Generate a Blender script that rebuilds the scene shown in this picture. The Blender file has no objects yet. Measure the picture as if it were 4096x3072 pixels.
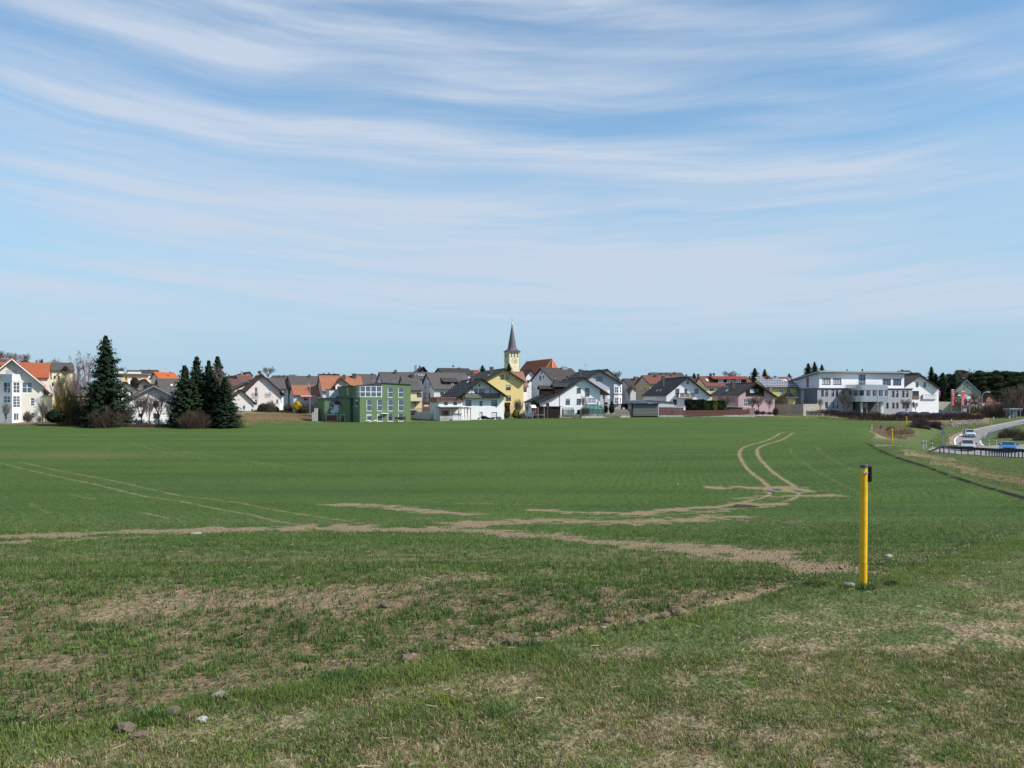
import bpy,bmesh,math,random
import numpy as np
from mathutils import Vector,Matrix,geometry
R = math.radians
random.seed(7)
rng = np.random.default_rng(7)
F,HY,KD,CZ = 3315.0,1608.0,3315.0 / 5688.0,2.4      # focal length (px of a 4096 px wide frame), horizon row, depth unit, eye height
SC = bpy.context.scene
COL = SC.collection
# ------------------------------------------------------------------ camera
cam_d = bpy.data.cameras.new("camera")
cam = bpy.data.objects.new("camera",cam_d)
COL.objects.link(cam)
cam.location = (0,0,CZ)
cam.rotation_euler = (R(90),0,0)
cam_d.sensor_width = 36.0
cam_d.lens = 36.0 * F / 4096.0
cam_d.shift_y = (HY - 1536.0) / 4096.0
cam_d.clip_start = 0.1
cam_d.clip_end = 20000
SC.camera = cam
# ------------------------------------------------------------------ sun, sky, exposure
SUN = Vector((2.04,-0.75,1.9)).normalized()
sun_d = bpy.data.lights.new("sun",'SUN')
sun_d.energy = 4.7
sun_d.angle = R(0.53)
sun_d.color = (1.0,0.95,0.87)
sun = bpy.data.objects.new("sun",sun_d)
COL.objects.link(sun)
sun.rotation_euler = SUN.to_track_quat('Z','Y').to_euler()
SC.view_settings.view_transform = 'Standard'
SC.view_settings.look = 'None'
SC.view_settings.exposure = 0.3
SC.view_settings.gamma = 1.0
SC.view_settings.use_curve_mapping = False
world = bpy.data.worlds.new("World")
SC.world = world
world.use_nodes = True
class NT:
 """small helper to write node trees as expressions"""
 def __init__(s,tree):
  s.t = tree
  s.n = tree.nodes
  s.l = tree.links
 def new(s,typ,**kw):
  n = s.n.new(typ)
  for k,v in kw.items():
   setattr(n,k,v)
  return n
 def put(s,sock,val):
  if hasattr(val,'is_output') or isinstance(val,bpy.types.NodeSocket):
   s.l.new(val,sock)
  else:
   sock.default_value = val
 def m(s,op,a,b=None,c=None,clamp=False):
  n = s.new('ShaderNodeMath',operation=op,use_clamp=clamp)
  s.put(n.inputs[0],a)
  if b is not None: s.put(n.inputs[1],b)
  if c is not None: s.put(n.inputs[2],c)
  return n.outputs[0]
 def noise(s,vec,scale,detail=4,rough=0.55,dist=0.0,dim='3D'):
  n = s.new('ShaderNodeTexNoise',noise_dimensions=dim)
  if vec is not None: s.l.new(vec,n.inputs['Vector'])
  n.inputs['Scale'].default_value = scale
  n.inputs['Detail'].default_value = detail
  n.inputs['Roughness'].default_value = rough
  n.inputs['Distortion'].default_value = dist
  return n.outputs['Fac']
 def ramp(s,v,a,b,lo=0.0,hi=1.0,smooth=True):
  n = s.new('ShaderNodeMapRange',interpolation_type='SMOOTHSTEP' if smooth else 'LINEAR')
  n.clamp = True
  s.put(n.inputs[0],v)
  n.inputs[1].default_value = a
  n.inputs[2].default_value = b
  n.inputs[3].default_value = lo
  n.inputs[4].default_value = hi
  return n.outputs[0]
 def mix(s,f,a,b,mode='MIX'):
  n = s.new('ShaderNodeMix',data_type='RGBA',blend_type=mode)
  s.put(n.inputs['Factor'],f)
  for i,v in ((6,a),(7,b)):
   s.put(n.inputs[i],v if isinstance(v,bpy.types.NodeSocket) else (v[0],v[1],v[2],1.0))
  return n.outputs[2]
 def comb(s,x,y,z):
  n = s.new('ShaderNodeCombineXYZ')
  for i,v in enumerate((x,y,z)): s.put(n.inputs[i],v)
  return n.outputs[0]
def build_world():
 w = NT(world.node_tree)
 w.n.clear()
 out = w.new('ShaderNodeOutputWorld')
 bg = w.new('ShaderNodeBackground')
 bg.inputs['Strength'].default_value = 0.14
 w.l.new(bg.outputs[0],out.inputs[0])
 sky = w.new('ShaderNodeTexSky',sky_type='NISHITA')
 sky.sun_disc = False
 sky.sun_elevation = math.asin(SUN.z)
 sky.sun_rotation = math.atan2(SUN.x,SUN.y)
 sky.altitude = 400
 sky.air_density = 1.0
 sky.dust_density = 0.2
 sky.ozone_density = 1.6
    # cirrus: thin streaks laid out over azimuth (a) and elevation (e), both in radians
 tc = w.new('ShaderNodeTexCoord')
 sp = w.new('ShaderNodeSeparateXYZ')
 w.l.new(tc.outputs['Generated'],sp.inputs[0])
 x,y,z = sp.outputs
 a = w.m('ARCTAN2',x,y)
 e = w.m('ARCSINE',z)
    # gentle warping so no streak is a clean curve
 wv = w.comb(w.m('MULTIPLY',a,2.2),w.m('MULTIPLY',e,6.0),0.3)
 warp = w.m('MULTIPLY',w.m('SUBTRACT',w.noise(wv,1.3,2,0.45),0.5),0.045)
 e2 = w.m('ADD',e,warp)
    # filaments: strongly stretched along azimuth, bending with it
 bend = w.m('MULTIPLY',w.m('MULTIPLY',a,a),0.07)
 ef = w.m('SUBTRACT',e2,bend)
 efl = w.m('ADD',ef,w.m('MULTIPLY',a,0.035))
 fv = w.comb(w.m('MULTIPLY',a,1.5),w.m('DIVIDE',-8.5,w.m('MAXIMUM',w.m('ADD',efl,0.30),0.12)),1.7)
 fil = w.noise(fv,1.3,7,0.58,0.12)
 fv2 = w.comb(w.m('MULTIPLY',a,4.0),w.m('DIVIDE',-28.0,w.m('MAXIMUM',w.m('ADD',w.m('SUBTRACT',ef,w.m('MULTIPLY',a,0.04)),0.30),0.12)),4.1)
 fil2 = w.noise(fv2,1.0,6,0.6,0.15)
 bv = w.comb(w.m('MULTIPLY',a,1.3),w.m('MULTIPLY',ef,6.5),7.7)
 broad = w.noise(bv,1.5,4,0.5)
 def ae(X,Y):                           # photo position (2212 px wide) -> azimuth, elevation
  px,py = X * 1.8517,Y * 1.8517
  u,v = (px - 2048) / F,(HY - py) / F
  return math.atan(u),math.atan(v / math.sqrt(1 + u * u))
 tot = None
 def add(v):
  nonlocal tot
  tot = v if tot is None else w.m('ADD',tot,v)
 def streak(p0,p1,p2,thick,s,ends=0.16):
  (a0,e0),(a1,e1),(a2,e2_) = ae(*p0),ae(*p1),ae(*p2)
  M = np.array([[t * t,t,1] for t in (a0,a1,a2)])
  A,B,C = np.linalg.solve(M,np.array([e0,e1,e2_]))
  th = thick * 1.8517 / F
  c = w.m('ADD',w.m('MULTIPLY',w.m('ADD',w.m('MULTIPLY',a,float(A)),float(B)),a),float(C))
  q = w.m('DIVIDE',w.m('SUBTRACT',e2,c),th)
  g = w.m('EXPONENT',w.m('MULTIPLY',w.m('MULTIPLY',q,q),-1.0))
  g = w.m('MULTIPLY',g,w.ramp(a,a0 - ends,a0 + ends))
  g = w.m('MULTIPLY',g,w.ramp(a,a2 - ends,a2 + ends,1.0,0.0))
  add(w.m('MULTIPLY',g,s))
 streak((150,215),(1150,335),(1950,350),42,0.85)
 streak((1000,320),(1400,340),(1800,345),38,0.30)
 streak((-100,345),(800,455),(1900,400),45,0.72)
 streak((100,455),(1000,535),(1900,470),50,0.50)
 streak((700,520),(1500,580),(2500,660),50,0.80)
 streak((-300,560),(500,610),(1700,600),40,0.55)
 streak((1300,600),(1900,655),(2500,640),40,0.62)
 streak((-200,680),(600,660),(1600,690),60,0.38)
 streak((0,20),(650,60),(1250,30),95,0.85,0.25)
 streak((1050,20),(1500,60),(1900,110),80,0.45)
 streak((-200,150),(500,225),(1300,220),50,0.36)
 streak((900,190),(1500,225),(2000,265),42,0.48)
 streak((1900,60),(2150,140),(2500,160),50,0.55)
 d = w.m('MULTIPLY',tot,w.ramp(fil,0.28,0.72,0.34,1.25))
 d = w.m('MULTIPLY',d,w.ramp(fil2,0.25,0.75,0.74,1.2))
 d = w.m('ADD',d,w.m('MULTIPLY',w.ramp(broad,0.38,0.72),0.34))
 d = w.m('ADD',d,w.m('MULTIPLY',w.m('SUBTRACT',fil,0.45),0.70))
    # outside the streaks listed above the same thin veil goes on all round
 side = w.ramp(w.m('ABSOLUTE',a),0.75,1.1)
 d = w.m('ADD',d,w.m('MULTIPLY',side,w.ramp(fil,0.4,0.65,0.0,0.5)))
 d = w.m('MULTIPLY',w.m('MULTIPLY',w.ramp(d,0.06,1.05,0.05,0.90,False),w.ramp(e,0.0,0.22,0.80,1.0)),w.ramp(e,-0.02,0.03))
 hs = w.new('ShaderNodeHueSaturation')
 hs.inputs['Saturation'].default_value = 1.03
 hs.inputs['Value'].default_value = 1.0
 w.l.new(w.mix(1.0,sky.outputs[0],(0.86,1.04,1.04),'MULTIPLY'),hs.inputs['Color'])
 hz = w.mix(w.ramp(e,-0.02,0.42,0.97,0.0),hs.outputs[0],(2.15,3.2,4.15))      # pale haze low over the land
 col = w.mix(d,hz,(3.45,3.95,4.7))
 w.l.new(col,bg.inputs['Color'])
build_world()
# ------------------------------------------------------------------ measuring the photograph
def P(px,py,d):
 D = d * KD
 return Vector(((px - 2048) / F * D,D,CZ - (py - HY) / F * D))
class Crop:
 def __init__(s,x0,y0,k):
  s.x0,s.y0,s.k = x0,y0,k
 def __call__(s,x,y):
  return s.x0 + x / s.k,s.y0 + y / s.k
SRC = Crop(0,0,1)
A_ = Crop(0,1330,4.254); B_ = Crop(480,1330,4.254); C_ = Crop(900,1400,5.53); D_ = Crop(1240,1400,4.809)
E_ = Crop(1640,1400,4.809); F_ = Crop(1960,1270,6.506); G_ = Crop(2060,1400,4.809); H_ = Crop(2460,1400,4.809)
I_ = Crop(2860,1400,5.53); J_ = Crop(3120,1400,4.254); K_ = Crop(3580,1420,4.287); L_ = Crop(3440,1660,3.372)
M_ = Crop(3700,1700,5.586); N_ = Crop(2700,1680,2.458); Q_ = Crop(0,1680,1.58); R_ = Crop(1300,1900,1.301)
# ------------------------------------------------------------------ shape of the land: depth -> row for a few bearings
near = [(19,2352),(30,2226),(50,2120),(70,2033),(85,1985),(120,1872),(148,1808)]
COLS = {
-3500: near + [(200,1745),(235,1718),(245,1703),(262,1690),(300,1665),(400,1615),(520,1580),(700,1560),(1500,1570)],
0: near + [(200,1745),(235,1718),(245,1703),(262,1690),(300,1665),(400,1615),(520,1580),(700,1560),(1500,1570)],
700: near + [(200,1745),(240,1712),(255,1698),(300,1668),(340,1645),(400,1615),(520,1590),(700,1580),(1500,1585)],
1300: near + [(200,1745),(240,1716),(285,1692),(300,1686),(325,1680),(340,1655),(370,1645),(400,1630),(520,1600),(700,1590),(1500,1590)],
1640: near + [(200,1743),(240,1713),(285,1691),(315,1682),(340,1665),(370,1640),(420,1620),(520,1600),(700,1595),(1500,1595)],
2050: near + [(200,1740),(240,1710),(290,1687),(315,1677),(345,1671),(380,1655),(430,1625),(520,1600),(700,1595),(1500,1595)],
2500: near + [(200,1737),(250,1702),(300,1682),(345,1667),(365,1663),(400,1640),(450,1620),(520,1605),(700,1598),(1500,1595)],
2900: near[:-1] + [(148,1803),(200,1733),(250,1700),(300,1678),(355,1664),(380,1660),(420,1640),(520,1615),(700,1605),(1500,1598)],
3200: near[:-1] + [(148,1800),(200,1730),(250,1703),(300,1684),(345,1674),(372,1662),(420,1645),(520,1625),(700,1610),(1500,1600)],
3450: near[:-2] + [(112,1880),(130,1825),(145,1780),(175,1750),(200,1733),(232,1717),(284,1700),(330,1688),(350,1683),(372,1665),(400,1655),(520,1635),(1500,1605)],
3600: near[:-2] + [(112,1872),(122,1840),(144,1785),(170,1772),(200,1760),(235,1735),(265,1712),(284,1698),(330,1688),(345,1682),(372,1670),(400,1656),(520,1637),(1500,1605)],
3700: near[:-2] + [(112,1868),(150,1818),(167,1806),(195,1801),(205,1793),(215,1785),(240,1745),(265,1716),(300,1697),(330,1688),(345,1682),(372,1672),(400,1657),(520,1637),(1500,1605)],
3850: near[:-3] + [(84,1978),(97,1926),(130,1850),(155,1818),(168,1823),(185,1817),(200,1803),(230,1778),(270,1752),(290,1738),(305,1719),(320,1700),(340,1686),(352,1682),(372,1673),(400,1658),(520,1638),(1500,1605)],
4096: near[:-3] + [(84,1998),(110,1910),(140,1838),(155,1838),(175,1822),(190,1807),(205,1793),(215,1783),(240,1757),(270,1731),(300,1707),(320,1692),(345,1680),(372,1668),(520,1640),(1500,1605)],
7600: near[:-3] + [(84,1998),(110,1910),(140,1838),(155,1838),(175,1822),(190,1807),(205,1793),(215,1783),(240,1757),(270,1731),(300,1707),(320,1692),(345,1680),(372,1668),(520,1640),(1500,1605)],
}
TP = np.linspace(-3500,7600,371)               # table columns, 30 px apart
TD = np.geomspace(3.0,12000.0,900)             # table depths
def _table():
 keys = sorted(COLS)
 rows = []
 for k in keys:
  kn = [(0.0,2.40),(6.0,2.40),(10.0,2.44)] + [(d,(y - HY) * d / 5688.0) for d,y in COLS[k]] + [(13000,(COLS[k][-1][1] - HY) * 1500 / 5688.0)]
  rows.append(np.interp(TD,[q[0] for q in kn],[q[1] for q in kn]))
 rows = np.array(rows)
 T = np.array([[0.0]])
 T = np.stack([np.interp(TP,keys,rows[:,i]) for i in range(len(TD))],axis=1)
 def smooth(T,ax,n):
  k = np.hanning(n + 2)[1:-1]; k /= k.sum()
  pad = [(0,0),(0,0)]; pad[ax] = (n // 2,n // 2)
  Tp = np.pad(T,pad,mode='edge')
  return np.apply_along_axis(lambda v: np.convolve(v,k,mode='valid'),ax,Tp)
 return smooth(smooth(T,1,9),0,5)
TAB = _table()
TROW = HY + TAB / TD[None,:] * 5688.0
def drop_at(px,d):
 px = np.clip(np.asarray(px,float),TP[0],TP[-1] - 1e-3)
 ld = np.clip((np.log(np.maximum(d,3.0)) - math.log(3.0)) / (math.log(12000.0) - math.log(3.0)) * (len(TD) - 1),0,len(TD) - 1.001)
 fi = (px - TP[0]) / (TP[1] - TP[0])
 i = fi.astype(int); j = ld.astype(int)
 fx = fi - i; fy = ld - j
 return (TAB[i,j] * (1 - fx) * (1 - fy) + TAB[i + 1,j] * fx * (1 - fy) + TAB[i,j + 1] * (1 - fx) * fy + TAB[i + 1,j + 1] * fx * fy)
def gz(x,y):
 """height of the land at a world point"""
 y = np.maximum(np.asarray(y,float),0.3)
 px = np.asarray(x,float) / y * F + 2048
 return CZ - drop_at(px,y / KD) + verge_step(px,y / KD)
def hits(px,py):
 """world points where the sight lines through photo positions meet the land"""
 px = np.asarray(px,float); py = np.asarray(py,float)
 i = np.clip(np.round((px - TP[0]) / (TP[1] - TP[0])).astype(int),0,len(TP) - 1)
 rows = TROW[i]
 ok = rows <= py[:,None]
 j = np.clip(np.argmax(ok,axis=1),1,len(TD) - 1)
 r0 = rows[np.arange(len(px)),j - 1]; r1 = rows[np.arange(len(px)),j]
 t = np.clip((r0 - py) / np.maximum(r0 - r1,1e-6),0,1)
 d = TD[j - 1] * (1 - t) + TD[j] * t
 y = d * KD
 x = (px - 2048) / F * y
 return np.stack([x,y,gz(x,y)],axis=1)
def hit(px,py):
 return Vector(hits([px],[py])[0])
def on_ground(px,d):
 y = d * KD; x = (px - 2048) / F * y
 return Vector((x,y,float(gz(np.array([x]),np.array([y]))[0])))
# borders of the crop, as rows over photo columns
NEAR_X = [-3500,-400,0,285,560,790,1100,1400,1716,1938,2033,2349,2666,2800,2952,3053,3237,3445,3650,3770,3900,4096,4500,7600]
NEAR_Y = [3300,2990,2915,2912,2860,2790,2752,2700,2656,2611,2599,2535,2472,2450,2415,2377,2335,2301,2270,2245,2195,2135,2060,1990]
FAR_X = [-3500,0,300,500,700,900,930,1100,1300,1640,1750,1850,2060,2300,2500,2880,3050,3200,3300,3450,3620,3660]
FAR_Y = [1697,1697,1705,1711,1712,1709,1706,1697,1692,1690,1687,1682,1676,1671,1667,1664,1668,1674,1673,1681,1688,1690]
RIGHT_X = [3467,3500,3579,3695,3811,3944,4092,4400,7600]
RIGHT_Y = [1773,1795,1832,1868,1912,1954,1997,2060,2080]
def row_of(px,d):
 return HY + drop_at(px,d) / d * 5688.0
def right_verge(px,row,soft=3.0):
 """1 on the grass strip and slope right of the crop"""
 ry = np.interp(px,RIGHT_X,RIGHT_Y)
 lx = np.interp(row,[1700,1712,1728,1735,1745,1757,1773,1780],[3655,3480,3472,3495,3500,3472,3466,3480])
 a = 1 / (1 + np.exp(-np.clip((ry - row) / soft,-30,30)))
 b = 1 / (1 + np.exp(-np.clip((px - lx) / (soft * 1.2),-30,30)))
 c = (row > 1695) * 1.0
 return a * b * np.where(px > 3440,1.0,0.0) * np.maximum(c,(px > 3655) * 1.0)
def verge_step(px,d):
 px = np.asarray(px,float); d = np.asarray(d,float)
 row = row_of(px,d)
 return 0.24 * right_verge(px,row,2.2) * np.clip((140 - d) / 20 + 1,0.25,1)
# ------------------------------------------------------------------ materials
MATS = {}
def mat(name,col,rough=0.8,var=0.12,vscale=1.5,bump=0.0,bscale=30.0,metal=0.0,spec=None,col2=None,coords='Object'):
 if name in MATS: return MATS[name]
 m = bpy.data.materials.new(name)
 m.use_nodes = True
 t = NT(m.node_tree)
 b = t.n['Principled BSDF']
 tc = t.new('ShaderNodeTexCoord')
 n1 = t.noise(tc.outputs[coords],vscale,6,0.62)
 lo = tuple(c * (1 - var) for c in col)
 hi = tuple(min(c * (1 + var),1) for c in col) if col2 is None else col2
 t.l.new(t.mix(t.ramp(n1,0.3,0.7),lo,hi),b.inputs['Base Color'])
 b.inputs['Roughness'].default_value = rough
 b.inputs['Metallic'].default_value = metal
 if spec is not None: b.inputs['Specular IOR Level'].default_value = spec
 if bump:
  bn = t.new('ShaderNodeBump')
  bn.inputs['Strength'].default_value = bump
  bn.inputs['Distance'].default_value = 0.03
  t.l.new(t.noise(tc.outputs[coords],bscale,3),bn.inputs['Height'])
  t.l.new(bn.outputs[0],b.inputs['Normal'])
 MATS[name] = m
 return m
def plaster(name,col):
 """rendered wall: faint cloudy tone, rain streaks, fine grain"""
 if name in MATS: return MATS[name]
 m = bpy.data.materials.new(name); m.use_nodes = True
 t = NT(m.node_tree); b = t.n['Principled BSDF']
 tc = t.new('ShaderNodeTexCoord')
 mp = t.new('ShaderNodeMapping'); mp.inputs['Scale'].default_value = (2.2,2.2,0.25)
 t.l.new(tc.outputs['Object'],mp.inputs[0])
 streaks = t.noise(mp.outputs[0],1.6,6,0.7)
 cloud = t.noise(tc.outputs['Object'],0.5,4,0.6)
 c = t.mix(t.ramp(streaks,0.42,0.8,0.0,0.4),col,tuple(x * 0.86 for x in col))
 c = t.mix(t.ramp(cloud,0.3,0.7,0.0,0.5),c,tuple(x * 0.93 for x in col))
 t.l.new(c,b.inputs['Base Color'])
 b.inputs['Roughness'].default_value = 0.9
 b.inputs['Specular IOR Level'].default_value = 0.2
 MATS[name] = m
 return m
def tiles(name,col,col2):
 """roof covering: every tile a little different, darker joints, lichen; the courses themselves are geometry"""
 if name in MATS: return MATS[name]
 m = bpy.data.materials.new(name); m.use_nodes = True
 t = NT(m.node_tree); b = t.n['Principled BSDF']
 uv = t.new('ShaderNodeUVMap'); uv.uv_map = 'UVMap'
 br = t.new('ShaderNodeTexBrick')
 br.offset = 0.0
 br.inputs['Scale'].default_value = 1.0
 br.inputs['Brick Width'].default_value = 0.30
 br.inputs['Row Height'].default_value = 0.34
 br.inputs['Mortar Size'].default_value = 0.02
 br.inputs['Color1'].default_value = (*col,1)
 br.inputs['Color2'].default_value = (*col2,1)
 br.inputs['Mortar'].default_value = (*[c * 0.55 for c in col],1)
 t.l.new(uv.outputs[0],br.inputs['Vector'])
 tc = t.new('ShaderNodeTexCoord')
 n1 = t.noise(tc.outputs['Object'],0.6,6,0.7)
 c = t.mix(t.ramp(n1,0.35,0.75,0.0,0.6),br.outputs['Color'],tuple(x * 0.72 for x in col))
 n2 = t.noise(tc.outputs['Object'],4.0,5,0.7)
 c = t.mix(t.ramp(n2,0.6,0.8,0.0,0.35),c,(0.16,0.15,0.11))
 t.l.new(c,b.inputs['Base Color'])
 b.inputs['Roughness'].default_value = 0.75
 bn = t.new('ShaderNodeBump'); bn.inputs['Strength'].default_value = 0.6; bn.inputs['Distance'].default_value = 0.02
 wv = t.new('ShaderNodeTexWave',wave_type='BANDS',bands_direction='X'); wv.inputs['Scale'].default_value = 0.5 / 0.3 * 1.0
 t.l.new(uv.outputs[0],wv.inputs['Vector'])
 t.l.new(wv.outputs['Fac'],bn.inputs['Height']); t.l.new(bn.outputs[0],b.inputs['Normal'])
 MATS[name] = m
 return m
def glass(name,base,rough=0.06,metal=0.45):
 if name in MATS: return MATS[name]
 m = bpy.data.materials.new(name); m.use_nodes = True
 t = NT(m.node_tree); b = t.n['Principled BSDF']
 tc = t.new('ShaderNodeTexCoord')
 n = t.noise(tc.outputs['Object'],1.3,3,0.6)
 t.l.new(t.mix(t.ramp(n,0.3,0.7),tuple(c * 0.75 for c in base),base),b.inputs['Base Color'])
 b.inputs['Roughness'].default_value = rough
 b.inputs['Metallic'].default_value = metal
 bn = t.new('ShaderNodeBump'); bn.inputs['Strength'].default_value = 0.08; bn.inputs['Distance'].default_value = 0.05
 t.l.new(t.noise(tc.outputs['Object'],0.9,2),bn.inputs['Height']); t.l.new(bn.outputs[0],b.inputs['Normal'])
 MATS[name] = m
 return m
def attr_mat(name,rough=0.85,trans=0.25,spec=0.25):
 """leaves, blades and twigs: colour stored per blade"""
 if name in MATS: return MATS[name]
 m = bpy.data.materials.new(name); m.use_nodes = True
 t = NT(m.node_tree); b = t.n['Principled BSDF']
 at = t.new('ShaderNodeAttribute'); at.attribute_name = 'Col'
 t.l.new(at.outputs['Color'],b.inputs['Base Color'])
 b.inputs['Roughness'].default_value = rough
 b.inputs['Specular IOR Level'].default_value = spec
 if trans:
  tr = t.new('ShaderNodeBsdfTranslucent'); t.l.new(at.outputs['Color'],tr.inputs['Color'])
  mx = t.new('ShaderNodeMixShader'); mx.inputs[0].default_value = trans
  out = t.n['Material Output']
  t.l.new(b.outputs[0],mx.inputs[1]); t.l.new(tr.outputs[0],mx.inputs[2]); t.l.new(mx.outputs[0],out.inputs['Surface'])
 MATS[name] = m
 return m
W_WHITE = plaster('plaster_white',(0.80,0.80,0.82))
W_CREAM = plaster('plaster_cream',(0.66,0.63,0.56))
W_PINKW = plaster('plaster_rosy_white',(0.66,0.60,0.57))
W_YELLOW = plaster('plaster_yellow',(0.74,0.58,0.26))
W_PALEY = plaster('plaster_pale_yellow',(0.70,0.62,0.38))
W_LEMON = plaster('plaster_lemon',(0.62,0.58,0.22))
W_TAN = plaster('plaster_tan',(0.60,0.45,0.29))
W_PINK = plaster('plaster_pink',(0.52,0.36,0.38))
W_GREY = plaster('plaster_grey',(0.33,0.33,0.36))
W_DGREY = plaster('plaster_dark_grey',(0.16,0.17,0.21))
W_LGREY = plaster('plaster_light_grey',(0.55,0.57,0.61))
W_GREEN = plaster('plaster_green',(0.135,0.20,0.105))
W_SAGE = plaster('plaster_sage',(0.30,0.33,0.25))
W_ORANGE = plaster('plaster_apricot',(0.68,0.45,0.25))
R_RED = tiles('tiles_orange',(0.46,0.13,0.055),(0.36,0.10,0.045))
R_ORANGE = tiles('tiles_weathered_orange',(0.43,0.18,0.10),(0.34,0.135,0.075))
R_BROWN = tiles('tiles_brown',(0.085,0.068,0.066),(0.06,0.05,0.05))
R_DARK = tiles('tiles_dark',(0.055,0.048,0.048),(0.038,0.035,0.036))
R_MAROON = tiles('tiles_maroon',(0.19,0.062,0.045),(0.14,0.05,0.04))
R_GREYB = tiles('tiles_grey_brown',(0.13,0.115,0.11),(0.10,0.088,0.085))
R_REDB = tiles('tiles_red_brown',(0.27,0.10,0.07),(0.21,0.08,0.055))
R_PINKB = tiles('tiles_faded_red',(0.34,0.18,0.13),(0.28,0.14,0.10))
M_WHITE = mat('white_paint',(0.78,0.79,0.80),0.5,0.04)
M_DARKF = mat('dark_frame_paint',(0.02,0.02,0.03),0.7,0.1,spec=.2)
M_BROWNF = mat('brown_wood_stain',(0.10,0.045,0.03),0.7,0.25,3,0.3,12)
M_DWOOD = mat('dark_stained_wood',(0.026,0.018,0.016),0.85,0.3,4,0.4,10,spec=.2)
M_REDWOOD = mat('reddish_stained_wood',(0.12,0.045,0.04),0.8,0.3,3,0.4,10)
M_GREYWOOD = mat('weathered_wood',(0.22,0.19,0.16),0.9,0.35,3,0.5,12)
M_PALEWOOD = mat('pale_timber',(0.42,0.38,0.33),0.9,0.2,2,0.5,12)
M_CHIM = mat('chimney_cladding',(0.07,0.055,0.055),0.8,0.3,4,0.4,14)
M_METAL = mat('galvanised_steel',(0.45,0.46,0.48),0.4,0.15,6,metal=0.8)
M_DMETAL = mat('dark_steel',(0.05,0.055,0.065),0.5,0.25,5,metal=0.3)
M_ZINC = mat('zinc_sheet',(0.30,0.33,0.38),0.45,0.15,2,metal=0.5)
M_CONC = mat('concrete',(0.36,0.35,0.33),0.9,0.2,1.2,0.4,20)
M_BLACK = mat('black_rubber',(0.02,0.02,0.02),0.8,0.2)
M_BLIND = mat('window_blind',(0.36,0.37,0.40),0.7,0.15,5)
M_SHUT = mat('white_shutter',(0.62,0.63,0.65),0.6,0.06,3)
M_REDDOOR = mat('dark_red_door',(0.10,0.022,0.03),0.5,0.2,3)
M_CURT = mat('net_curtain',(0.45,0.46,0.48),0.9,0.2,4)
G_BLUE = glass('window_glass',(0.17,0.20,0.26),0.06,0.6)
G_DARK = glass('dark_glass',(0.05,0.06,0.08),0.08,0.25)
G_PALE = glass('greenhouse_glass',(0.5,0.53,0.53),0.25,0.3)
FOL = attr_mat('foliage',spec=0.12)
TWIG = attr_mat('twigs',0.9,0.0)
M_BARK = mat('bark',(0.075,0.06,0.05),0.95,0.35,4,0.6,18)
M_BIRCH = mat('pale_bark',(0.34,0.31,0.28),0.9,0.4,6,0.5,14)
M_PINE = mat('pine_bark',(0.17,0.085,0.05),0.95,0.35,4,0.6,14)
# ------------------------------------------------------------------ mesh and object helpers
class MB:
 def __init__(s):
  s.v,s.f,s.uv = [],[],[]
 def face(s,pts,uv=None):
  i = len(s.v)
  s.v += [tuple(p) for p in pts]
  s.f.append(tuple(range(i,i + len(pts))))
  s.uv += uv if uv else [(p[0],p[2]) for p in pts]
 def hexa(s,p):                                   # 8 corners: bottom ring 0-3, top ring 4-7
  for q in ((0,3,2,1),(4,5,6,7),(0,1,5,4),(1,2,6,5),(2,3,7,6),(3,0,4,7)):
   s.face([p[k] for k in q])
 def box(s,x0,x1,y0,y1,z0,z1):
  s.hexa([(x0,y0,z0),(x1,y0,z0),(x1,y1,z0),(x0,y1,z0),(x0,y0,z1),(x1,y0,z1),(x1,y1,z1),(x0,y1,z1)])
 def tube(s,a,b,r0,r1,n=6,cap=True):
  a,b = Vector(a),Vector(b)
  d = (b - a)
  if d.length < 1e-6: return
  d.normalize()
  u = d.cross(Vector((0,0,1)) if abs(d.z) < 0.9 else Vector((1,0,0))).normalized()
  w = d.cross(u)
  ra = [a + (u * math.cos(t) + w * math.sin(t)) * r0 for t in [2 * math.pi * k / n for k in range(n)]]
  rb = [b + (u * math.cos(t) + w * math.sin(t)) * r1 for t in [2 * math.pi * k / n for k in range(n)]]
  for k in range(n):
   s.face([ra[k],ra[(k + 1) % n],rb[(k + 1) % n],rb[k]])
  if cap:
   s.face(ra[::-1]); s.face(rb)
 def path(s,pts,r,n=6):
  for a,b in zip(pts[:-1],pts[1:]): s.tube(a,b,r,r,n)
 def prism(s,poly,A,B):
  """poly: list of points (front), extruded by vector A->B"""
  off = Vector(B) - Vector(A)
  p = [Vector(q) for q in poly]
  q = [x + off for x in p]
  s.face(p); s.face(q[::-1])
  for k in range(len(p)):
   j = (k + 1) % len(p)
   s.face([p[k],q[k],q[j],p[j]])
 def mesh(s,name,m):
  me = bpy.data.meshes.new(name)
  me.from_pydata(s.v,[],s.f)
  uvl = me.uv_layers.new(name='UVMap')
  uvl.data.foreach_set('uv',np.array(s.uv,dtype=np.float32).ravel())
  me.materials.append(m)
  me.update()
  return me
 def obj(s,name,m,parent=None,smooth=False):
  return link(name,s.mesh(name,m),parent,smooth)
def link(name,me,parent=None,smooth=False):
 o = bpy.data.objects.new(name,me)
 COL.objects.link(o)
 if parent is not None: o.parent = parent
 if smooth:
  me.polygons.foreach_set('use_smooth',[True] * len(me.polygons))
 return o
def tag(o,label=None,cat=None,group=None,kind=None):
 if label: o['label'] = label
 if cat: o['category'] = cat
 if group: o['group'] = group
 if kind: o['kind'] = kind
 return o
def thing(name,label,cat,loc=(0,0,0),yaw=0.0,group=None):
 o = bpy.data.objects.new(name,None)
 o.empty_display_size = 0.5
 COL.objects.link(o)
 o.location = loc
 o.rotation_euler = (0,0,yaw)
 return tag(o,label,cat,group)
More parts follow.
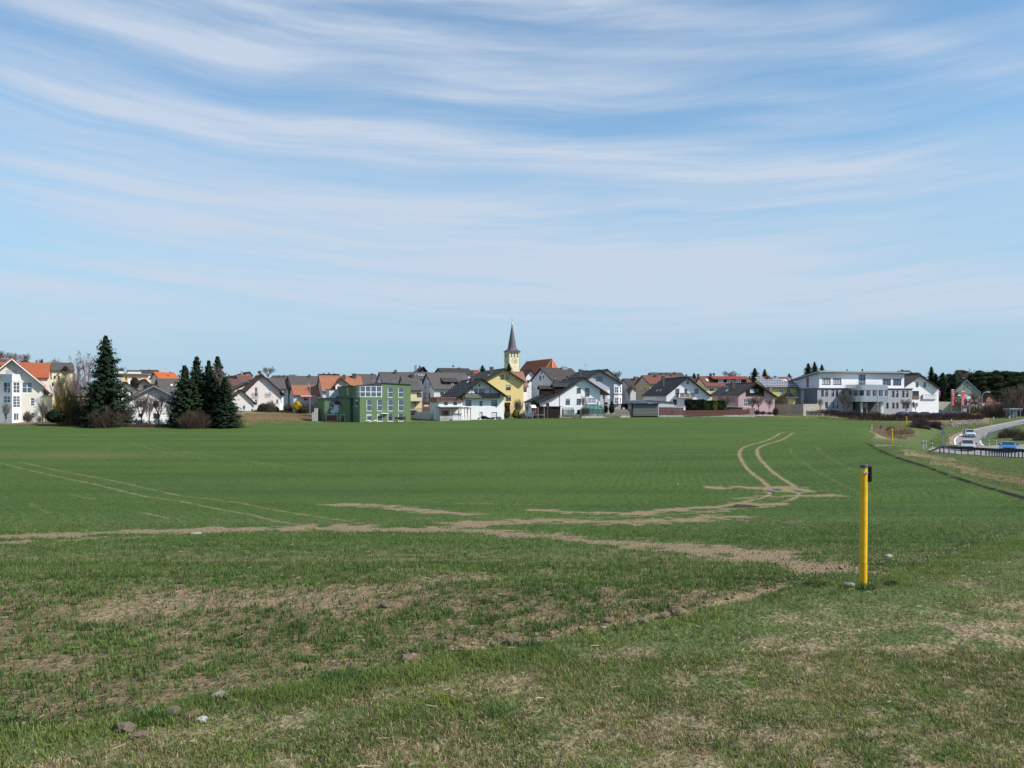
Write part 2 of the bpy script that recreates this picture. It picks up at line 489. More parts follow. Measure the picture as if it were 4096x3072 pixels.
def dup(root,loc,yaw=0.0,scale=1.0,label=None,group=None):
 def cp(o,parent):
  c = o.copy(); COL.objects.link(c); c.parent = parent
  for ch in o.children: cp(ch,c)
  return c
 r = cp(root,None)
 r.location = loc; r.rotation_euler = (0,0,yaw)
 r.scale = scale if hasattr(scale,'__len__') else (scale,) * 3
 if label: r['label'] = label
 if group: r['group'] = group
 return r
def np_mesh(name,V,Fc,m,col=None):
 """triangles or quads from numpy arrays, optional per-face-corner-free vertex colour"""
 me = bpy.data.meshes.new(name)
 k = Fc.shape[1]
 me.vertices.add(len(V)); me.vertices.foreach_set('co',V.astype(np.float32).ravel())
 me.loops.add(Fc.size); me.loops.foreach_set('vertex_index',Fc.astype(np.int32).ravel())
 me.polygons.add(len(Fc))
 me.polygons.foreach_set('loop_start',np.arange(0,Fc.size,k,dtype=np.int32))
 me.polygons.foreach_set('loop_total',np.full(len(Fc),k,dtype=np.int32))
 me.update(calc_edges=True)
 if col is not None:
  a = me.attributes.new('Col','FLOAT_COLOR','POINT')
  a.data.foreach_set('color',np.concatenate([col,np.ones((len(col),1))],axis=1).astype(np.float32).ravel())
 me.materials.append(m)
 return me
# ================================================================== the land
def poly_world(K,pts):
 q = np.array([K(*p) for p in pts])
 h = hits(q[:,0],q[:,1])
 return h[:,:2]
def dist_poly(X,Y,line):
 """distance of many points to a polyline"""
 best = np.full(X.shape,1e9)
 for (ax,ay),(bx,by) in zip(line[:-1],line[1:]):
  vx,vy = bx - ax,by - ay
  L2 = vx * vx + vy * vy + 1e-9
  lo,hi = min(ay,by) - 2.5,max(ay,by) + 2.5
  msk = (Y > lo) & (Y < hi) & (X > min(ax,bx) - 2.5) & (X < max(ax,bx) + 2.5)
  if not msk.any(): continue
  x,y = X[msk],Y[msk]
  t = np.clip(((x - ax) * vx + (y - ay) * vy) / L2,0,1)
  dd = np.hypot(x - ax - t * vx,y - ay - t * vy)
  best[msk] = np.minimum(best[msk],dd)
 return best
TRACKS = [  # crop, points, half width (m), strength
(N_,[(1085,120),(1030,130),(990,160),(930,190),(860,215),(760,240),(690,262),(655,280),(632,320),(640,370),(675,430),(720,490),(780,540),(850,590),(910,640),(940,690),(935,730),(860,765),(740,790),(600,820),(440,845),(200,865),(0,880)],0.19,1.0),
(N_,[(1165,125),(1120,155),(1060,190),(980,220),(900,240),(840,262),(808,290),(810,340),(840,390),(900,450),(960,510),(1040,565),(1110,610),(1180,650),(1220,700),(1210,745),(1130,790),(1070,800)],0.19,1.0),
(N_,[(1165,108),(1300,90),(1400,74),(1570,42)],0.10,0.55),
(N_,[(1490,78),(1660,45)],0.09,0.4),
(N_,[(1130,270),(1150,330),(1190,370),(1280,430),(1400,510),(1540,580),(1660,640),(1810,715)],0.13,0.5),
(N_,[(1380,262),(1430,310),(1520,375),(1620,425),(1720,480),(1815,515)],0.13,0.54),
(Q_,[(0,270),(200,320),(420,370),(600,405),(800,455),(1000,495),(1150,515),(1300,545),(1450,575),(1600,600),(1750,640),(1900,660)],0.2,0.58),
(Q_,[(120,262),(400,325),(650,370),(700,380),(900,425),(1150,480),(1300,495),(1500,520),(1700,560),(1900,595),(2050,615),(2212,640)],0.19,0.58),
(Q_,[(840,150),(1000,195),(1200,235),(1320,245)],0.10,0.75),
(Q_,[(955,158),(1100,195),(1300,220),(1600,265),(1900,305),(2060,322)],0.10,0.75),
(Q_,[(395,67),(550,100)],0.15,0.6),
(Q_,[(80,150),(400,190),(640,195)],0.3,0.25),
(R_,[(560,100),(1000,118),(1500,130)],0.12,0.25),
(R_,[(1000,-55),(1200,-35),(1400,-15)],0.10,0.4),
(Q_,[(-400,745),(0,735),(300,728),(600,712),(900,705),(1200,702),(1500,692),(1800,687),(2212,680)],0.5,1.0),
(Q_,[(-400,790),(0,775),(300,765),(700,745)],0.31,0.8),
(Q_,[(440,468),(600,500)],0.25,0.5),
(Q_,[(880,580),(1080,622)],0.22,0.5),
(Q_,[(190,525),(320,590)],0.2,0.42),
(R_,[(80,152),(250,158),(400,168),(500,185),(720,200)],0.33,0.95),
(R_,[(700,148),(1000,152),(1250,158)],0.26,0.6),
(R_,[(0,275),(300,282),(560,288),(800,290),(950,302),(1100,314),(1300,332),(1500,345),(1700,362),(1900,380),(2050,398),(2212,414)],0.42,1.0),
(SRC,[(3000,2218),(3120,2240),(3230,2262),(3330,2276),(3440,2285)],0.34,0.95),
(R_,[(560,285),(800,247),(1000,238),(1200,238),(1400,243),(1600,243),(1900,232),(2100,215)],0.42,0.9),
(R_,[(1100,182),(1350,195),(1600,202),(1800,182),(2000,166),(2212,146)],0.3,0.9),
(R_,[(1300,222),(1600,215),(1800,205),(2000,190)],0.25,0.6),
(N_,[(380,665),(600,660),(840,665)],0.31,0.8),
(N_,[(980,665),(1180,668),(1220,690),(1000,700)],0.4,0.9),
(N_,[(1260,690),(1610,698)],0.22,0.6),
(N_,[(640,770),(900,750),(1150,748),(1590,742)],0.31,0.72),
(N_,[(760,850),(860,835),(970,818)],0.32,0.85),
(N_,[(340,900),(600,870)],0.3,0.7),
(SRC,[(2700,2075),(2900,2080),(3150,2085),(3400,2080)],0.3,0.4),
(SRC,[(560,2420),(800,2408),(1100,2392),(1380,2368),(1620,2338),(1900,2312),(2200,2290)],0.9,0.52),
(SRC,[(1900,2588),(2100,2560),(2380,2516),(2640,2462),(2760,2440)],0.13,0.6),
(SRC,[(2780,2436),(2950,2395),(3150,2345)],0.12,0.75),
(SRC,[(620,2852),(840,2830)],0.14,0.9),
(SRC,[(3560,2290),(3800,2272)],0.10,0.6),
(SRC,[(3720,2310),(3900,2350),(4096,2375),(4400,2420)],0.12,0.75),
]
TRACKS_W = [(poly_world(K,p),w,s) for K,p,w,s in TRACKS]
def vnoise(X,Y,scale,seed=0,octaves=3):
 """value noise on arrays"""
 out = np.zeros(X.shape); amp = 1.0; tot = 0
 for o in range(octaves):
  x = X * scale; y = Y * scale
  xi = np.floor(x).astype(np.int64); yi = np.floor(y).astype(np.int64)
  fx = x - xi; fy = y - yi
  fx = fx * fx * (3 - 2 * fx); fy = fy * fy * (3 - 2 * fy)
  def h(i,j):
   n = (i * 374761393 + j * 668265263 + (seed + o) * 1442695041) & 0xffffffff
   n = ((n ^ (n >> 13)) * 1274126177) & 0xffffffff
   return ((n ^ (n >> 16)) & 0xffff) / 65535.0
  v = (h(xi,yi) * (1 - fx) + h(xi + 1,yi) * fx) * (1 - fy) + (h(xi,yi + 1) * (1 - fx) + h(xi + 1,yi + 1) * fx) * fy
  out += v * amp; tot += amp; amp *= 0.5; scale *= 2.03
 return out / tot
def land_attrs(X,Y):
 """soil, verge, dry for world points"""
 Y = np.maximum(Y,0.3)
 px = X / Y * F + 2048; d = Y / KD
 row = row_of(px,d)
 soil = np.zeros(X.shape)
 wob = (vnoise(X,Y,1.7,3) - 0.5)
 patch = vnoise(X,Y,0.9,4,4)
 for line,w,s in TRACKS_W:
  if w >= .3 and line[:,1].min() > 8 and w < .8: w = w * 3.2
  dd = dist_poly(X,Y,line)
  big = w > .5
  dd = dd + wob * w * (2.4 if big else 1.2)
  soil = np.maximum(soil,s * (np.clip(1.25 - dd / w,0,1) * (.55 + .75 * patch) if big else np.clip(1.35 - dd / w,0,1)))
 nearv = 1 / (1 + np.exp(-np.clip((row - np.interp(px,NEAR_X,NEAR_Y) + 26 * (vnoise(X,Y,3.0,5) - 0.5)) / 7.0,-30,30)))
 nearv = nearv * (d < 60)
 rv = right_verge(px,row)
 farv = 1 / (1 + np.exp(-np.clip((np.interp(px,FAR_X,FAR_Y) - row) / 1.0,-30,30))) * (px < 3660) * (d > 180)
 verge = np.maximum(np.maximum(nearv,rv),farv)
    # thin stands of crop in the foreground and broad dull patches further out
 thin = np.clip((row - 2100) / 150,0,1)
 sparse = thin * (0.10 + 0.6 * np.clip(vnoise(X,Y,0.45,11) * 2.6 - 1.0,0,1))
 lowp = np.clip(1.2 - np.abs(row - 2380) / 150,0,1) * np.clip((2300 - px) / 1300,0,1)
 sparse = np.maximum(sparse,lowp * np.clip(vnoise(X,Y,1.6,12,4) * 1.6 - .35,.15,.68))
 sparse = np.maximum(sparse,np.clip((row - 2120) / 150,0,1) * np.clip(vnoise(X,Y,3.4,13,4) * 3.2 - 1.15,0.12,.92))
 dull = np.clip(1 - np.abs(row - 1820) / 40,0,1) * np.clip((1100 - px) / 700,0,1) * 0.55 * vnoise(X,Y * .4,.12,75)
 dull = np.maximum(dull,np.clip(1 - np.abs(row - 1985) / 28,0,1) * np.clip(1 - np.abs(px - 1900) / 1100,0,1) * 0.25)
 dull = np.maximum(dull,np.clip(1 - np.abs(row - 2090) / 50,0,1) * 0.25)
    # earth step between crop and right grass strip, its shade painted as a dark line
 ry = np.interp(px,RIGHT_X,RIGHT_Y)
 soil = soil * (1 - verge * 0.45)
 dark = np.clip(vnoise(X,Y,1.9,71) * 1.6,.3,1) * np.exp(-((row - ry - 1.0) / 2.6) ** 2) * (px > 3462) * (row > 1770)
    # garden bed on the far left, dead grass bands
 bed = farv * (px < 640) * np.clip((d - 238) / 3,0,1)
 soil = np.maximum(soil,bed * 0.9)
 dry = verge * (1 - .55 * rv) * np.clip(.25 + (row - np.interp(px,NEAR_X,NEAR_Y)) / 170 * nearv + (1 - nearv),0,1) * (0.2 + 0.42 * np.clip(vnoise(X,Y,1.1,21,4) * 2.6 - 0.95,0,1))
 dry = np.maximum(dry,nearv * np.clip((row - np.interp(px,NEAR_X,NEAR_Y) - 40) / 260,0,1) * (0.32 + 0.5 * np.clip(vnoise(X,Y,3.3,23,5) * 2.4 - .7,0,1)))
    # tan strips on the right hand grass
 for (pts,wd) in ((((3650,1826),(3740,1840),(3790,1850)),10),(((3750,1862),(3830,1876),(3880,1888)),11),(((3870,1896),(3960,1915),(4096,1940),(4300,1975)),16),(((3530,1790),(3590,1789)),5),(((3640,1812),(3690,1815)),3)):
  xs = [p[0] for p in pts]; ys = [p[1] for p in pts]
  g = np.exp(-((row - np.interp(px,xs,ys)) / wd) ** 2) * (px > xs[0] - 30) * (px < xs[-1] + 30)
  dry = np.maximum(dry,g * 0.9 * (vnoise(X,Y,2.0,31) > 0.36))
 mound = np.exp(-(((px - 3560) / 120) ** 2)) * np.exp(-(((row - 1735) / 26) ** 2)) * rv
 dry = np.maximum(dry,mound * 0.95)
 bank = np.clip((row - 1645) / 8,0,1) * np.clip((1684 - row) / 4,0,1) * (px > 900) * (px < 1275) * farv
 dry = np.maximum(dry,bank)
 gr = np.clip((d - 290) / 20,0,1) * (px > 3640) * np.clip((1700 - row) / 6,0,1)
 dry = np.maximum(dry,gr * 0.55 * (px < 3960))
 sparse = np.maximum(sparse * (1 - verge),dull * (1 - verge))
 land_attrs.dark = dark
 land_attrs.ground = np.maximum(sparse,0.62 * np.clip((row - 2120) / 200,0,1) * (1 - verge))
 return soil,verge,np.clip(dry,0,1),sparse,px,row
def build_land():
 pxs = np.concatenate([np.linspace(-3400,-420,44),np.linspace(-400,4500,720),np.linspace(4530,7500,44)])
 ds = np.concatenate([np.geomspace(0.6,7.0,16)[:-1],np.geomspace(7.0,620.0,640),np.geomspace(650.0,11900.0,22)])
 PX,DD = np.meshgrid(pxs,ds,indexing='ij')
 Y = DD * KD
 X = (PX - 2048) / F * Y
 soil,verge,dry,sparse,px,row = land_attrs(X,Y)
    # drill rows run parallel to the wheel tracks
 def along(i,y):
  l = TRACKS_W[i][0]; o = np.argsort(l[:,1])
  return np.interp(y,l[o,1],l[o,0])
 tR,tL = along(1,Y),along(6,Y)
 rowd = np.where(X > 0,X - tR,X - tL)
 rowa = np.clip(np.abs(X) / (Y * .10 + .1) - .3,0,1) * (1 - verge) * np.clip((190 - DD) / 90,0,1)
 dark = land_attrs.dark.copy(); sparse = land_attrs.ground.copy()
 Z = gz(X,Y)
 fade = np.clip(1.2 - DD / 120,0,1)
 Z = Z + (vnoise(X,Y,2.2,41,3) - 0.5) * 0.05 * fade + (vnoise(X,Y,8.0,43,2) - 0.5) * 0.035 * fade
 Z = Z - soil * 0.03 * fade
 n,m = X.shape
 V = np.stack([X,Y,Z],axis=2).reshape(-1,3)
 idx = np.arange(n * m).reshape(n,m)
 Fc = np.stack([idx[:-1,:-1],idx[1:,:-1],idx[1:,1:],idx[:-1,1:]],axis=2).reshape(-1,4)
 g = bpy.data.materials.new('land'); g.use_nodes = True
 t = NT(g.node_tree); b = t.n['Principled BSDF']
 def at(nm):
  a = t.new('ShaderNodeAttribute'); a.attribute_name = nm
  return a.outputs['Fac']
 geo = t.new('ShaderNodeNewGeometry')
 pos = geo.outputs['Position']
 n_f = t.noise(pos,14.0,5,0.7)
 n_m = t.noise(pos,1.7,5,0.62)
 n_l = t.noise(pos,0.09,4,0.6)
 mpn = t.new('ShaderNodeMapping'); mpn.inputs['Scale'].default_value = (0.35,1.4,1.0); mpn.inputs['Rotation'].default_value = (0,0,R(8))
 t.l.new(pos,mpn.inputs[0])
 n_s = t.noise(mpn.outputs[0],0.5,6,0.65)
 vo = t.new('ShaderNodeTexVoronoi'); vo.inputs['Scale'].default_value = 22.0
 t.l.new(pos,vo.inputs['Vector'])
 crop = t.mix(t.ramp(n_f,0.3,0.7),(0.049,0.092,0.021),(0.098,0.155,0.036))
 crop = t.mix(t.ramp(n_m,0.35,0.7,0.0,0.5),crop,(0.076,0.126,0.029))
 crop = t.mix(t.ramp(n_l,0.35,0.7,0.0,0.35),crop,(0.098,0.162,0.034))
 crop = t.mix(t.ramp(n_s,0.45,0.75,0.0,0.5),crop,(0.088,0.112,0.042))
 mp2 = t.new('ShaderNodeMapping'); mp2.inputs['Scale'].default_value = (0.02,0.22,1.0); mp2.inputs['Rotation'].default_value = (0,0,R(-14))
 t.l.new(pos,mp2.inputs[0])
 crop = t.mix(t.ramp(t.noise(mp2.outputs[0],1.0,5,0.6),0.42,0.66,0.0,0.6),crop,(0.044,0.084,0.024))
 mp3 = t.new('ShaderNodeMapping'); mp3.inputs['Scale'].default_value = (0.10,2.2,1.0); mp3.inputs['Rotation'].default_value = (0,0,R(24))
 t.l.new(pos,mp3.inputs[0])
 crop = t.mix(t.ramp(t.noise(mp3.outputs[0],1.0,4,0.7),0.5,0.72,0.0,0.4),crop,(0.095,0.135,0.042))
 ph = t.m('ADD',t.m('MULTIPLY',at('rowd'),11.0),t.m('MULTIPLY',n_m,3.0))
 wv = t.m('MULTIPLY',t.m('ADD',t.m('SINE',ph),1.0),t.m('MULTIPLY',at('rowa'),0.15))
 crop = t.mix(wv,crop,(0.034,0.062,0.020))
 soilc = t.mix(t.ramp(n_f,0.3,0.7),(0.145,0.106,0.062),(0.37,0.285,0.172))
 soilc = t.mix(t.ramp(n_m,0.35,0.7,0.0,0.6),soilc,(0.26,0.198,0.118))
 vg = t.mix(t.ramp(n_f,0.3,0.7),(0.060,0.095,0.028),(0.13,0.17,0.058))
 vg = t.mix(t.ramp(n_m,0.35,0.7,0.0,0.6),vg,(0.095,0.115,0.045))
 dryc = t.mix(t.ramp(n_f,0.3,0.7),(0.17,0.125,0.07),(0.36,0.29,0.18))
    # plants stand between the clods: the cover breaks up into patches instead of fading
 s = t.m('ADD',at('soil'),t.m('MULTIPLY',t.m('SUBTRACT',n_f,0.5),0.9))
 s = t.m('ADD',s,t.m('MULTIPLY',t.m('SUBTRACT',n_m,0.5),0.7))
 sf = t.ramp(s,0.28,0.74)
 sp = t.ramp(t.m('ADD',at('sparse'),t.m('SUBTRACT',n_f,0.5)),0.15,0.75)
 base = t.mix(sp,crop,t.mix(1.0,soilc,(0.78,0.76,0.74),'MULTIPLY'))
 dr = t.ramp(t.m('ADD',at('dry'),t.m('MULTIPLY',t.m('SUBTRACT',n_f,0.5),0.8)),0.3,0.7)
 vgc = t.mix(dr,vg,dryc)
 base = t.mix(t.ramp(at('verge'),0.3,0.7),base,vgc)
 base = t.mix(sf,base,soilc)
 base = t.mix(t.ramp(t.m('ADD',at('dark'),t.m('MULTIPLY',t.m('SUBTRACT',n_f,0.5),0.5)),0.3,0.6),base,(0.030,0.026,0.018))  # shade of the verge step, painted into the ground colour
 t.l.new(base,b.inputs['Base Color'])
 b.inputs['Roughness'].default_value = 0.95
 b.inputs['Specular IOR Level'].default_value = 0.1
 bn = t.new('ShaderNodeBump'); bn.inputs['Strength'].default_value = 0.8; bn.inputs['Distance'].default_value = 0.06
 hgt = t.m('ADD',n_f,t.m('MULTIPLY',vo.outputs['Distance'],0.7))
 t.l.new(hgt,bn.inputs['Height']); t.l.new(bn.outputs[0],b.inputs['Normal'])
 me = np_mesh('ground',V,Fc,g)
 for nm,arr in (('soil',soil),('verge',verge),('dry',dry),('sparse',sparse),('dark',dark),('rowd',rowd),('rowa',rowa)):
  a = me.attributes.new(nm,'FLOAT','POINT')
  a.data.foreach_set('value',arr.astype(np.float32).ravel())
 me.polygons.foreach_set('use_smooth',np.ones(len(me.polygons),dtype=bool))
 o = link('ground',me)
 tag(o,kind='structure')
    # the land behind the viewer
 mb = MB()
 zb = CZ - 2.4
 for i in range(12):
  a0,a1 = R(180 + i * 15 - 0),R(180 + (i + 1) * 15)
  mb.face([(0,0.34,zb - .02),(3000 * math.cos(a0),0.34 + 3000 * math.sin(a0),zb - .02),(3000 * math.cos(a1),0.34 + 3000 * math.sin(a1),zb - .02)])
 tag(mb.obj('ground',mat('meadow',(0.07,0.11,0.04),0.95,0.3,0.5)),kind='structure')
build_land()
# ------------------------------------------------------------------ blades of crop and grass
def blades(name,label,cat,X,Y,H,Wd,C,lean=0.5,per=6,spread=0.03,two=True,kind='stuff',z0=None):
 """tufts at X,Y: `per` bent blades each; joined into one mesh"""
 n = len(X)
 if n == 0: return None
 Z = gz(X,Y) if z0 is None else z0
 k = per
 bx = np.repeat(X,k) + rng.normal(0,spread,n * k)
 by = np.repeat(Y,k) + rng.normal(0,spread,n * k)
 bz = np.repeat(Z,k) - 0.012
 h = np.repeat(H,k) * rng.uniform(0.55,1.15,n * k)
 w = np.repeat(Wd,k) * rng.uniform(0.7,1.2,n * k)
 az = rng.uniform(0,2 * np.pi,n * k)
 ln = lean * rng.uniform(0.2,1.5,n * k)
 dx,dy = np.cos(az),np.sin(az)
    # blade faces roughly across its lean direction
 sx,sy = -dy,dx
 base = np.stack([bx,by,bz],1)
 side = np.stack([sx * w / 2,sy * w / 2,np.zeros(n * k)],1)
 mid = base + np.stack([dx * h * ln * 0.3,dy * h * ln * 0.3,h * 0.62 / np.sqrt(1 + 0.3 * ln)],1)
 tip = base + np.stack([dx * h * ln * 0.95,dy * h * ln * 0.95,h * 0.95 / np.sqrt(1 + ln * ln)],1)
 c = np.repeat(C,k,axis=0) * rng.uniform(0.7,1.3,(n * k,1))
 if two:
  V = np.stack([base - side,base + side,mid + side * 0.8,mid - side * 0.8,tip],1).reshape(-1,3)
  o = np.arange(n * k)[:,None] * 5
  T = np.concatenate([o + [0,1,2],o + [0,2,3],o + [3,2,4]],0)
  cc = np.repeat(c,5,axis=0)
 else:
  V = np.stack([base - side,base + side,tip],1).reshape(-1,3)
  T = np.arange(n * k * 3).reshape(-1,3)
  cc = np.repeat(c,3,axis=0)
 me = np_mesh(name,V,T,FOL,cc)
 o = link(name,me)
 tag(o,label,cat,kind=kind)
 return o
def sample_world(n,d0,d1,px0=-150,px1=4250):
 """points uniform over the land between two depths, within a range of bearings"""
 y = np.sqrt(rng.uniform((d0 * KD) ** 2,(d1 * KD) ** 2,n))
 x = (rng.uniform(px0,px1,n) - 2048) / F * y
 return x,y
def lerp(a,b,t):
 return np.asarray(a)[None,:] * (1 - t[:,None]) + np.asarray(b)[None,:] * t[:,None]
def build_plants():
    # young cereal close by: tufts in drill rows
 x,y = sample_world(88000,8.6,27.0)
 x2,y2 = sample_world(84000,27.0,58.0)
 x,y = np.concatenate([x,x2]),np.concatenate([y,y2])
 ang = R(12)
 r = x * math.cos(ang) + y * math.sin(ang)                 # rows 0.13 m apart
 q = -x * math.sin(ang) + y * math.cos(ang)
 q = np.round(q / 0.13) * 0.13 + rng.normal(0,0.018,len(q))
 x = r * math.cos(ang) - q * math.sin(ang); y = r * math.sin(ang) + q * math.cos(ang)
 soil,verge,dry,sparse,px,row = land_attrs(x,y)
 keep = rng.uniform(0,1,len(x)) < (1 - np.clip(soil * 1.5,0,1)) * (1 - sparse * 0.66) * (1 - verge) * np.clip(vnoise(x,y,6.5,57,3) * 2.0 - .28,0.12,.9) * np.clip((58 - y / KD) / 18,0,1)
 x,y = x[keep],y[keep]
 t = vnoise(x,y,0.8,51)
 c = lerp((0.052,0.100,0.024),(0.155,0.215,0.064),np.clip(t * 0.8 + rng.normal(0,.22,len(x)),0,1))
 nr = y / KD < 22
 blades('cereal_seedlings',None,None,x[nr],y[nr],rng.uniform(0.05,0.11,nr.sum()),np.full(nr.sum(),0.008),c[nr],0.85,6,0.022)
 fr = ~nr
 blades('cereal_seedlings',None,None,x[fr],y[fr],rng.uniform(0.07,0.13,fr.sum()),np.full(fr.sum(),0.015),c[fr],0.85,4,0.03,False)
    # further out
 x,y = sample_world(150000,34.0,215.0)
 soil,verge,dry,sparse,px,row = land_attrs(x,y)
 keep = rng.uniform(0,1,len(x)) < (1 - np.clip(soil * 1.6,0,1)) * (1 - sparse * 0.6) * (1 - verge) * np.clip((215 - y / KD) / 130,0,1) * np.clip((y / KD - 32) / 18,0,1)
 x,y = x[keep],y[keep]
 c = lerp((0.054,0.102,0.024),(0.128,0.190,0.048),np.clip(vnoise(x,y,0.3,53) + rng.normal(0,.2,len(x)),0,1))
 blades('cereal_seedlings',None,None,x,y,rng.uniform(0.07,0.12,len(x)),np.full(len(x),0.025),c,0.8,3,0.06,False)
    # meadow grass on the near verge
 x,y = sample_world(150000,8.6,40.0)
 px = x / y * F + 2048; row = row_of(px,y / KD)
 k = row > np.interp(px,NEAR_X,NEAR_Y) - 25
 x,y = x[k],y[k]
 x2,y2 = sample_world(52000,8.6,14.0)
 x,y = np.concatenate([x,x2]),np.concatenate([y,y2])
 soil,verge,dry,sparse,px,row = land_attrs(x,y)
 cl = vnoise(x,y,2.6,61,4)
 keep = rng.uniform(0,1,len(x)) < verge * (1 - np.clip(soil,0,1) * .8) * np.clip(0.35 + cl,0,1)
 x,y,dry,cl,row,px = x[keep],y[keep],dry[keep],cl[keep],row[keep],px[keep]
 isdry = rng.uniform(0,1,len(x)) < 0.10 + 0.66 * dry
 edge = np.clip(1 - np.abs(row - np.interp(px,NEAR_X,NEAR_Y) - 30) / 70,0,1)
 c = lerp((0.068,0.118,0.030),(0.215,0.260,0.070),np.clip(vnoise(x,y,1.5,63) + rng.normal(0,.25,len(x)),0,1))
 c = np.where(isdry[:,None],lerp((0.20,0.14,0.075),(0.48,0.39,0.24),rng.uniform(0,1,len(x))),c)
 h = np.where(isdry,rng.uniform(0.015,0.06,len(x)),rng.uniform(0.028,0.07,len(x)) * (0.6 + cl * 0.9) + edge * 0.04)
 blades('verge_grass',None,None,x,y,h,np.where(isdry,0.006,0.0052),c,0.9,5,0.022,True)
    # straw and stalks lying about
 x,y = sample_world(3600,8.6,60.0)
 n = len(x)
 a = rng.uniform(0,2 * np.pi,n); L = rng.uniform(0.03,0.10,n)
 Z = gz(x,y) + 0.02
 dx,dy = np.cos(a) * L / 2,np.sin(a) * L / 2
 w = rng.uniform(0.0015,0.003,n)
 V = np.stack([np.stack([x - dx,y - dy - w,Z],1),np.stack([x + dx,y + dy - w,Z + .01],1),np.stack([x + dx,y + dy + w,Z + .016],1),np.stack([x - dx,y - dy + w,Z + .006],1)],1).reshape(-1,3)
 c = lerp((0.20,0.15,0.10),(0.38,0.31,0.21),rng.uniform(0,1,n))
 me = np_mesh('straw_litter',V,np.arange(n * 4).reshape(-1,4),TWIG,np.repeat(c,4,0))
 tag(link('straw_litter',me),kind='stuff')
build_plants()
def clod_mesh(name,seed,m,squash=0.6):
 r = random.Random(seed)
 bm = bmesh.new()
 bmesh.ops.create_icosphere(bm,subdivisions=2,radius=0.5)
 ph = [(r.uniform(0,6),r.uniform(0,6),r.uniform(2,5)) for _ in range(5)]
 for v in bm.verts:
  k = 1.0
  for i,(a,b,f) in enumerate(ph):
   k += 0.13 * math.sin(v.co.x * f * 2 + a) * math.cos(v.co.y * f * 2 + b + v.co.z * f)
  k += r.uniform(-0.09,0.09)
  v.co *= k
  v.co.z *= squash
 me = bpy.data.meshes.new(name)
 bm.to_mesh(me); bm.free()
 me.materials.append(m)
 return me
M_SOIL = mat('earth_clod',(0.22,0.165,0.11),0.95,0.35,9,0.8,40)
M_STONE = mat('pale_stone',(0.42,0.40,0.36),0.8,0.2,7,0.5,30)
M_DSTONE = mat('grey_stone',(0.25,0.23,0.19),0.85,0.25,7,0.5,30)
def build_clods():
    # small crumbs of earth, far too many to count
 proto = clod_mesh('crumb',5,M_SOIL)
 vs = np.array([v.co[:] for v in proto.vertices]); fs = np.array([p.vertices[:] for p in proto.polygons])
 bm = bmesh.new(); bmesh.ops.create_icosphere(bm,subdivisions=1,radius=0.5)
 vs = np.array([v.co[:] for v in bm.verts]); fs = np.array([[v.index for v in f.verts] for f in bm.faces]); bm.free()
 x,y = sample_world(60000,8.6,60.0)
 soil,verge,dry,sparse,px,row = land_attrs(x,y)
 e = np.exp(-((row - np.interp(px,NEAR_X,NEAR_Y) + 28) / 26.0) ** 2)
 keep = rng.uniform(0,1,len(x)) < (0.05 + soil * 0.16 + e * 0.3 + sparse * .05) * (1 - verge * 0.9)
 x,y,e = x[keep],y[keep],e[keep]
 n = min(len(x),7000)
 x,y,e = x[:n],y[:n],e[:n]
 s = rng.uniform(0.012,0.045,n) * (1 + e * rng.uniform(0,1.3,n))
 a = rng.uniform(0,2 * np.pi,n)
 jit = rng.uniform(0.7,1.3,(n,len(vs),1))
 P3 = vs[None] * jit * s[:,None,None]
 ca,sa = np.cos(a)[:,None],np.sin(a)[:,None]
 X = P3[:,:,0] * ca - P3[:,:,1] * sa + x[:,None]
 Y = P3[:,:,0] * sa + P3[:,:,1] * ca + y[:,None]
 Z = P3[:,:,2] * 0.7 + gz(x,y)[:,None] + s[:,None] * 0.15
 V = np.stack([X,Y,Z],2).reshape(-1,3)
 T = (fs[None] + (np.arange(n) * len(vs))[:,None,None]).reshape(-1,3)
 tag(link('earth_crumbs',np_mesh('earth_crumbs',V,T,M_SOIL)),kind='stuff')
    # the ones that stand out
 big = [(500,2925,0.15,M_SOIL,'largest brown clod of earth in the grass at the lower left','clod'),
 (560,2950,0.11,M_SOIL,'small brown clod just right of the largest clod','clod'),
 (690,2858,0.13,M_SOIL,'flat crumbly clod on bare soil left of the white stone','clod'),
 (775,2862,0.10,M_SOIL,'clod touching the white stone on its left side','clod'),
 (808,2884,0.08,M_STONE,'round white stone at the edge of the grass','stone'),
 (880,2790,0.12,M_DSTONE,'flat pale grey slab lying where crop meets grass','stone'),
 (3395,2346,0.15,M_DSTONE,'flat grey stone left of the foot of the near yellow post','stone'),
 (2710,2452,0.17,M_SOIL,'largest clod of the earth ridge right of centre','clod'),
 (2660,2464,0.12,M_SOIL,'clod on the earth ridge left of the ridge\'s largest clod','clod'),
 (2570,2490,0.12,M_SOIL,'flat clod at the left end of the earth ridge','clod'),
 (2430,2484,0.10,M_SOIL,'lone dark clod in the crop above the grass edge','clod'),
 (2045,2568,0.12,M_SOIL,'low clod on the bare strip right of centre foreground','clod'),
 (1795,2553,0.11,M_SOIL,'dark clod in the crop near the middle of the foreground','clod'),
 (1625,2640,0.13,M_SOIL,'clod next to a thick grass tuft at centre foreground','clod'),
 (1545,2425,0.14,M_SOIL,'dark clod with straw on the bare patch left of centre','clod'),
 (2420,2513,0.05,M_STONE,'tiny white pebble at the end of the bare strip','stone'),
 (1452,2566,0.05,M_STONE,'tiny white pebble in the crop left of centre','stone'),
 (2610,2075,0.09,M_STONE,'small white stone on the wheel track at mid field','stone'),
 (2712,1937,0.14,M_STONE,'pale stone in the green crop beyond the tracks','stone'),
 (3555,2228,0.14,M_STONE,'pale flat stone on bare soil right of the near yellow post','stone'),
 (3640,2880,0.03,M_STONE,'white scrap of paper on the grass at the lower right','litter')]
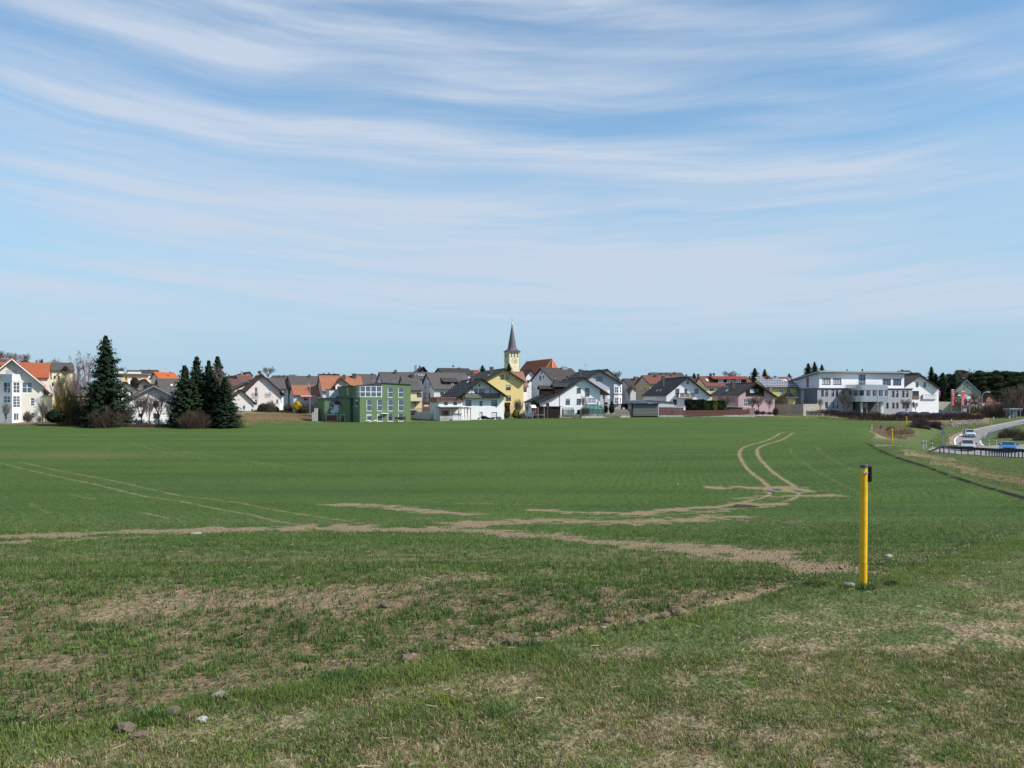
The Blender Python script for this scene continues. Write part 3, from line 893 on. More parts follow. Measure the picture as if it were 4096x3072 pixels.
 for i,(px,py,s,m,lb,ct) in enumerate(big):
  me = clod_mesh(ct,100 + i,m,0.62)
  p = hit(px,py)
  o = link('earth_clod' if ct == 'clod' else ('paper_scrap' if ct == 'litter' else 'field_stone'),me)
  o.location = (p.x,p.y,p.z + s * 0.12)
  o.scale = (s * 1.25,s,s)
  o.rotation_euler = (0,0,i * 1.3)
  tag(o,lb,ct)
    # clipped white slab lying on the cross track
 mb = MB(); mb.hexa([(-.16,-.05,0),(.16,-.05,0),(.16,.05,0),(-.16,.05,0),(-.14,-.04,.05),(.15,-.04,.05),(.14,.04,.05),(-.15,.04,.05)])
 o = mb.obj('white_board',M_STONE); o.location = hit(*Q_(1242,722)) + Vector((0,0,.01)); o.rotation_euler = (0,0,.1)
 tag(o,'short white board lying on the bare cross track at left','board')
    # dark burrow heap
 me = clod_mesh('heap',77,mat('dark_wet_earth',(0.03,0.026,0.022),0.95,0.3,6,.6,20),0.35)
 o = link('earth_heap',me); o.location = hit(*N_(680,850)); o.scale = (1.3,.8,0.5)
 tag(o,'low black heap of earth beside the wheel tracks','heap')
 for x,lb in ((948,'left puddle of the two in the wheel tracks'),(1220,'right puddle of the two in the wheel tracks')):
  mb = MB(); n = 18
  mb.face([(math.cos(k * 2 * math.pi / n) * .21 * (1 + .1 * math.sin(3 * k)),math.sin(k * 2 * math.pi / n) * .6 * (1 + .15 * math.cos(2 * k)),0) for k in range(n)])
  o = mb.obj('puddle',glass('puddle_water',(0.09,0.10,0.085),0.35,0.0))
  p = hit(*N_(x,698)); o.location = p + Vector((0,0,.03))
  tag(o,lb + ', grey standing water','puddle','puddles in the wheel tracks')
build_clods()
# ================================================================== building kit
FR = {'w': M_WHITE,'d': M_DARKF,'b': M_BROWNF}
class Bld:
 """a building whose walls are measured from the photograph on planes at their real distance"""
 def __init__(s,name,label,cat,K,bx,by,d,yaw,group=None):
  s.K = K
  px,py = K(bx,by)
  s.O = P(px,py,d)
  s.yaw = R(yaw)
  s.ax = Vector((math.cos(s.yaw),math.sin(s.yaw),0))
  s.ay = Vector((-math.sin(s.yaw),math.cos(s.yaw),0))
  s.root = thing(name,label,cat,s.O,s.yaw,group)
  s.C = Vector((0,0,CZ)) - s.O
  s.C = Vector((s.C.dot(s.ax),s.C.dot(s.ay),s.C.z))        # the eye, in local coordinates
 def ray(s,zx,zy):
  px,py = s.K(zx,zy)
  D = Vector(((px - 2048) / F,1,-(py - HY) / F))
  return Vector((D.dot(s.ax),D.dot(s.ay),D.z))
 def on(s,A,B,zx,zy):
  """(along, height) on the vertical plane through local A,B"""
  A = Vector((A[0],A[1],0)); B = Vector((B[0],B[1],0))
  dr = (B - A).normalized(); n = Vector((dr.y,-dr.x,0))
  D = s.ray(zx,zy)
  t = n.dot(A - s.C) / n.dot(D)
  p = s.C + D * t
  return (p - A).dot(dr),p.z
 def f(s,zx,zy,y=0.0):
  """local X, Z on the plane Y=y"""
  D = s.ray(zx,zy)
  t = (y - s.C.y) / D.y
  p = s.C + D * t
  return p.x,p.z
 def plane(s,p0,n,zx,zy):
  D = s.ray(zx,zy)
  t = n.dot(p0 - s.C) / n.dot(D)
  return s.C + D * t
    # ---- walls with real openings
 def facade(s,mb,A,B,prof,wins=(),rec=0.14):
  A3 = Vector((A[0],A[1],0)); B3 = Vector((B[0],B[1],0))
  dr = (B3 - A3).normalized(); n = Vector((dr.y,-dr.x,0))
  def T(u,z,o=0.0):
   q = A3 + dr * u + n * o
   return (q.x,q.y,z)
  zmin = min(p[1] for p in prof); smin = min(p[0] for p in prof); smax = max(p[0] for p in prof)
  loops = [[Vector((u,z,0)) for u,z in prof]]
  rects = []
  for w in wins:
   x0,y0,x1,y1,st = w[:5]
   u0,z1 = s.on(A,B,x0,y0)[0],s.on(A,B,(x0 + x1) / 2,y0)[1]
   u1,z0 = s.on(A,B,x1,y1)[0],s.on(A,B,(x0 + x1) / 2,y1)[1]
   if u1 < u0: u0,u1 = u1,u0
   u0 = max(u0,smin + .05); u1 = min(u1,smax - .05); z0 = max(z0,zmin + .1)
   if u1 - u0 < 0.12 or z1 - z0 < 0.12: continue
   rects.append((u0,u1,z0,z1,st))
   loops.append([Vector((u0,z0,0)),Vector((u0,z1,0)),Vector((u1,z1,0)),Vector((u1,z0,0))])
  flat = [p for l in loops for p in l]
  for tri in geometry.tessellate_polygon(loops):  # dark sheets on the wall paint the shade of recess and entrance
   a,b,c = (flat[i] for i in tri)
   if (b - a).cross(c - a).z < 0: b,c = c,b
   mb.face([T(a.x,a.y),T(b.x,b.y),T(c.x,c.y)])
  for u0,u1,z0,z1,st in rects:
   for (a,b) in (((u0,z0),(u1,z0)),((u1,z0),(u1,z1)),((u1,z1),(u0,z1)),((u0,z1),(u0,z0))):
    mb.face([T(*a),T(*a,-rec),T(*b,-rec),T(*b)])
   s.window(T,u0,u1,z0,z1,st,rec)
 def window(s,T,u0,u1,z0,z1,st,rec):
  def bx(mb,a0,a1,b0,b1,o0,o1):
   mb.hexa([T(a0,b0,o1),T(a1,b0,o1),T(a1,b0,o0),T(a0,b0,o0),T(a0,b1,o1),T(a1,b1,o1),T(a1,b1,o0),T(a0,b1,o0)])
  fm = FR.get(st[0],M_WHITE)
  kind = st[1:]
  fw = 0.095
  g = -rec + 0.03
  mb = MB()
  bx(mb,u0,u0 + fw,z0,z1,g,g + .06); bx(mb,u1 - fw,u1,z0,z1,g,g + .06)
  bx(mb,u0 + fw,u1 - fw,z0,z0 + fw,g,g + .06); bx(mb,u0 + fw,u1 - fw,z1 - fw,z1,g,g + .06)
  nm,fill = 'window',G_BLUE
  nx,ny = 1,1
  if kind[:2].isdigit():
   nx,ny = int(kind[0]),int(kind[1])
   if 'k' in kind: fill = G_DARK
   if 'l' in kind: fill = M_BLIND
  elif kind == 'gar': nm,fill = 'garage_door',M_SHUT
  elif kind == 'shut': nm,fill = 'window',M_SHUT
  elif kind == 'door': nm,fill = 'door',M_DARKF
  elif kind == 'wdoor': nm,fill = 'door',M_SHUT
  elif kind == 'rdoor': nm,fill = 'door',M_REDDOOR
  W = u1 - u0 - 2 * fw; Hh = z1 - z0 - 2 * fw
  for i in range(1,nx):
   c = u0 + fw + W * i / nx
   bx(mb,c - .04,c + .04,z0 + fw,z1 - fw,g + .003,g + .063)
  for j in range(1,ny):
   c = z0 + fw + Hh * j / ny
   bx(mb,u0 + fw,u1 - fw,c - .035,c + .035,g + .006,g + .066)
  if nm == 'window' and z1 - z0 < 1.9 and 'n' not in kind:
   bx(mb,u0 - .06,u1 + .06,z0 - .06,z0 - .004,-rec,.06)
  w = mb.obj(nm,fm,s.root)
  pn = 'pane' if fill in (G_BLUE,G_DARK,G_PALE) else ('blind' if fill is M_BLIND else ('shutter' if nm == 'window' else 'leaf_panel'))
  for i in range(nx):
   for j in range(ny):
    a0 = u0 + fw + W * i / nx; a1 = u0 + fw + W * (i + 1) / nx
    b0 = z0 + fw + Hh * j / ny; b1 = z0 + fw + Hh * (j + 1) / ny
    pb = MB()
    if pn == 'pane':
     e = rng.uniform(-.004,.004)
     pb.face([T(a0,b0,g + .02 + e),T(a1,b0,g + .02),T(a1,b1,g + .02),T(a0,b1,g + .02 - e)])
    else:
     k = max(1,int((b1 - b0) / .28))
     for q in range(k):
      bx(pb,a0,a1,b0 + (b1 - b0) * q / k,b0 + (b1 - b0) * (q + .9) / k,g + .0,g + .035)
     bx(pb,a0,a1,b0,b1,g - .01,g + .015)
    pb.obj(pn,fill,w)
  if fill is G_BLUE and rng.uniform() < .35 and nx == 1 and ny == 1 and (u1 - u0) > .8:
   cb = MB(); cz = z0 + (z1 - z0) * rng.uniform(.55,.8)
   bx(cb,u0 + fw,u1 - fw,cz,z1 - fw,g - .02,g + .045)
   cb.obj('roller_blind',M_CURT,w)
    # ---- roof slabs laid in courses
 def slab(s,name,m,e0,e1,r1,r0,th=0.16,course=0.36,over=None):
  """e0,e1 lower edge; r1,r0 upper edge; top surface; courses step down the slope"""
  e0,e1,r0,r1 = map(Vector,(e0,e1,r0,r1))
  L = ((r0 - e0).length + (r1 - e1).length) / 2
  n = max(1,int(L / course)) if course else 1
  nrm = (e1 - e0).cross(r0 - e0).normalized()
  if nrm.z < 0: nrm = -nrm
  mb = MB()
  wid = (e1 - e0).length
  for k in range(n):
   t0,t1 = k / n,(k + 1) / n
   a,b = e0.lerp(r0,t0) + nrm * .045,e1.lerp(r1,t0) + nrm * .045
   c,d = e1.lerp(r1,t1),e0.lerp(r0,t1)
   mb.face([a,b,c,d],[(0,t0 * L),(wid,t0 * L),(wid,t1 * L),(0,t1 * L)])
   a2,b2 = e0.lerp(r0,t0),e1.lerp(r1,t0)
   mb.face([a2,b2,b,a],[(0,t0 * L),(wid,t0 * L),(wid,t0 * L),(0,t0 * L)])
  dn = -nrm * th
  q = [e0,e1,r1,r0]
  p = [v + dn for v in q]
  mb.face(p[::-1])
  for i in range(4):
   j = (i + 1) % 4
   mb.face([p[i],p[j],q[j],q[i]])
  return mb.obj(name,m,s.root)
 def verge_board(s,pts,m=None,w=0.2,t=0.05):
  """barge board under a sloping roof edge: pts two local points"""
  a,b = Vector(pts[0]),Vector(pts[1])
  mb = MB()
  side = Vector((b.x - a.x,b.y - a.y,0))
  n = Vector((side.y,-side.x,0))
  n = n.normalized() * t if n.length > 0 else Vector((0,-t,0))
  dz = Vector((0,0,-w))
  mb.hexa([a + dz + n,b + dz + n,b + dz,a + dz,a + n,b + n,b,a])
  mb.obj('barge_board',m or M_DWOOD,s.root)
 def chimney(s,x0,y0,x1,y1,Y,m=None,cap=True,dy=0.7):
  X0,Z1 = s.f(x0,y0,Y); X1,Z0 = s.f(x1,y1,Y)
  mb = MB(); mb.box(X0,X1,Y,Y + dy,Z0 - 0.9,Z1)
  c = mb.obj('chimney',m or M_CHIM,s.root)
  if cap:
   k = MB(); k.box(X0 - .08,X1 + .08,Y - .08,Y + dy + .08,Z1,Z1 + .07)
   k.box(X0 + (X1 - X0) * .3,X0 + (X1 - X0) * .7,Y + .2,Y + .45,Z1 + .07,Z1 + .22)
   k.obj('chimney_cap',M_ZINC,c)
  return c
 def poly(s,name,m,A,B,pts,o0,o1,parent=None,K=None):
  """flat piece on (or standing off) the wall plane A,B, outline from the photograph"""
  A3 = Vector((A[0],A[1],0)); B3 = Vector((B[0],B[1],0))
  dr = (B3 - A3).normalized(); n = Vector((dr.y,-dr.x,0))
  k0 = s.K
  if K: s.K = K
  P2 = [s.on(A,B,*p) for p in pts]
  s.K = k0
  v = [Vector((u,z,0)) for u,z in P2]
  mb = MB()
  def T(p,o):
   q = A3 + dr * p.x + n * o
   return (q.x,q.y,p.y)
  for tri in geometry.tessellate_polygon([v]):
   a,b,c = (v[i] for i in tri)
   if (b - a).cross(c - a).z < 0: b,c = c,b
   mb.face([T(a,o1),T(b,o1),T(c,o1)])
  for i in range(len(v)):
   j = (i + 1) % len(v)
   mb.face([T(v[i],o0),T(v[j],o0),T(v[j],o1),T(v[i],o1)])
  return mb.obj(name,m,parent or s.root)
 def roofpatch(s,name,m,p0,nrm,quad,h=0.08,parent=None,frame=None,pane=None):
  """rooflight / solar panel on a roof plane; quad in photo coordinates"""
  q = [s.plane(p0,nrm,*c) for c in quad]
  mb = MB()
  up = nrm * h
  mb.hexa([q[0],q[1],q[2],q[3],q[0] + up,q[1] + up,q[2] + up,q[3] + up])
  o = mb.obj(name,m,parent or s.root)
  if pane:
   c = sum(q,Vector()) / 4
   r = [c.lerp(v,.84) + nrm * (h + .006) for v in q]
   pb = MB(); pb.face(r)
   pb.obj('pane',pane,o)
  return o
    # ---- whole houses
 def gable(s,apex,tipL,tipR,xl,xr,L,wall,roof,of=0.9,ob=0.4,th=0.2,wins=(),lw=(),rw=(),barge=None,kneeL=None,base=4.0,recess=.14,deepL=None):
  """ridge runs away from the viewer; apex and tips measured on the front edge of the roof"""
  aX,aZ = s.f(*apex,-of); lX,lZ = s.f(*tipL,-of); rX,rZ = s.f(*tipR,-of)
  XL = s.f(xl,apex[1],0)[0]; XR = s.f(xr,apex[1],0)[0]
  ptsL = [(aX,aZ)]
  if kneeL: ptsL.append(s.f(*kneeL,-of))
  ptsL.append((lX,lZ))
  gap = th + 0.03
  def roofz(X):
   if X >= aX: return aZ + (rZ - aZ) * (X - aX) / (rX - aX)
   for (x0,z0),(x1,z1) in zip(ptsL[:-1],ptsL[1:]):
    if X >= x1 - 1e-6: return z0 + (z1 - z0) * (X - x0) / (x1 - x0)
   return lZ
  prof = [(0,-base),(XR - XL,-base),(XR - XL,roofz(XR) - gap),(aX - XL,aZ - gap)]
  if kneeL: prof.append((ptsL[1][0] - XL,ptsL[1][1] - gap))
  prof.append((0,roofz(XL) - gap))
  mb = MB()
  s.facade(mb,(XL,0),(XR,0),prof,wins,recess)
  s.facade(mb,(XL,L),(XL,0),[(0,-base),(L,-base),(L,roofz(XL) - gap),(0,roofz(XL) - gap)],lw,recess)
  s.facade(mb,(XR,0),(XR,L),[(0,-base),(L,-base),(L,roofz(XR) - gap),(0,roofz(XR) - gap)],rw,recess)
  s.facade(mb,(XR,L),(XL,L),[(XR - XL - u,z) for u,z in prof][::-1])
  mb.obj('wall',wall,s.root)
  y0,y1 = -of,L + ob
  for i,((x0,z0),(x1,z1)) in enumerate(zip(ptsL[:-1],ptsL[1:])):
   s.slab('roof',roof,(x1,y1,z1),(x1,y0,z1),(x0,y0,z0),(x0,y1,z0),th)
  s.slab('roof',roof,(rX,y0,rZ),(rX,y1,rZ),(aX,y1,aZ),(aX,y0,aZ),th)
  rb = MB(); rb.tube((aX,y0 - .02,aZ + .03),(aX,y1 + .02,aZ + .03),.13,.13,6)
  rb.obj('ridge_tiles',roof,s.root)
  bw = .24
  for (x0,z0),(x1,z1) in list(zip(ptsL[:-1],ptsL[1:])) + [((aX,aZ),(rX,rZ))]:
   s.verge_board([(x0,y0 - .01,z0 - .03),(x1,y0 - .01,z1 - .03)],barge,bw)
        # gutters with a downpipe
  for X,Z,xx in ((lX,lZ,XL),(rX,rZ,XR)):
   g = MB(); g.tube((X,y0,Z - .12),(X,y1,Z - .12),.07,.07,6)
   g.tube((X,y0 + .2,Z - .12),(xx,.1,Z - .6),.04,.04,5)
   g.obj('gutter',M_DMETAL if roof is not R_RED else M_ZINC,s.root)
  s.g = dict(aX=aX,aZ=aZ,lX=lX,lZ=lZ,rX=rX,rZ=rZ,XL=XL,XR=XR,L=L,y0=y0,y1=y1)
  nL = Vector((-(aZ - ptsL[1][1]),0,aX - ptsL[1][0])).normalized()
  s.left = (Vector((aX,0,aZ)),nL)
  return s
 def eave(s,eL,eR,rz,W,xl,xr,wall,roof,of=0.5,th=0.18,wins=(),lw=(),rw=(),barge=None,base=4.0,gx=None,slabs=True):
  """ridge runs across the view; eL,eR the front eaves; rz a point of the ridge"""
  lX,z0 = s.f(*eL,-of); rX,z1 = s.f(*eR,-of)
  eZ = (z0 + z1) / 2
  XL = s.f(xl,eL[1],0)[0]; XR = s.f(xr,eR[1],0)[0]
  rZ = s.f(*rz,W / 2)[1]
  sl = (rZ - eZ) / (W / 2 + of)
  gap = th + .03
  zw = eZ + sl * of - gap
  prof = [(0,-base),(XR - XL,-base),(XR - XL,zw),(0,zw)]
  gp = [(0,-base),(W,-base),(W,zw),(W / 2,rZ - gap),(0,zw)]
  mb = MB()
  s.facade(mb,(XL,0),(XR,0),prof,wins)
  s.facade(mb,(XL,W),(XL,0),gp,lw)
  s.facade(mb,(XR,0),(XR,W),gp,rw)
  s.facade(mb,(XR,W),(XL,W),prof)
  mb.obj('wall',wall,s.root)
  ya,yb = -of,W + of
  s.slab('roof',roof,(lX,ya,eZ),(rX,ya,eZ),(rX,W / 2,rZ),(lX,W / 2,rZ),th)
  s.slab('roof',roof,(rX,yb,eZ),(lX,yb,eZ),(lX,W / 2,rZ),(rX,W / 2,rZ),th)
  rb = MB(); rb.tube((lX,W / 2,rZ + .03),(rX,W / 2,rZ + .03),.13,.13,6)
  rb.obj('ridge_tiles',roof,s.root)
  for X,sg in ((lX,-1),(rX,1)):
   for y in (ya,yb):
    a = Vector((X + sg * .01,y,eZ - .03)); b = Vector((X + sg * .01,W / 2,rZ - .03))
    mbb = MB(); dz = Vector((0,0,-.22)); n = Vector((sg * .04,0,0))
    mbb.hexa([a + dz,b + dz,b + dz + n,a + dz + n,a,b,b + n,a + n])
    mbb.obj('barge_board',barge or M_DWOOD,s.root)
  g = MB(); g.tube((lX,ya,eZ - .1),(rX,ya,eZ - .1),.07,.07,6); g.obj('gutter',M_DMETAL,s.root)
  s.g = dict(lX=lX,rX=rX,eZ=eZ,rZ=rZ,W=W,XL=XL,XR=XR)
  s.front = (Vector((lX,ya,eZ)),Vector((0,-(rZ - eZ),W / 2 + of)).normalized())
  return s
 def block(s,name,m,plan,z0,z1,wins=None,top=None,top_m=None,roofname='roof',base=4.0,rec=.14):
  """flat-topped volume: plan = local corners counter-clockwise seen from above, front edge first"""
  mb = MB(); wins = wins or {}
  n = len(plan)
  zs = z1 if hasattr(z1,'__len__') else [z1] * n
  for i in range(n):
   a,b = plan[i],plan[(i + 1) % n]
   L = math.hypot(b[0] - a[0],b[1] - a[1])
   s.facade(mb,a,b,[(0,z0),(L,z0),(L,zs[(i + 1) % n]),(0,zs[i])],wins.get(i,()),rec)
  o = mb.obj(name,m,s.root)
  cx = sum(p[0] for p in plan) / n; cy = sum(p[1] for p in plan) / n
  e = top if top is not None else 0.12
  q = [(p[0] + (e if p[0] > cx else -e),p[1] + (e if p[1] > cy else -e)) for p in plan]
  rb = MB()
  rb.face([(x,y,z + .18) for (x,y),z in zip(q,zs)])
  rb.face([(x,y,z - .0) for (x,y),z in zip(q,zs)][::-1])
  for i in range(n):
   j = (i + 1) % n
   rb.face([(q[i][0],q[i][1],zs[i]),(q[j][0],q[j][1],zs[j]),(q[j][0],q[j][1],zs[j] + .18),(q[i][0],q[i][1],zs[i] + .18)])
  rb.obj(roofname,top_m or M_ZINC,s.root)
  return o
def antenna(b,zx,zy,Y,h=1.6):
 X,Z = b.f(zx,zy,Y)
 mb = MB(); mb.tube((X,Y,Z - .3),(X,Y,Z + h),.025,.02,5)
 for k in range(3): mb.tube((X - .4,Y,Z + h - .15 * k),(X + .4,Y,Z + h - .15 * k),.012,.012,4)
 mb.obj('antenna',M_DMETAL,b.root)
def dish(b,zx,zy,Y,r=.45):
 X,Z = b.f(zx,zy,Y)
 mb = MB(); n = 12
 for i in range(n):
  a0,a1 = 2 * math.pi * i / n,2 * math.pi * (i + 1) / n
  p = lambda a,q,d: (X + math.cos(a) * q,Y + d,Z + math.sin(a) * q)
  mb.face([p(a0,r,-.12),p(a1,r,-.12),(X,Y,Z)])
 mb.tube((X,Y,Z),(X,Y - .35,Z - .05),.02,.02,4)
 mb.tube((X,Y + .02,Z),(X,Y + .02,Z - 1.0),.03,.03,5)
 mb.obj('satellite_dish',M_DMETAL,b.root)
def dormer(b,name,face,eave_l,eave_r,depth,Y,wall,roof,wins=(),over=.25):
 """shed or gabled dormer standing on a front roof plane: face rect in photo coordinates"""
 x0,y0,x1,y1 = face
 X0,Z1 = b.f(x0,y0,Y); X1,Z0 = b.f(x1,y1,Y)
 mb = MB()
 b.facade(mb,(X0,Y),(X1,Y),[(0,Z0),(X1 - X0,Z0),(X1 - X0,Z1),(0,Z1)],wins,.06)
 b.facade(mb,(X0,Y + depth),(X0,Y),[(0,Z0),(depth,Z0),(depth,Z1),(0,Z1)])
 b.facade(mb,(X1,Y),(X1,Y + depth),[(0,Z0),(depth,Z0),(depth,Z1),(0,Z1)])
 d = mb.obj(name,wall,b.root)
 return d,X0,X1,Z0,Z1
# ================================================================== left part of the village
# --- big cream house at the left edge
b = Bld('cream_house','cream house with orange roof and tall white bay at the left edge','house',A_,200,1500,262,26)
b.gable((200,440),(-420,935),(757,895),-370,740,15,W_CREAM,R_RED,of=1.0,barge=R_RED and M_WHITE,
wins=[(372,842,548,1030,'w22'),(515,1112,592,1252,'w13'),(520,1366,592,1462,'w12'),(-330,842,-150,1030,'w22'),(-300,1110,-200,1252,'w12'),
(128,640,280,700,'w21')])
XW = b.g['XR']
# red wing with its eaves to the viewer, behind the gable
zr = b.f(560,510,5)[1]; ze = b.f(600,768,.6)[1]
x0 = b.f(250,510,5)[0]; x1 = b.f(828,640,3)[0]
b.slab('roof',R_RED,(x0,.7,ze),(x1 + .2,.7,ze),(x1 + .2,5,zr),(x0,5,zr))
b.slab('roof',R_RED,(x1 + .2,9.5,ze),(x0,9.5,ze),(x0,5,zr),(x1 + .2,5,zr))
mb = MB(); W = x1 - XW + 1
b.facade(mb,(x1 - W,1.2),(x1,1.2),[(0,-4),(W,-4),(W,ze - .1),(0,ze - .1)])
b.facade(mb,(x1,1.2),(x1,9),[(0,-4),(7.8,-4),(7.8,ze),(3.8,zr - .3),(0,ze)])
mb.obj('wall',W_CREAM,b.root)
# lean-to roof on the right
xa,za = b.f(745,930,-.5); xb,zb = b.f(880,1058,-.5)
b.slab('roof',R_RED,(xb,3,zb),(xb,-.5,zb),(xa,-.5,za),(xa,3,za),.14)
b.block('wall',W_PALEY,[(XW + .02,-.2),(b.f(880,1100,-.2)[0],-.2),(b.f(880,1100,-.2)[0],3),(XW + .02,3)],-4,zb - .25,{0: [(835,1150,862,1215,'w11')]},roofname='floor_slab')
# bay: two faces meeting in a corner, glazed on three storeys
cx,_ = b.f(205,900,-2.2); lx = b.f(-15,900,0)[0]; rx = b.f(352,900,0)[0]
zt = b.f(205,835,-2.2)[1]; zp = b.f(205,705,-2.2)[1]
mb = MB()
LL = math.hypot(cx - lx,2.2); LR = math.hypot(rx - cx,2.2)
b.facade(mb,(lx,0),(cx,-2.2),[(0,-4),(LL,-4),(LL,zt),(0,zt)],[(60,843,185,1030,'w22'),(60,1078,185,1200,'w22'),(75,1360,130,1480,'w12')],.08)
b.facade(mb,(cx,-2.2),(rx,0),[(0,-4),(LR,-4),(LR,zt),(0,zt)],[(222,843,338,1030,'w23'),(218,1075,345,1278,'w24'),(230,1366,322,1500,'w21')],.08)
bay = mb.obj('bay',M_WHITE,b.root)
mb = MB(); t = .12
for (p,q) in (((lx,0),(cx,-2.3)),((cx,-2.3),(rx + .1,0))):
 mb.hexa([(p[0],p[1] - .05,zt),(q[0],q[1] - .05,zt),(q[0],q[1] + t,zt),(p[0],p[1] + t,zt),(p[0],p[1] - .05,zp),(q[0],q[1] - .05,zp),(q[0],q[1] + t,zp),(p[0],p[1] + t,zp)])
mb.face([(lx,0,zt + .02),(cx,-2.25,zt + .02),(rx,0,zt + .02)])
mb.obj('balcony_parapet',M_SHUT,b.root)
b.poly('loggia',M_BLIND,(0,0),(1,0),[(112,640),(284,640),(284,705),(112,705)],0,.05)
for (q0,q1,nm) in (((828,943),(960,1045),'balcony'),((800,1228),(882,1330),'balcony')):
 xa,za = b.f(q0[0],q0[1],1.2); xb,zb = b.f(q1[0],q1[1],1.2)
 mb = MB(); mb.box(xa,xb,1.1,1.16,zb,za); mb.box(xb - .06,xb,1.16,3.2,zb,za); mb.box(xa,xb,1.16,3.2,zb,zb + .12)
 mb.obj(nm,M_WHITE,b.root)
b.chimney(272,452,326,500,4.5,M_ZINC)
b = Bld('solar_house','orange roof with solar collectors just behind the cream house, at the left edge','house',A_,60,800,320,30)
b.eave((-260,560),(150,560),(0,455),9,-240,140,W_CREAM,R_RED)
for k in range(3):
 x = -60 + k * 62
 b.roofpatch('solar_panel',G_DARK,*b.front,[(x,500),(x + 54,500),(x + 44,462),(x - 10,462)],.08)
b = Bld('red_gable_house','small red roof showing above the orange roof of the cream house','house',A_,420,700,360,36)
b.gable((445,468),(350,500),(520,512),365,505,9,W_CREAM,R_MAROON,of=.6)
b.chimney(612,478,640,505,3)
# --- grey hipped house behind the bare trees
b = Bld('grey_roof_villa','pale yellow house with grey hipped roof behind bare trees left of the big spruce','house',A_,1000,960,325,33)
b.eave((828,640),(1270,640),(1080,522),9,845,1250,W_PALEY,R_GREYB,
wins=[(912,735,944,785,'d11'),(980,735,1015,785,'d11'),(880,850,915,905,'d11'),(980,850,1015,900,'d11')])
b.gable((1120,566),(1030,640),(1200,640),1045,1190,5,W_PALEY,R_GREYB,of=1.2)
b.chimney(1003,515,1038,560,4.2)
# --- white house between the conifers
b = Bld('white_gable_house','white gabled house with brown windows between the big spruce and the spruce group','house',B_,520,1545,255,27)
b.gable((575,898),(92,1132),(1010,1118),78,962,12,W_WHITE,R_GREYB,of=1.0,barge=M_GREYWOOD,
wins=[(262,1167,455,1258,'b21'),(563,1167,655,1258,'b11'),(565,1380,642,1456,'b11k'),(312,1382,362,1432,'b11k')])
for zy in (1140,1332):
 b.poly('string_course',M_GREYWOOD,(0,0),(1,0),[(80,zy),(958,zy),(958,zy + 7),(80,zy + 7)],0,.03)
b.chimney(512,870,570,900,5)
antenna(b,600,930,6,.8)
b = Bld('white_side_house','white house with brown verges half hidden behind the big spruce','house',B_,150,1085,300,31)
b.gable((108,845),(-220,1040),(322,985),-180,305,10,W_WHITE,R_GREYB,of=.8,wins=[(62,985,105,1075,'d11'),(178,1005,215,1060,'d11')])
b.chimney(140,775,172,860,4,M_WHITE)
b = Bld('porch_house','low house with brown roof and dark porch between the white house and the apricot block','house',B_,440,965,330,30)
b.gable((432,795),(335,845),(560,900),372,540,9,W_CREAM,R_BROWN,of=1.6,wins=[(400,895,490,955,'d21')])
b.chimney(525,815,540,865,1,M_METAL,False,.25)
b = Bld('apricot_block','long apricot house with grey flat roof above the white gabled house','house',B_,300,810,400,26)
z0,z1 = b.f(300,812)[1],b.f(300,712)[1]
xa,xb = b.f(20,700)[0],b.f(478,700)[0]
b.block('wall',W_ORANGE,[(xa,0),(xb,0),(xb,10),(xa,10)],z0 - 4,z1,{0: [(90,752,118,800,'d11'),(200,760,245,800,'d11'),(312,762,348,800,'w11'),(380,735,412,780,'w11')]},.8,M_ZINC)
z2 = b.f(300,650)[1]
b.block('upper_storey',W_CREAM,[(b.f(140,660)[0],1.5),(b.f(365,660)[0],1.5),(b.f(365,660)[0],9),(b.f(140,660)[0],9)],z1 + .19,z2,None,.3,M_DMETAL)
b.block('wall',W_CREAM,[(b.f(-160,660)[0],1.5),(b.f(60,660)[0],1.5),(b.f(60,660)[0],9),(b.f(-160,660)[0],9)],z1 + .19,z2 + .1,None,.3,M_DMETAL)
b = Bld('brown_roof_house','long brown roof on the skyline behind the apricot house','house',B_,500,760,440,26)
b.eave((372,700),(672,700),(500,643),9,385,655,W_CREAM,R_BROWN)
b.chimney(340,632,360,655,4); b.chimney(484,633,508,655,4)
b = Bld('bright_orange_house','house with bright orange roof and pale gable left of the spruce group','house',B_,760,830,380,36)
b.eave((652,783),(1010,783),(800,684),9.5,665,1000,W_CREAM,tiles('tiles_bright_orange',(0.62,0.17,0.05),(0.52,0.14,0.045)),lw=[(585,735,600,765,'w11')],wins=[(870,788,912,806,'w11')])
b.roofpatch('rooflight',M_DARKF,*b.front,[(808,745),(838,745),(828,722),(800,722)],.08,pane=G_BLUE)
b.chimney(848,678,872,695,4.4)
b = Bld('broad_brown_house','broad brown roof with two white rooflights in front of the bright orange roof','house',B_,800,1130,325,33)
b.eave((700,1030),(1060,1030),(800,792),11,715,1040,W_CREAM,R_GREYB)
for x in (858,932):
 b.roofpatch('rooflight',M_WHITE,*b.front,[(x + 8,910),(x + 42,910),(x + 32,882),(x,882)],.08,pane=M_SHUT)
mb = MB()
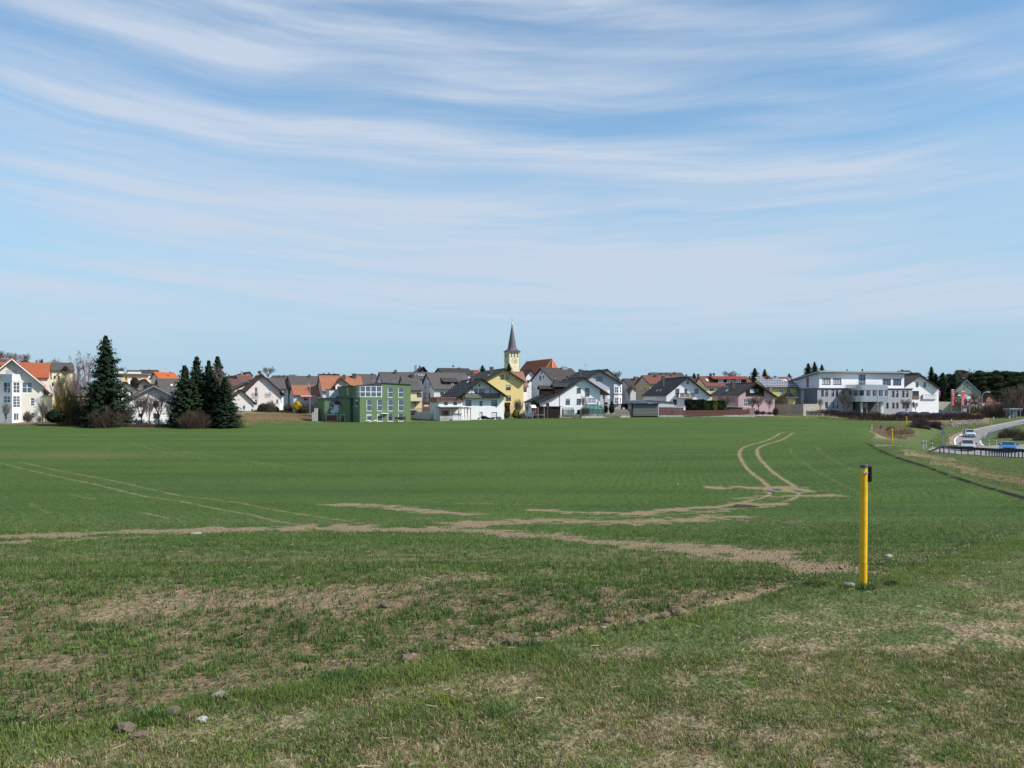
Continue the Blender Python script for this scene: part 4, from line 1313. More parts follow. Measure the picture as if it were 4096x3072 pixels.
# --- far roofs between spruces and the rosy house
b = Bld('red_chimney_house','small red roofed house with a tall grey flue on the skyline','house',C_,470,640,470,30)
b.gable((555,483),(300,560),(628,572),330,612,12,W_WHITE,R_MAROON,of=.6)
b.chimney(360,466,392,560,-1.2,M_ZINC,False,.6)
b = Bld('low_red_house','long low red roof in front of the small red roofed house','house',C_,460,690,440,28)
b.eave((300,655),(640,655),(460,566),9,312,628,W_SAGE,R_REDB)
b = Bld('red_edge_house','small red roof with white gable right beside the spruce group','house',C_,130,690,450,32)
b.gable((150,575),(30,640),(205,622),50,195,9,W_CREAM,R_MAROON,of=.6)
b.chimney(80,545,100,580,3)
b = Bld('maroon_roof_house','house with faded maroon roof and grey rooflight behind the rosy house','house',C_,250,960,400,30)
b.eave((60,790),(600,800),(300,655),10,80,560,W_PALEY,tiles('tiles_dull_maroon',(0.17,0.085,0.075),(0.13,0.07,0.065)))
b.roofpatch('rooflight',M_METAL,*b.front,[(365,700),(440,700),(430,672),(358,672)],.1,pane=G_BLUE)
b = Bld('grey_shed_house','low house with grey roof and cream wall left of the rosy house','house',C_,300,960,385,27)
b.gable((500,715),(180,860),(640,800),215,600,8,W_PALEY,R_GREYB,of=.6)
# --- rosy white house with garage
b = Bld('rosy_house','rosy white gabled house with maroon roof and attached garage behind the grassy bank','house',C_,835,1392,368,25)
b.gable((835,545),(425,945),(1332,985),452,1212,12,W_PINKW,R_MAROON,of=.9,
wins=[(650,825,722,1035,'w12'),(925,825,1005,1030,'wshut'),(650,1092,718,1198,'w12'),(1125,1092,1182,1198,'w11')])
xb0 = b.g['XR']; xb1 = b.f(1286,1100,.6)[0]; zb = b.f(1250,1010,.3)[1]
b.block('bay',M_WHITE,[(xb0 + .01,0.02),(xb1,.8),(xb1,4),(xb0 + .01,4)],-4,zb,{0: [(1230,1100,1260,1190,'w11')]},.05,W_PINKW,'bay_top')
for x0,x1 in ((608,740),(905,1020)):
 xa,za = b.f(x0,950,-.25); xb,zc = b.f(x1,1050 if x0 < 700 else 1020,-.25)
 mb = MB()
 for k in range(9):
  x = xa + (xb - xa) * k / 8
  mb.box(x - .015,x + .015,-.28,-.25,zc,za)
 mb.box(xa,xb,-.29,-.24,za,za + .04); mb.box(xa,xb,-.29,-.24,zc,zc + .04)
 mb.box(xa,xa + .03,-.26,0,za,za + .03); mb.box(xb - .03,xb,-.26,0,za,za + .03)
 mb.obj('balcony_rail',M_DMETAL,b.root)
b.chimney(775,528,832,560,3)
dish(b,760,500,3,.5)
g = Bld('garage','rosy gabled garage with wide pale door beside the rosy house','garage',C_,365,1400,352,25)
g.gable((365,880),(120,1080),(702,1196),150,632,7,W_PINKW,R_MAROON,of=.6,wins=[(205,1226,562,1396,'wgar')],recess=.1)
b = Bld('plain_roof_house','grey brown roof and white wall right behind the rosy house','house',C_,1150,1000,400,27)
b.eave((880,855),(1420,855),(1100,627),10,900,1400,W_LGREY,R_GREYB,wins=[(1300,905,1350,960,'w11')])
b = Bld('terrace_roofs','row of flat faded roofs with chimneys on the skyline behind the rosy house','house',C_,1180,700,480,3)
b.eave((960,650),(1480,650),(1180,572),10,980,1460,W_CREAM,R_GREYB)
b.chimney(1172,565,1215,610,2,M_CHIM); b.chimney(1290,558,1310,600,2,M_CHIM)
b = Bld('dark_roof_house','tall house with dark grey roof and pale yellow gable behind the orange roofed house','house',C_,1500,1000,400,24)
b.eave((1465,792),(2130,800),(1700,583),11.5,1478,2110,W_PALEY,R_GREYB)
b.chimney(1848,550,1895,590,5)
b = Bld('orange_low_house','low house with faded orange roof and grey walls left of the green building','house',C_,1800,1385,348,21)
b.eave((1508,993),(2185,1000),(1800,787),9,1518,2170,W_LGREY,R_ORANGE,wins=[(1755,1065,1806,1108,'d11')])
b.roofpatch('rooflight',M_METAL,*b.front,[(1778,896),(1822,896),(1812,862),(1770,862)],.08,pane=G_BLUE)
xa,za = b.f(1680,985,-1.6); xb,zc = b.f(2015,1035,-1.6)
n = 16
aw = None
for k in range(n):
 mb = MB(); u0,u1 = xa + (xb - xa) * k / n,xa + (xb - xa) * (k + 1) / n
 mb.hexa([(u0,-2.1,zc),(u1,-2.1,zc),(u1,0,za - .05),(u0,0,za - .05),(u0,-2.1,zc + .04),(u1,-2.1,zc + .04),(u1,0,za),(u0,0,za)])
 mb.obj('awning_stripe',mat('awning_red',(0.5,0.05,0.07),.7,.1) if k % 2 else mat('awning_pale',(0.62,0.35,0.36),.7,.1),b.root)
# --- orange house with white dormer, left behind the green building
b = Bld('orange_dormer_house','orange tiled house with white gabled dormer and two chimneys behind the green building','house',D_,500,1000,345,20)
b.eave((225,788),(1060,800),(600,503),11,240,1040,W_LGREY,R_ORANGE)
g2 = b
zt = b.f(620,690,0)[1]
sub = Bld('x','x','x',D_,620,770,345,20)
sub.gable((615,543),(455,700),(790,690),492,772,6,W_WHITE,R_ORANGE,of=.7,base=2.2,barge=M_DWOOD,wins=[(515,700,620,760,'w31'),(545,610,680,682,'w21')])
for ch in list(sub.root.children):
 ch.parent = g2.root
 ch.matrix_parent_inverse = Matrix()
 ch.location = g2.root.matrix_world.inverted() @ sub.O if False else Vector(((sub.O - g2.O).dot(g2.ax),(sub.O - g2.O).dot(g2.ay),(sub.O - g2.O).z))
 ch.name = {'wall': 'dormer_wall','roof': 'dormer_roof'}.get(ch.name.split('.')[0],ch.name)
bpy.data.objects.remove(sub.root)
b.chimney(632,480,686,512,4); b.chimney(815,458,888,508,4.5,M_DMETAL)
b = Bld('mossy_roof_house','grey roofed house with mossy verge behind the conservatory of the green building','house',D_,1100,720,390,22)
b.eave((900,660),(1360,660),(1100,473),10,915,1340,W_LGREY,R_GREYB)
b.chimney(1188,455,1222,480,4.5)
antenna(b,1185,560,2,.6)
b = Bld('skyline_roofs','dark double roof with chimneys on the skyline above the orange dormer house','house',D_,330,560,450,10)
b.eave((140,515),(560,515),(300,468),8,150,550,W_LGREY,R_DARK)
b.gable((465,452),(360,500),(540,500),375,530,5,W_LGREY,R_DARK,of=1.4)
b.chimney(250,443,275,480,3); b.chimney(350,440,376,478,3)
b = Bld('rooflight_house','long grey roofed house with rooflight and square chimney above the green building','house',D_,1500,760,365,19)
b.eave((1400,650),(2060,660),(1600,432),11,1415,2040,W_LGREY,R_GREYB)
b.roofpatch('rooflight',M_METAL,*b.front,[(1592,632),(1645,632),(1630,588),(1578,588)],.08,pane=G_BLUE)
b.chimney(1626,390,1674,470,4.6)
b = Bld('cream_corner_house','cream house with grey roof and rooflight right behind the green building','house',D_,1950,1000,345,15)
b.eave((1800,772),(2165,776),(1900,492),11,1815,2150,W_PALEY,R_GREYB,wins=[(2055,826,2150,905,'d21')])
b.roofpatch('rooflight',M_METAL,*b.front,[(2082,700),(2120,700),(2100,654),(2062,654)],.08,pane=G_BLUE)
b.chimney(1948,455,1996,540,4.4)
xa,za = b.f(1935,912,-1.2); xb,zc = b.f(2150,985,-1.2)
mb = MB(); mb.box(xa,xb,-1.2,-1.1,zc,za); mb.box(xa,xb,-1.1,0,zc,zc + .1); mb.obj('balcony_parapet',W_PALEY,b.root)
b = Bld('blue_glazed_house','dark gabled house with small white window on the skyline left of the long brown roof','house',E_,230,470,440,14)
b.gable((272,325),(120,430),(358,432),150,340,14,M_DWOOD,R_DARK,of=.7,wins=[(225,392,258,428,'w11')])
b.chimney(88,303,128,350,3,M_METAL); b.chimney(175,305,202,335,4)
b = Bld('sunroom_roof_house','grey roof with a strip of white framed roof glazing behind the light grey house','house',E_,150,560,395,18)
b.eave((40,560),(420,560),(170,432),10,60,400,W_LGREY,R_GREYB)
for k in range(3):
 x = 112 + k * 62
 b.roofpatch('rooflight',M_WHITE,*b.front,[(x,492),(x + 56,492),(x + 48,466),(x - 12,466)],.1,pane=G_DARK)
# --- green building with mural
GB = Bld('green_building','green flat roofed building with white framed windows and a painted head on its shaded wall','building',D_,958,1385,290,23)
b = GB
W = b.f(1936,800)[0]; wy = 6.5
ztL = b.f(958,690)[1]; zpk = b.f(1380,640)[1]; ztR = b.f(1936,672)[1]; xpk = b.f(1380,640)[0]
zsill = b.f(958,908)[1]
mb = MB()
xgl = b.f(1378,700)[0]
fw = [(1090,952,1194,1176,'w12'),(1292,952,1396,1176,'w12'),(1497,952,1602,1176,'w12'),(1700,952,1804,1176,'w12'),
(1090,1218,1194,1372,'w11'),(1292,1218,1396,1372,'w11'),(1497,1218,1602,1372,'w11'),(1700,1218,1804,1372,'w11'),
(1497,716,1602,914,'w12'),(1700,716,1804,914,'w12')]
b.facade(mb,(0,0),(W,0),[(0,-4),(W,-4),(W,ztR),(xpk,zpk),(xgl,zpk - .02),(xgl,zsill),(0,zsill)],fw,.16)
b.facade(mb,(W,0),(W,8),[(0,-4),(8,-4),(8,ztR),(0,ztR)])
b.facade(mb,(W,8),(0,8),[(0,-4),(W,-4),(W,ztL),(0,ztR)])
lsd = [(870,955,922,1082,'w11'),(798,965,830,1088,'w11'),(800,1225,830,1330,'w11')]
b.facade(mb,(0,8),(0,0),[(0,-4),(8,-4),(8,zsill),(5.2,zsill),(5.2,ztL),(0,ztL)],lsd,.16)
b.facade(mb,(xgl,0),(xgl,3),[(0,zsill),(3,zsill),(3,zpk),(0,zpk)])
mb.obj('wall',W_GREEN,b.root)
# the white frames stand proud of the render
# corner glazing
ztg = b.f(1100,690)[1]
mb = MB()
xs = [0 + .02 + (xgl - .02) * k / 4 for k in range(5)]
for x in xs: mb.box(x - .07 if x > .1 else x - .02,x + .07,-.06,.08,zsill + .02,ztg)
zmid = b.f(1100,812)[1]
for z in (zsill + .02,zmid,ztg - .12): mb.box(-.02,xgl,-.075,.06,z,z + .12)
for k in range(1,4):
 y = 2.8 * k / 3; mb.box(-.06,.06,y - .05,y + .05,zsill + .02,ztg)
for z in (zsill + .02,zmid,ztg - .12): mb.box(-.05,.05,.07,2.8,z + .003,z + .12)
win = mb.obj('corner_window',M_WHITE,b.root)
for k in range(4):
 for (z0,z1) in ((zsill + .1,zmid),(zmid + .1,ztg - .1)):
  pb = MB(); pb.face([(xs[k] + .06,.0,z0),(xs[k + 1] - .06,.0,z0),(xs[k + 1] - .06,.0,z1),(xs[k] + .06,.0,z1)]); pb.obj('pane',G_BLUE,win)
for k in range(3):
 pb = MB(); y0,y1 = 2.8 * k / 3,2.8 * (k + 1) / 3
 pb.face([(0,y1,zsill + .1),(0,y0,zsill + .1),(0,y0,ztg - .1),(0,y1,ztg - .1)]); pb.obj('pane',G_BLUE,win)
mb = MB(); mb.box(.1,xgl,1.4,2.6,zsill,zsill + .9); mb.face([(0.1,2.79,zsill),(xgl,2.79,zsill),(xgl,2.79,ztg),(0.1,2.79,ztg)]); mb.obj('room_interior',mat('room_interior',(0.22,0.2,0.19),.9,.2),b.root)
# fascia and roof deck, highest over the middle
mb = MB()
q = [(-.15,-.2,ztL),(xpk,-.2,zpk + .02),(W + .15,-.2,ztR + .02),(W + .15,8.2,ztR + .02),(xpk,8.2,zpk + .02),(-.15,8.2,ztL)]
mb.face([(x,y,z + .14) for x,y,z in q[:2]] + [(x,y,z + .14) for x,y,z in q[4:]])
mb.face([(x,y,z + .14) for x,y,z in q[1:5]])
mb.face([q[0],q[5],q[4],q[1]]); mb.face([q[1],q[4],q[3],q[2]])
for i in range(6):
 a,c = q[i],q[(i + 1) % 6]
 mb.face([a,c,(c[0],c[1],c[2] + .14),(a[0],a[1],a[2] + .14)])
mb.obj('roof',M_DMETAL,b.root)
mb = MB(); mb.hexa([(-.1,-.12,ztg),(xgl,-.12,ztg),(xgl,.05,ztg),(-.1,.05,ztg),(-.1,-.12,ztL),(xgl,-.12,zpk),(xgl,.05,zpk),(-.1,.05,ztL)])
mb.hexa([(-.1,.05,ztg),(.05,.05,ztg),(.05,2.9,ztg),(-.1,2.9,ztg),(-.1,.05,ztL),(.05,.05,ztL),(.05,2.9,ztL),(-.1,2.9,ztL)])
mb.obj('fascia',M_DMETAL,b.root)
# the lower wing with the mural: its wall turned away from the sun
p0 = Vector((0.0,6.0))
phi = R(-57)                                     # direction of the wall in local space, running left to right
dirv = Vector((math.cos(phi),math.sin(phi)))
# its right end meets the tall part
e1 = Vector((-0.0,5.4))
def hitline(zx):
 D = b.ray(zx,1200); C2 = b.C
 n = Vector((dirv.y,-dirv.x))
 t = n.dot(Vector((e1.x - C2.x,e1.y - C2.y))) / n.dot(Vector((D.x,D.y)))
 return Vector((C2.x + D.x * t,C2.y + D.y * t))
eR = hitline(768); eM = hitline(276); eL = hitline(130)
A,B = (eL.x,eL.y),(eR.x,eR.y)
Lw = (eR - eL).length; Lm = (eM - eL).length
zl = b.on(A,B,130,962)[1]; zm = b.on(A,B,276,938)[1]; zrr = b.on(A,B,768,942)[1]
mb = MB()
b.facade(mb,A,B,[(0,-4),(Lw,-4),(Lw,zrr),(Lm,zm),(0,zl)],[(308,1240,525,1372,'wrdoor'),(582,1243,670,1385,'wrdoor')],.12)
bk = Vector((-dirv.y,dirv.x)) * 6
C4,D4 = (B[0] + bk.x,B[1] + bk.y),(A[0] + bk.x,A[1] + bk.y)
b.facade(mb,D4,A,[(0,-4),(6,-4),(6,zl),(0,zl)])
b.facade(mb,B,C4,[(0,-4),(6,-4),(6,zrr),(0,zrr)])
mb.obj('wall',W_GREEN,b.root)
mb = MB()
dz = .2
Mp = (eM.x,eM.y); M4 = (eM.x + bk.x,eM.y + bk.y)
for (p,q2,r,t2) in (((A,zl),(Mp,zm),(M4,zm),(D4,zl)),((Mp,zm),(B,zrr),(C4,zrr),(M4,zm))):
 lo = [(v[0][0],v[0][1],v[1]) for v in (p,q2,r,t2)]; hi = [(x,y - .15,z + dz) for x,y,z in lo]; lo = [(x,y - .15,z) for x,y,z in lo]
 mb.hexa(lo + hi)
mb.obj('roof',M_DMETAL,b.root)
# upper storey of the wing, behind
xa,ya = b.f(632,800,9)[0],9.0
zu = b.f(632,712,9)[1]
mb = MB()
us = math.hypot(xa - .0,9 - 7.2)
b.facade(mb,(xa,9),(0.0,7.2),[(0,1.5),(us,1.5),(us,ztL + .1),(0,zu)],[(712,742,737,864,'w11')],.12)
b.facade(mb,(xa,14),(xa,9),[(0,1.5),(5,1.5),(5,zu),(0,zu)])
mb.obj('upper_storey',W_GREEN,b.root)
mb = MB(); mb.hexa([(xa - .2,8.8,zu),(0,7.0,ztL + .1),(0,14,ztL + .1),(xa - .2,14,zu),(xa - .2,8.8,zu + .18),(0,7.0,ztL + .28),(0,14,ztL + .28),(xa - .2,14,zu + .18)])
mb.obj('roof',M_DMETAL,b.root)
xg = b.f(370,830,13)[0]; zg = b.f(500,770,13)[1]; xh = b.f(628,830,13)[0]
b.block('terrace_room',W_LGREY,[(xg,13),(xh,13),(xh,17),(xg,17)],-3,zg,{0: [(508,890,545,918,'d11'),(556,888,592,918,'d11')]},.1,M_DMETAL,'terrace_roof')
# mural painted on the shaded wall (thin layers of paint)
U_ = Crop(1260,1590,13.825)
P_LG = mat('mural_light_green',(0.36,0.50,0.26),.9,.04); P_MG = mat('mural_teal',(0.07,0.15,0.13),.9,.04)
P_SK = mat('mural_skin',(0.40,0.52,0.60),.9,.03); P_HR = mat('mural_hair',(0.045,0.015,0.03),.9,.06); P_HR2 = mat('mural_brown',(0.14,0.06,0.06),.9,.06); P_GR = mat('mural_grey',(0.19,0.16,0.18),.9,.04)
mur = b.poly('mural',P_LG,A,B,[(508,185),(1130,190),(700,700),(508,912)],0,.006,K=U_)
lay = lambda nm,m,pts,o: b.poly(nm,m,A,B,pts,o - .002,o,parent=mur,K=U_)
lay('mural_ground',P_MG,[(530,912),(840,565),(900,620),(1000,912)],.010)
lay('mural_head_back',P_HR2,[(835,565),(790,430),(800,300),(890,195),(1000,150),(1130,190),(1060,300),(900,480)],.013)
lay('mural_head_patch',P_GR,[(860,500),(815,400),(830,290),(905,215),(1125,215),(1060,300),(1000,320),(900,470)],.016)
lay('mural_neck',P_SK,[(830,795),(905,735),(915,640),(870,480),(900,490),(960,520),(1000,700),(1130,830),(1020,912),(960,860)],.016)
lay('mural_hair',P_HR,[(1000,150),(1150,165),(1300,165),(1380,240),(1450,290),(1530,350),(1400,330),(1520,480),(1600,560),(1745,570),(1600,585),(1500,520),(1380,400),(1180,415),(1060,310),(1110,230)],.019)
lay('mural_face',P_SK,[(985,320),(1015,305),(1100,390),(1180,415),(1300,400),(1295,540),(1335,650),(1290,700),(1300,740),(1280,770),(1260,830),(1180,845),(1000,700),(1030,540),(1060,430)],.022)
lay('mural_sideburn',P_HR,[(900,480),(1030,350),(1058,420),(1020,560),(960,520)],.025)
lay('mural_earring',P_HR,[(930,600),(1000,590),(1020,630),(990,685)],.025)
lay('mural_eye',P_HR,[(1195,515),(1240,515),(1275,530),(1220,545)],.025)
lay('mural_brow',P_HR,[(1200,490),(1240,470),(1290,480),(1290,490)],.025)
lay('mural_lips',P_HR,[(1255,725),(1325,690),(1295,735)],.025)
lay('mural_nape',P_HR2,[(835,555),(870,540),(905,640),(905,720),(850,770),(880,690)],.019)
def to_mesh(o):
 """lettering as a plain mesh object"""
 bpy.context.view_layer.update()
 me = bpy.data.meshes.new_from_object(o)
 me.name = o.name
 n = bpy.data.objects.new(o.name,me); COL.objects.link(n)
 n.parent = o.parent; n.matrix_local = o.matrix_local.copy()
 nm = o.name; bpy.data.objects.remove(o); n.name = nm
 return n
def wall_text(b,txt,name,m,A,B,zx,zy,size,o=.03,rot=0.0,parent=None,K=None,ext=.01,stretch=1.0,spacing=1.0):
 k0 = b.K
 if K: b.K = K
 u,z = b.on(A,B,zx,zy)
 b.K = k0
 A3 = Vector((A[0],A[1],0)); B3 = Vector((B[0],B[1],0)); dr = (B3 - A3).normalized(); n = Vector((dr.y,-dr.x,0))
 c = bpy.data.curves.new(name,'FONT')
 c.body = txt; c.size = size; c.extrude = ext; c.align_x = 'CENTER'; c.align_y = 'CENTER'; c.offset = size * .012
 c.space_character = spacing
 c.materials.append(m)
 o_ = bpy.data.objects.new(name,c); COL.objects.link(o_)
 o_.parent = parent or b.root
 q = A3 + dr * u + n * o
 M = Matrix(((dr.x,0,n.x,q.x),(dr.y,0,n.y,q.y),(0,1,0,z),(0,0,0,1)))
 o_.matrix_local = M @ Matrix.Rotation(rot,4,'Z') @ Matrix.Diagonal((stretch,1,1,1))
 return to_mesh(o_)
P_LET = mat('mural_lettering',(0.72,0.80,0.66),.8,.03)
for i,(ch,zy) in enumerate((('L',215),('O',325),('R',450),('E',570),('N',690),('Z',840))):
 wall_text(b,ch,'mural_letter',P_LET,A,B,652,zy,.62,.03,0,mur,U_,.004,1.25)
# bits on the wall
mb = MB(); u,z = b.f(1442,1222,-.5); mb.box(u - .7,u + .7,-.6,0,z - .06,z + .08); mb.obj('awning_box',M_WHITE,b.root)
# ================================================================== centre of the village
b = Bld('light_grey_house','light grey house with brown shed dormer behind the white chalet','house',E_,450,1010,362,24.5)
b.eave((446,745),(1230,750),(700,446),10.5,460,1215,W_LGREY,R_GREYB,of=.6,
lw=[(290,645,318,730,'d11'),(363,635,393,720,'d11'),(280,830,312,916,'d11'),(357,820,386,906,'d11'),(332,515,348,560,'d11')],
wins=[(578,812,655,862,'d21')])
d,X0,X1,Z0,Z1 = dormer(b,'dormer_wall',(650,610,928,706),0,0,4,.9,M_DWOOD,R_BROWN,[(668,635,716,688,'d11k'),(792,634,842,690,'w11')])
zr = b.f(700,512,4)[1]
b.slab('dormer_roof',R_BROWN,(X0 - .2,.5,Z1),(X1 + .2,.5,Z1),(X1 + .2,4.4,zr),(X0 - .2,4.4,zr),.12)
b.chimney(1018,540,1085,585,3.4)
b = Bld('long_brown_roof_house','long brown ridge on the skyline with weather vane, above the light grey house','house',E_,850,520,440,20)
b.eave((625,450),(1240,455),(850,356),11,640,1225,W_LGREY,R_BROWN)
b.chimney(945,340,972,375,4.4); dish(b,828,312,4,.35)
b = Bld('orange_strip_house','scrap of bright orange roof between the long brown roof and the dark conifer','house',E_,1280,520,470,6)
b.eave((1225,450),(1330,455),(1270,391),8,1232,1322,W_CREAM,R_RED)
# --- white chalet
b = Bld('white_chalet','large white chalet with dark carved balcony and brown metal band, at the field edge','house',E_,1400,1338,315,15.9)
b.gable((1400,548),(945,888),(1878,890),1008,1805,20,W_WHITE,R_DARK,of=1.5,ob=.6,th=.22,recess=.2,
wins=[(1240,746,1301,830,'d11'),(1330,746,1436,830,'d11'),(1073,963,1179,1068,'d11'),(1337,980,1392,1068,'d11'),(1567,963,1675,1070,'d11'),
(1338,1194,1396,1312,'dwdoor'),(1568,1196,1676,1300,'dshut')])
# balcony with turned balusters
xa,za = b.f(1012,832,-1.15); xb,zc = b.f(1735,912,-1.15)
mb = MB(); mb.box(xa,xb,-1.15,0,zc - .14,zc); mb.obj('balcony_floor',M_DWOOD,b.root)
mb = MB(); mb.box(xa,xb,-1.2,-1.1,za - .1,za + .02); mb.box(xa,xb,-1.2,-1.1,zc + .05,zc + .12); mb.box(xa,xa + .08,-1.15,0,za - .1,za); mb.box(xb - .08,xb,-1.15,0,za - .1,za)
rail = mb.obj('balcony_railing',M_DWOOD,b.root)
bal = MB(); bal.box(-.05,.05,-1.16,-1.13,zc + .12,za - .1); bm_ = bal.mesh('baluster',M_DWOOD)
nb = int((xb - xa) / .14)
for k in range(nb):
 o = link('baluster',bm_,rail); o.location = (xa + (k + .5) * (xb - xa) / nb,0,0)
for zx in (1190,1545):
 X = b.f(zx,780,-1.1)[0]; Z = b.f(zx,715,-1.1)[1]
 mb = MB(); mb.box(X - .07,X + .07,-1.12,-.98,za,Z); mb.obj('balcony_post',M_DWOOD,b.root)
b.poly('wall_ornament',M_DARKF,(0,0),(1,0),[(1327,668),(1338,658),(1348,668),(1346,695),(1338,706),(1326,692)],0,.06)
for zx in (1206,1472):
 X,Z = b.f(zx,748,-.12); mb = MB(); mb.box(X - .06,X + .06,-.16,0,Z - .12,Z + .12); mb.obj('wall_lamp',M_DARKF,b.root)
b.chimney(1180,395,1228,600,5,None,True,.7)
X0,Z0 = b.f(1170,505,4.95); X1,_ = b.f(1236,505,4.95)
mb = MB(); mb.box(X0 - .05,X1 + .02,4.9,5.8,Z0 - .08,Z0 + .06); mb.obj('chimney_band',M_CHIM,b.root)
for (x,y) in ((700,800),(770,795),(800,745),(860,735),(870,790),(940,780),(950,725),(1040,715)):
 b.roofpatch('snow_guard',M_DMETAL,*b.left,[(x,y + 14),(x + 26,y + 12),(x + 40,y - 4),(x + 16,y)],.12)
b.roofpatch('rooflight',M_METAL,*b.left,[(1078,632),(1105,628),(1140,596),(1115,600)],.1,pane=M_SHUT)
# annexe with standing seam band
x0,x1 = b.f(548,1000,-.6)[0],b.f(1006,1000,-.6)[0]
zt = b.f(780,998,-.6)[1]; zb2 = b.f(780,908,-.9)[1]
b.block('wall',W_WHITE,[(x0,-.6),(x1,-.6),(x1,10),(x0,10)],-4,zt,{0: [(656,1000,725,1052,'d11'),(834,1000,903,1052,'d11')]},-.05,M_DMETAL)
M_SEAM = mat('brown_seamed_metal',(0.16,0.058,0.042),.5,.15,2)
ns = 13
for k in range(ns):
 mb = MB(); u0,u1 = x0 - .3 + (x1 - x0 + .3) * k / ns,x0 - .3 + (x1 - x0 + .3) * (k + 1) / ns
 mb.hexa([(u0 + .015,-.95,zt - .02),(u1 - .015,-.95,zt - .02),(u1 - .015,-.62,zt - .02),(u0 + .015,-.62,zt - .02),(u0 + .015,-.62 - .3 * .3,zb2),(u1 - .015,-.62 - .09,zb2),(u1 - .015,-.3,zb2),(u0 + .015,-.3,zb2)])
 mb.box(u1 - .02,u1 + .02,-.97,-.6,zt,zb2 - .1)
 mb.obj('seam_panel',M_SEAM,b.root)
for k in range(12):
 mb = MB(); v0,v1 = -.9 + 10.5 * k / 12,-.9 + 10.5 * (k + 1) / 12
 mb.box(x0 - .32,x0 - .28,v0 + .02,v1 - .02,zt - .02,zb2); mb.box(x0 - .34,x0 - .28,v1 - .02,v1 + .02,zt,zb2)
 mb.obj('seam_panel',M_SEAM,b.root)
mb = MB(); mb.face([(x0 - .3,-.7,zb2),(x1,-.7,zb2),(b.g['lX'] + .6,0,b.f(940,880,0)[1]),(b.g['lX'] + .4,10,b.f(940,880,0)[1]),(x0 - .3,10,zb2)]); mb.obj('roof',R_DARK,b.root)
# awning over the terrace
xa,za = b.f(560,1078,-.7); xb,_ = b.f(972,1078,-.7); zc = b.f(760,1103,-2)[1]
mb = MB(); mb.hexa([(xa,-2,zc),(xb - .2,-2,zc),(xb,-.62,za - .08),(xa,-.62,za - .08),(xa,-2,zc + .06),(xb - .2,-2,zc + .06),(xb,-.62,za),(xa,-.62,za)]); mb.obj('awning',mat('awning_grey',(0.38,0.42,0.42),.8,.08),b.root)
CH = b
# pergola
pg = thing('pergola','dark timber pergola with creeper in front of the white chalet','pergola',b.root.location,b.yaw)
xa,za = b.f(572,1128,-4.6); xb,zc = b.f(1165,1268,-4.6); xm = b.f(815,1200,-4.6)[0]
for k,X in enumerate([xa,xa + .35,xa + .7,xm,xm + (xb - xm) * .33,xm + (xb - xm) * .66,xb]):
 mb = MB(); mb.box(X - .06,X + .06,-4.66,-4.54,-1.5,za - .12); mb.obj('post',M_BROWNF,pg)
for X in (xa,xm,xb):
 mb = MB(); mb.box(X - .06,X + .06,-1.66,-1.54,-1.5,za + .1); mb.obj('post',M_BROWNF,pg)
mb = MB(); mb.box(xa - .2,xb + .2,-4.68,-4.52,za - .12,za + .04); mb.obj('beam',M_BROWNF,pg)
mb = MB(); mb.box(xa - .2,xb + .2,-1.68,-1.52,za + .1,za + .26); mb.obj('beam',M_BROWNF,pg)
rf = MB(); rf.box(-.04,.04,-4.9,-1.4,0,.09); rm = rf.mesh('rafter',M_BROWNF)
for k in range(11):
 o = link('rafter',rm,pg); o.location = (xa + (xb - xa) * k / 10,0,za + .2)
for X in (xm + .5,xm + (xb - xm) * .33 + .5,xb - .5):
 mb = MB(); mb.tube((X - .45,-4.6,za - .95),(X,-4.6,za - .12),.05,.05,4); mb.obj('brace',M_BROWNF,pg)
mb = MB(); mb.box(xa,xm,-4.7,-4.6,-1.5,zc); mb.box(xa,xm,-4.6,-4.5,zc - .06,zc + .02); mb.obj('parapet',M_CONC,pg)
dr_ = MB(); dr_.box(xa + .9,xm - .2,-1.6,-1.5,-.5,za - .4); dr_.obj('back_screen',M_DWOOD,pg)
# white fretwork fence panels under it
ff = thing('fretwork_fence','white fretwork fence below the pergola of the chalet','fence',b.root.location,b.yaw)
x2,zt2 = b.f(1162,1272,-5.2); x1_,zb3 = b.f(815,1356,-5.2)
nn = 22
for k in range(nn):
 u = x1_ + (x2 - x1_) * (k + .5) / nn; w = (x2 - x1_) / nn
 mb = MB(); h = zt2 - zb3
 mb.prism([(u - w * .1,-5.2,zb3),(u + w * .15,-5.2,zb3),(u + w * .38,-5.2,zb3 + h * .35),(u + w * .12,-5.2,zb3 + h * .6),(u + w * .3,-5.2,zb3 + h),(u - w * .1,-5.2,zb3 + h),(u - w * .3,-5.2,zb3 + h * .55),(u - w * .02,-5.2,zb3 + h * .3)],(0,0,0),(0,.04,0))
 mb.obj('fret_board',M_WHITE,ff)
mb = MB(); mb.box(x1_,x2,-5.15,-5.05,zb3 - 1,zb3 + .12); mb.box(x1_,x2,-5.16,-5.12,zt2 - .07,zt2); mb.obj('rail',M_PALEWOOD,ff)
gw = Bld('garden_wall','long cream garden wall sloping down left of the white chalet','wall',E_,395,1340,318,15.9)
xa,za = gw.f(98,1208,6); xb,zb_ = gw.f(393,1163,.5)
mb = MB(); mb.hexa([(xa,6,-3),(xb,.5,-3),(xb,.8,-3),(xa,6.3,-3),(xa,6,za),(xb,.5,zb_),(xb,.8,zb_),(xa,6.3,za)]); mb.obj('wall_face',W_CREAM,gw.root)
gate = Bld('garden_gate','grey metal garden gate at the left end of the chalet fence','gate',E_,770,1350,305,9)
xa,za = gate.f(738,1275); xb,zb_ = gate.f(806,1350)
mb = MB(); mb.box(xa,xb,0,.05,zb_,za); mb.obj('leaf',mat('blue_grey_paint',(0.16,0.20,0.25),.6,.1),gate.root)
mb = MB(); mb.tube((xb,0,zb_ - 1),(xb,0,za + .1),.04,.04,6); mb.obj('post',M_METAL,gate.root)
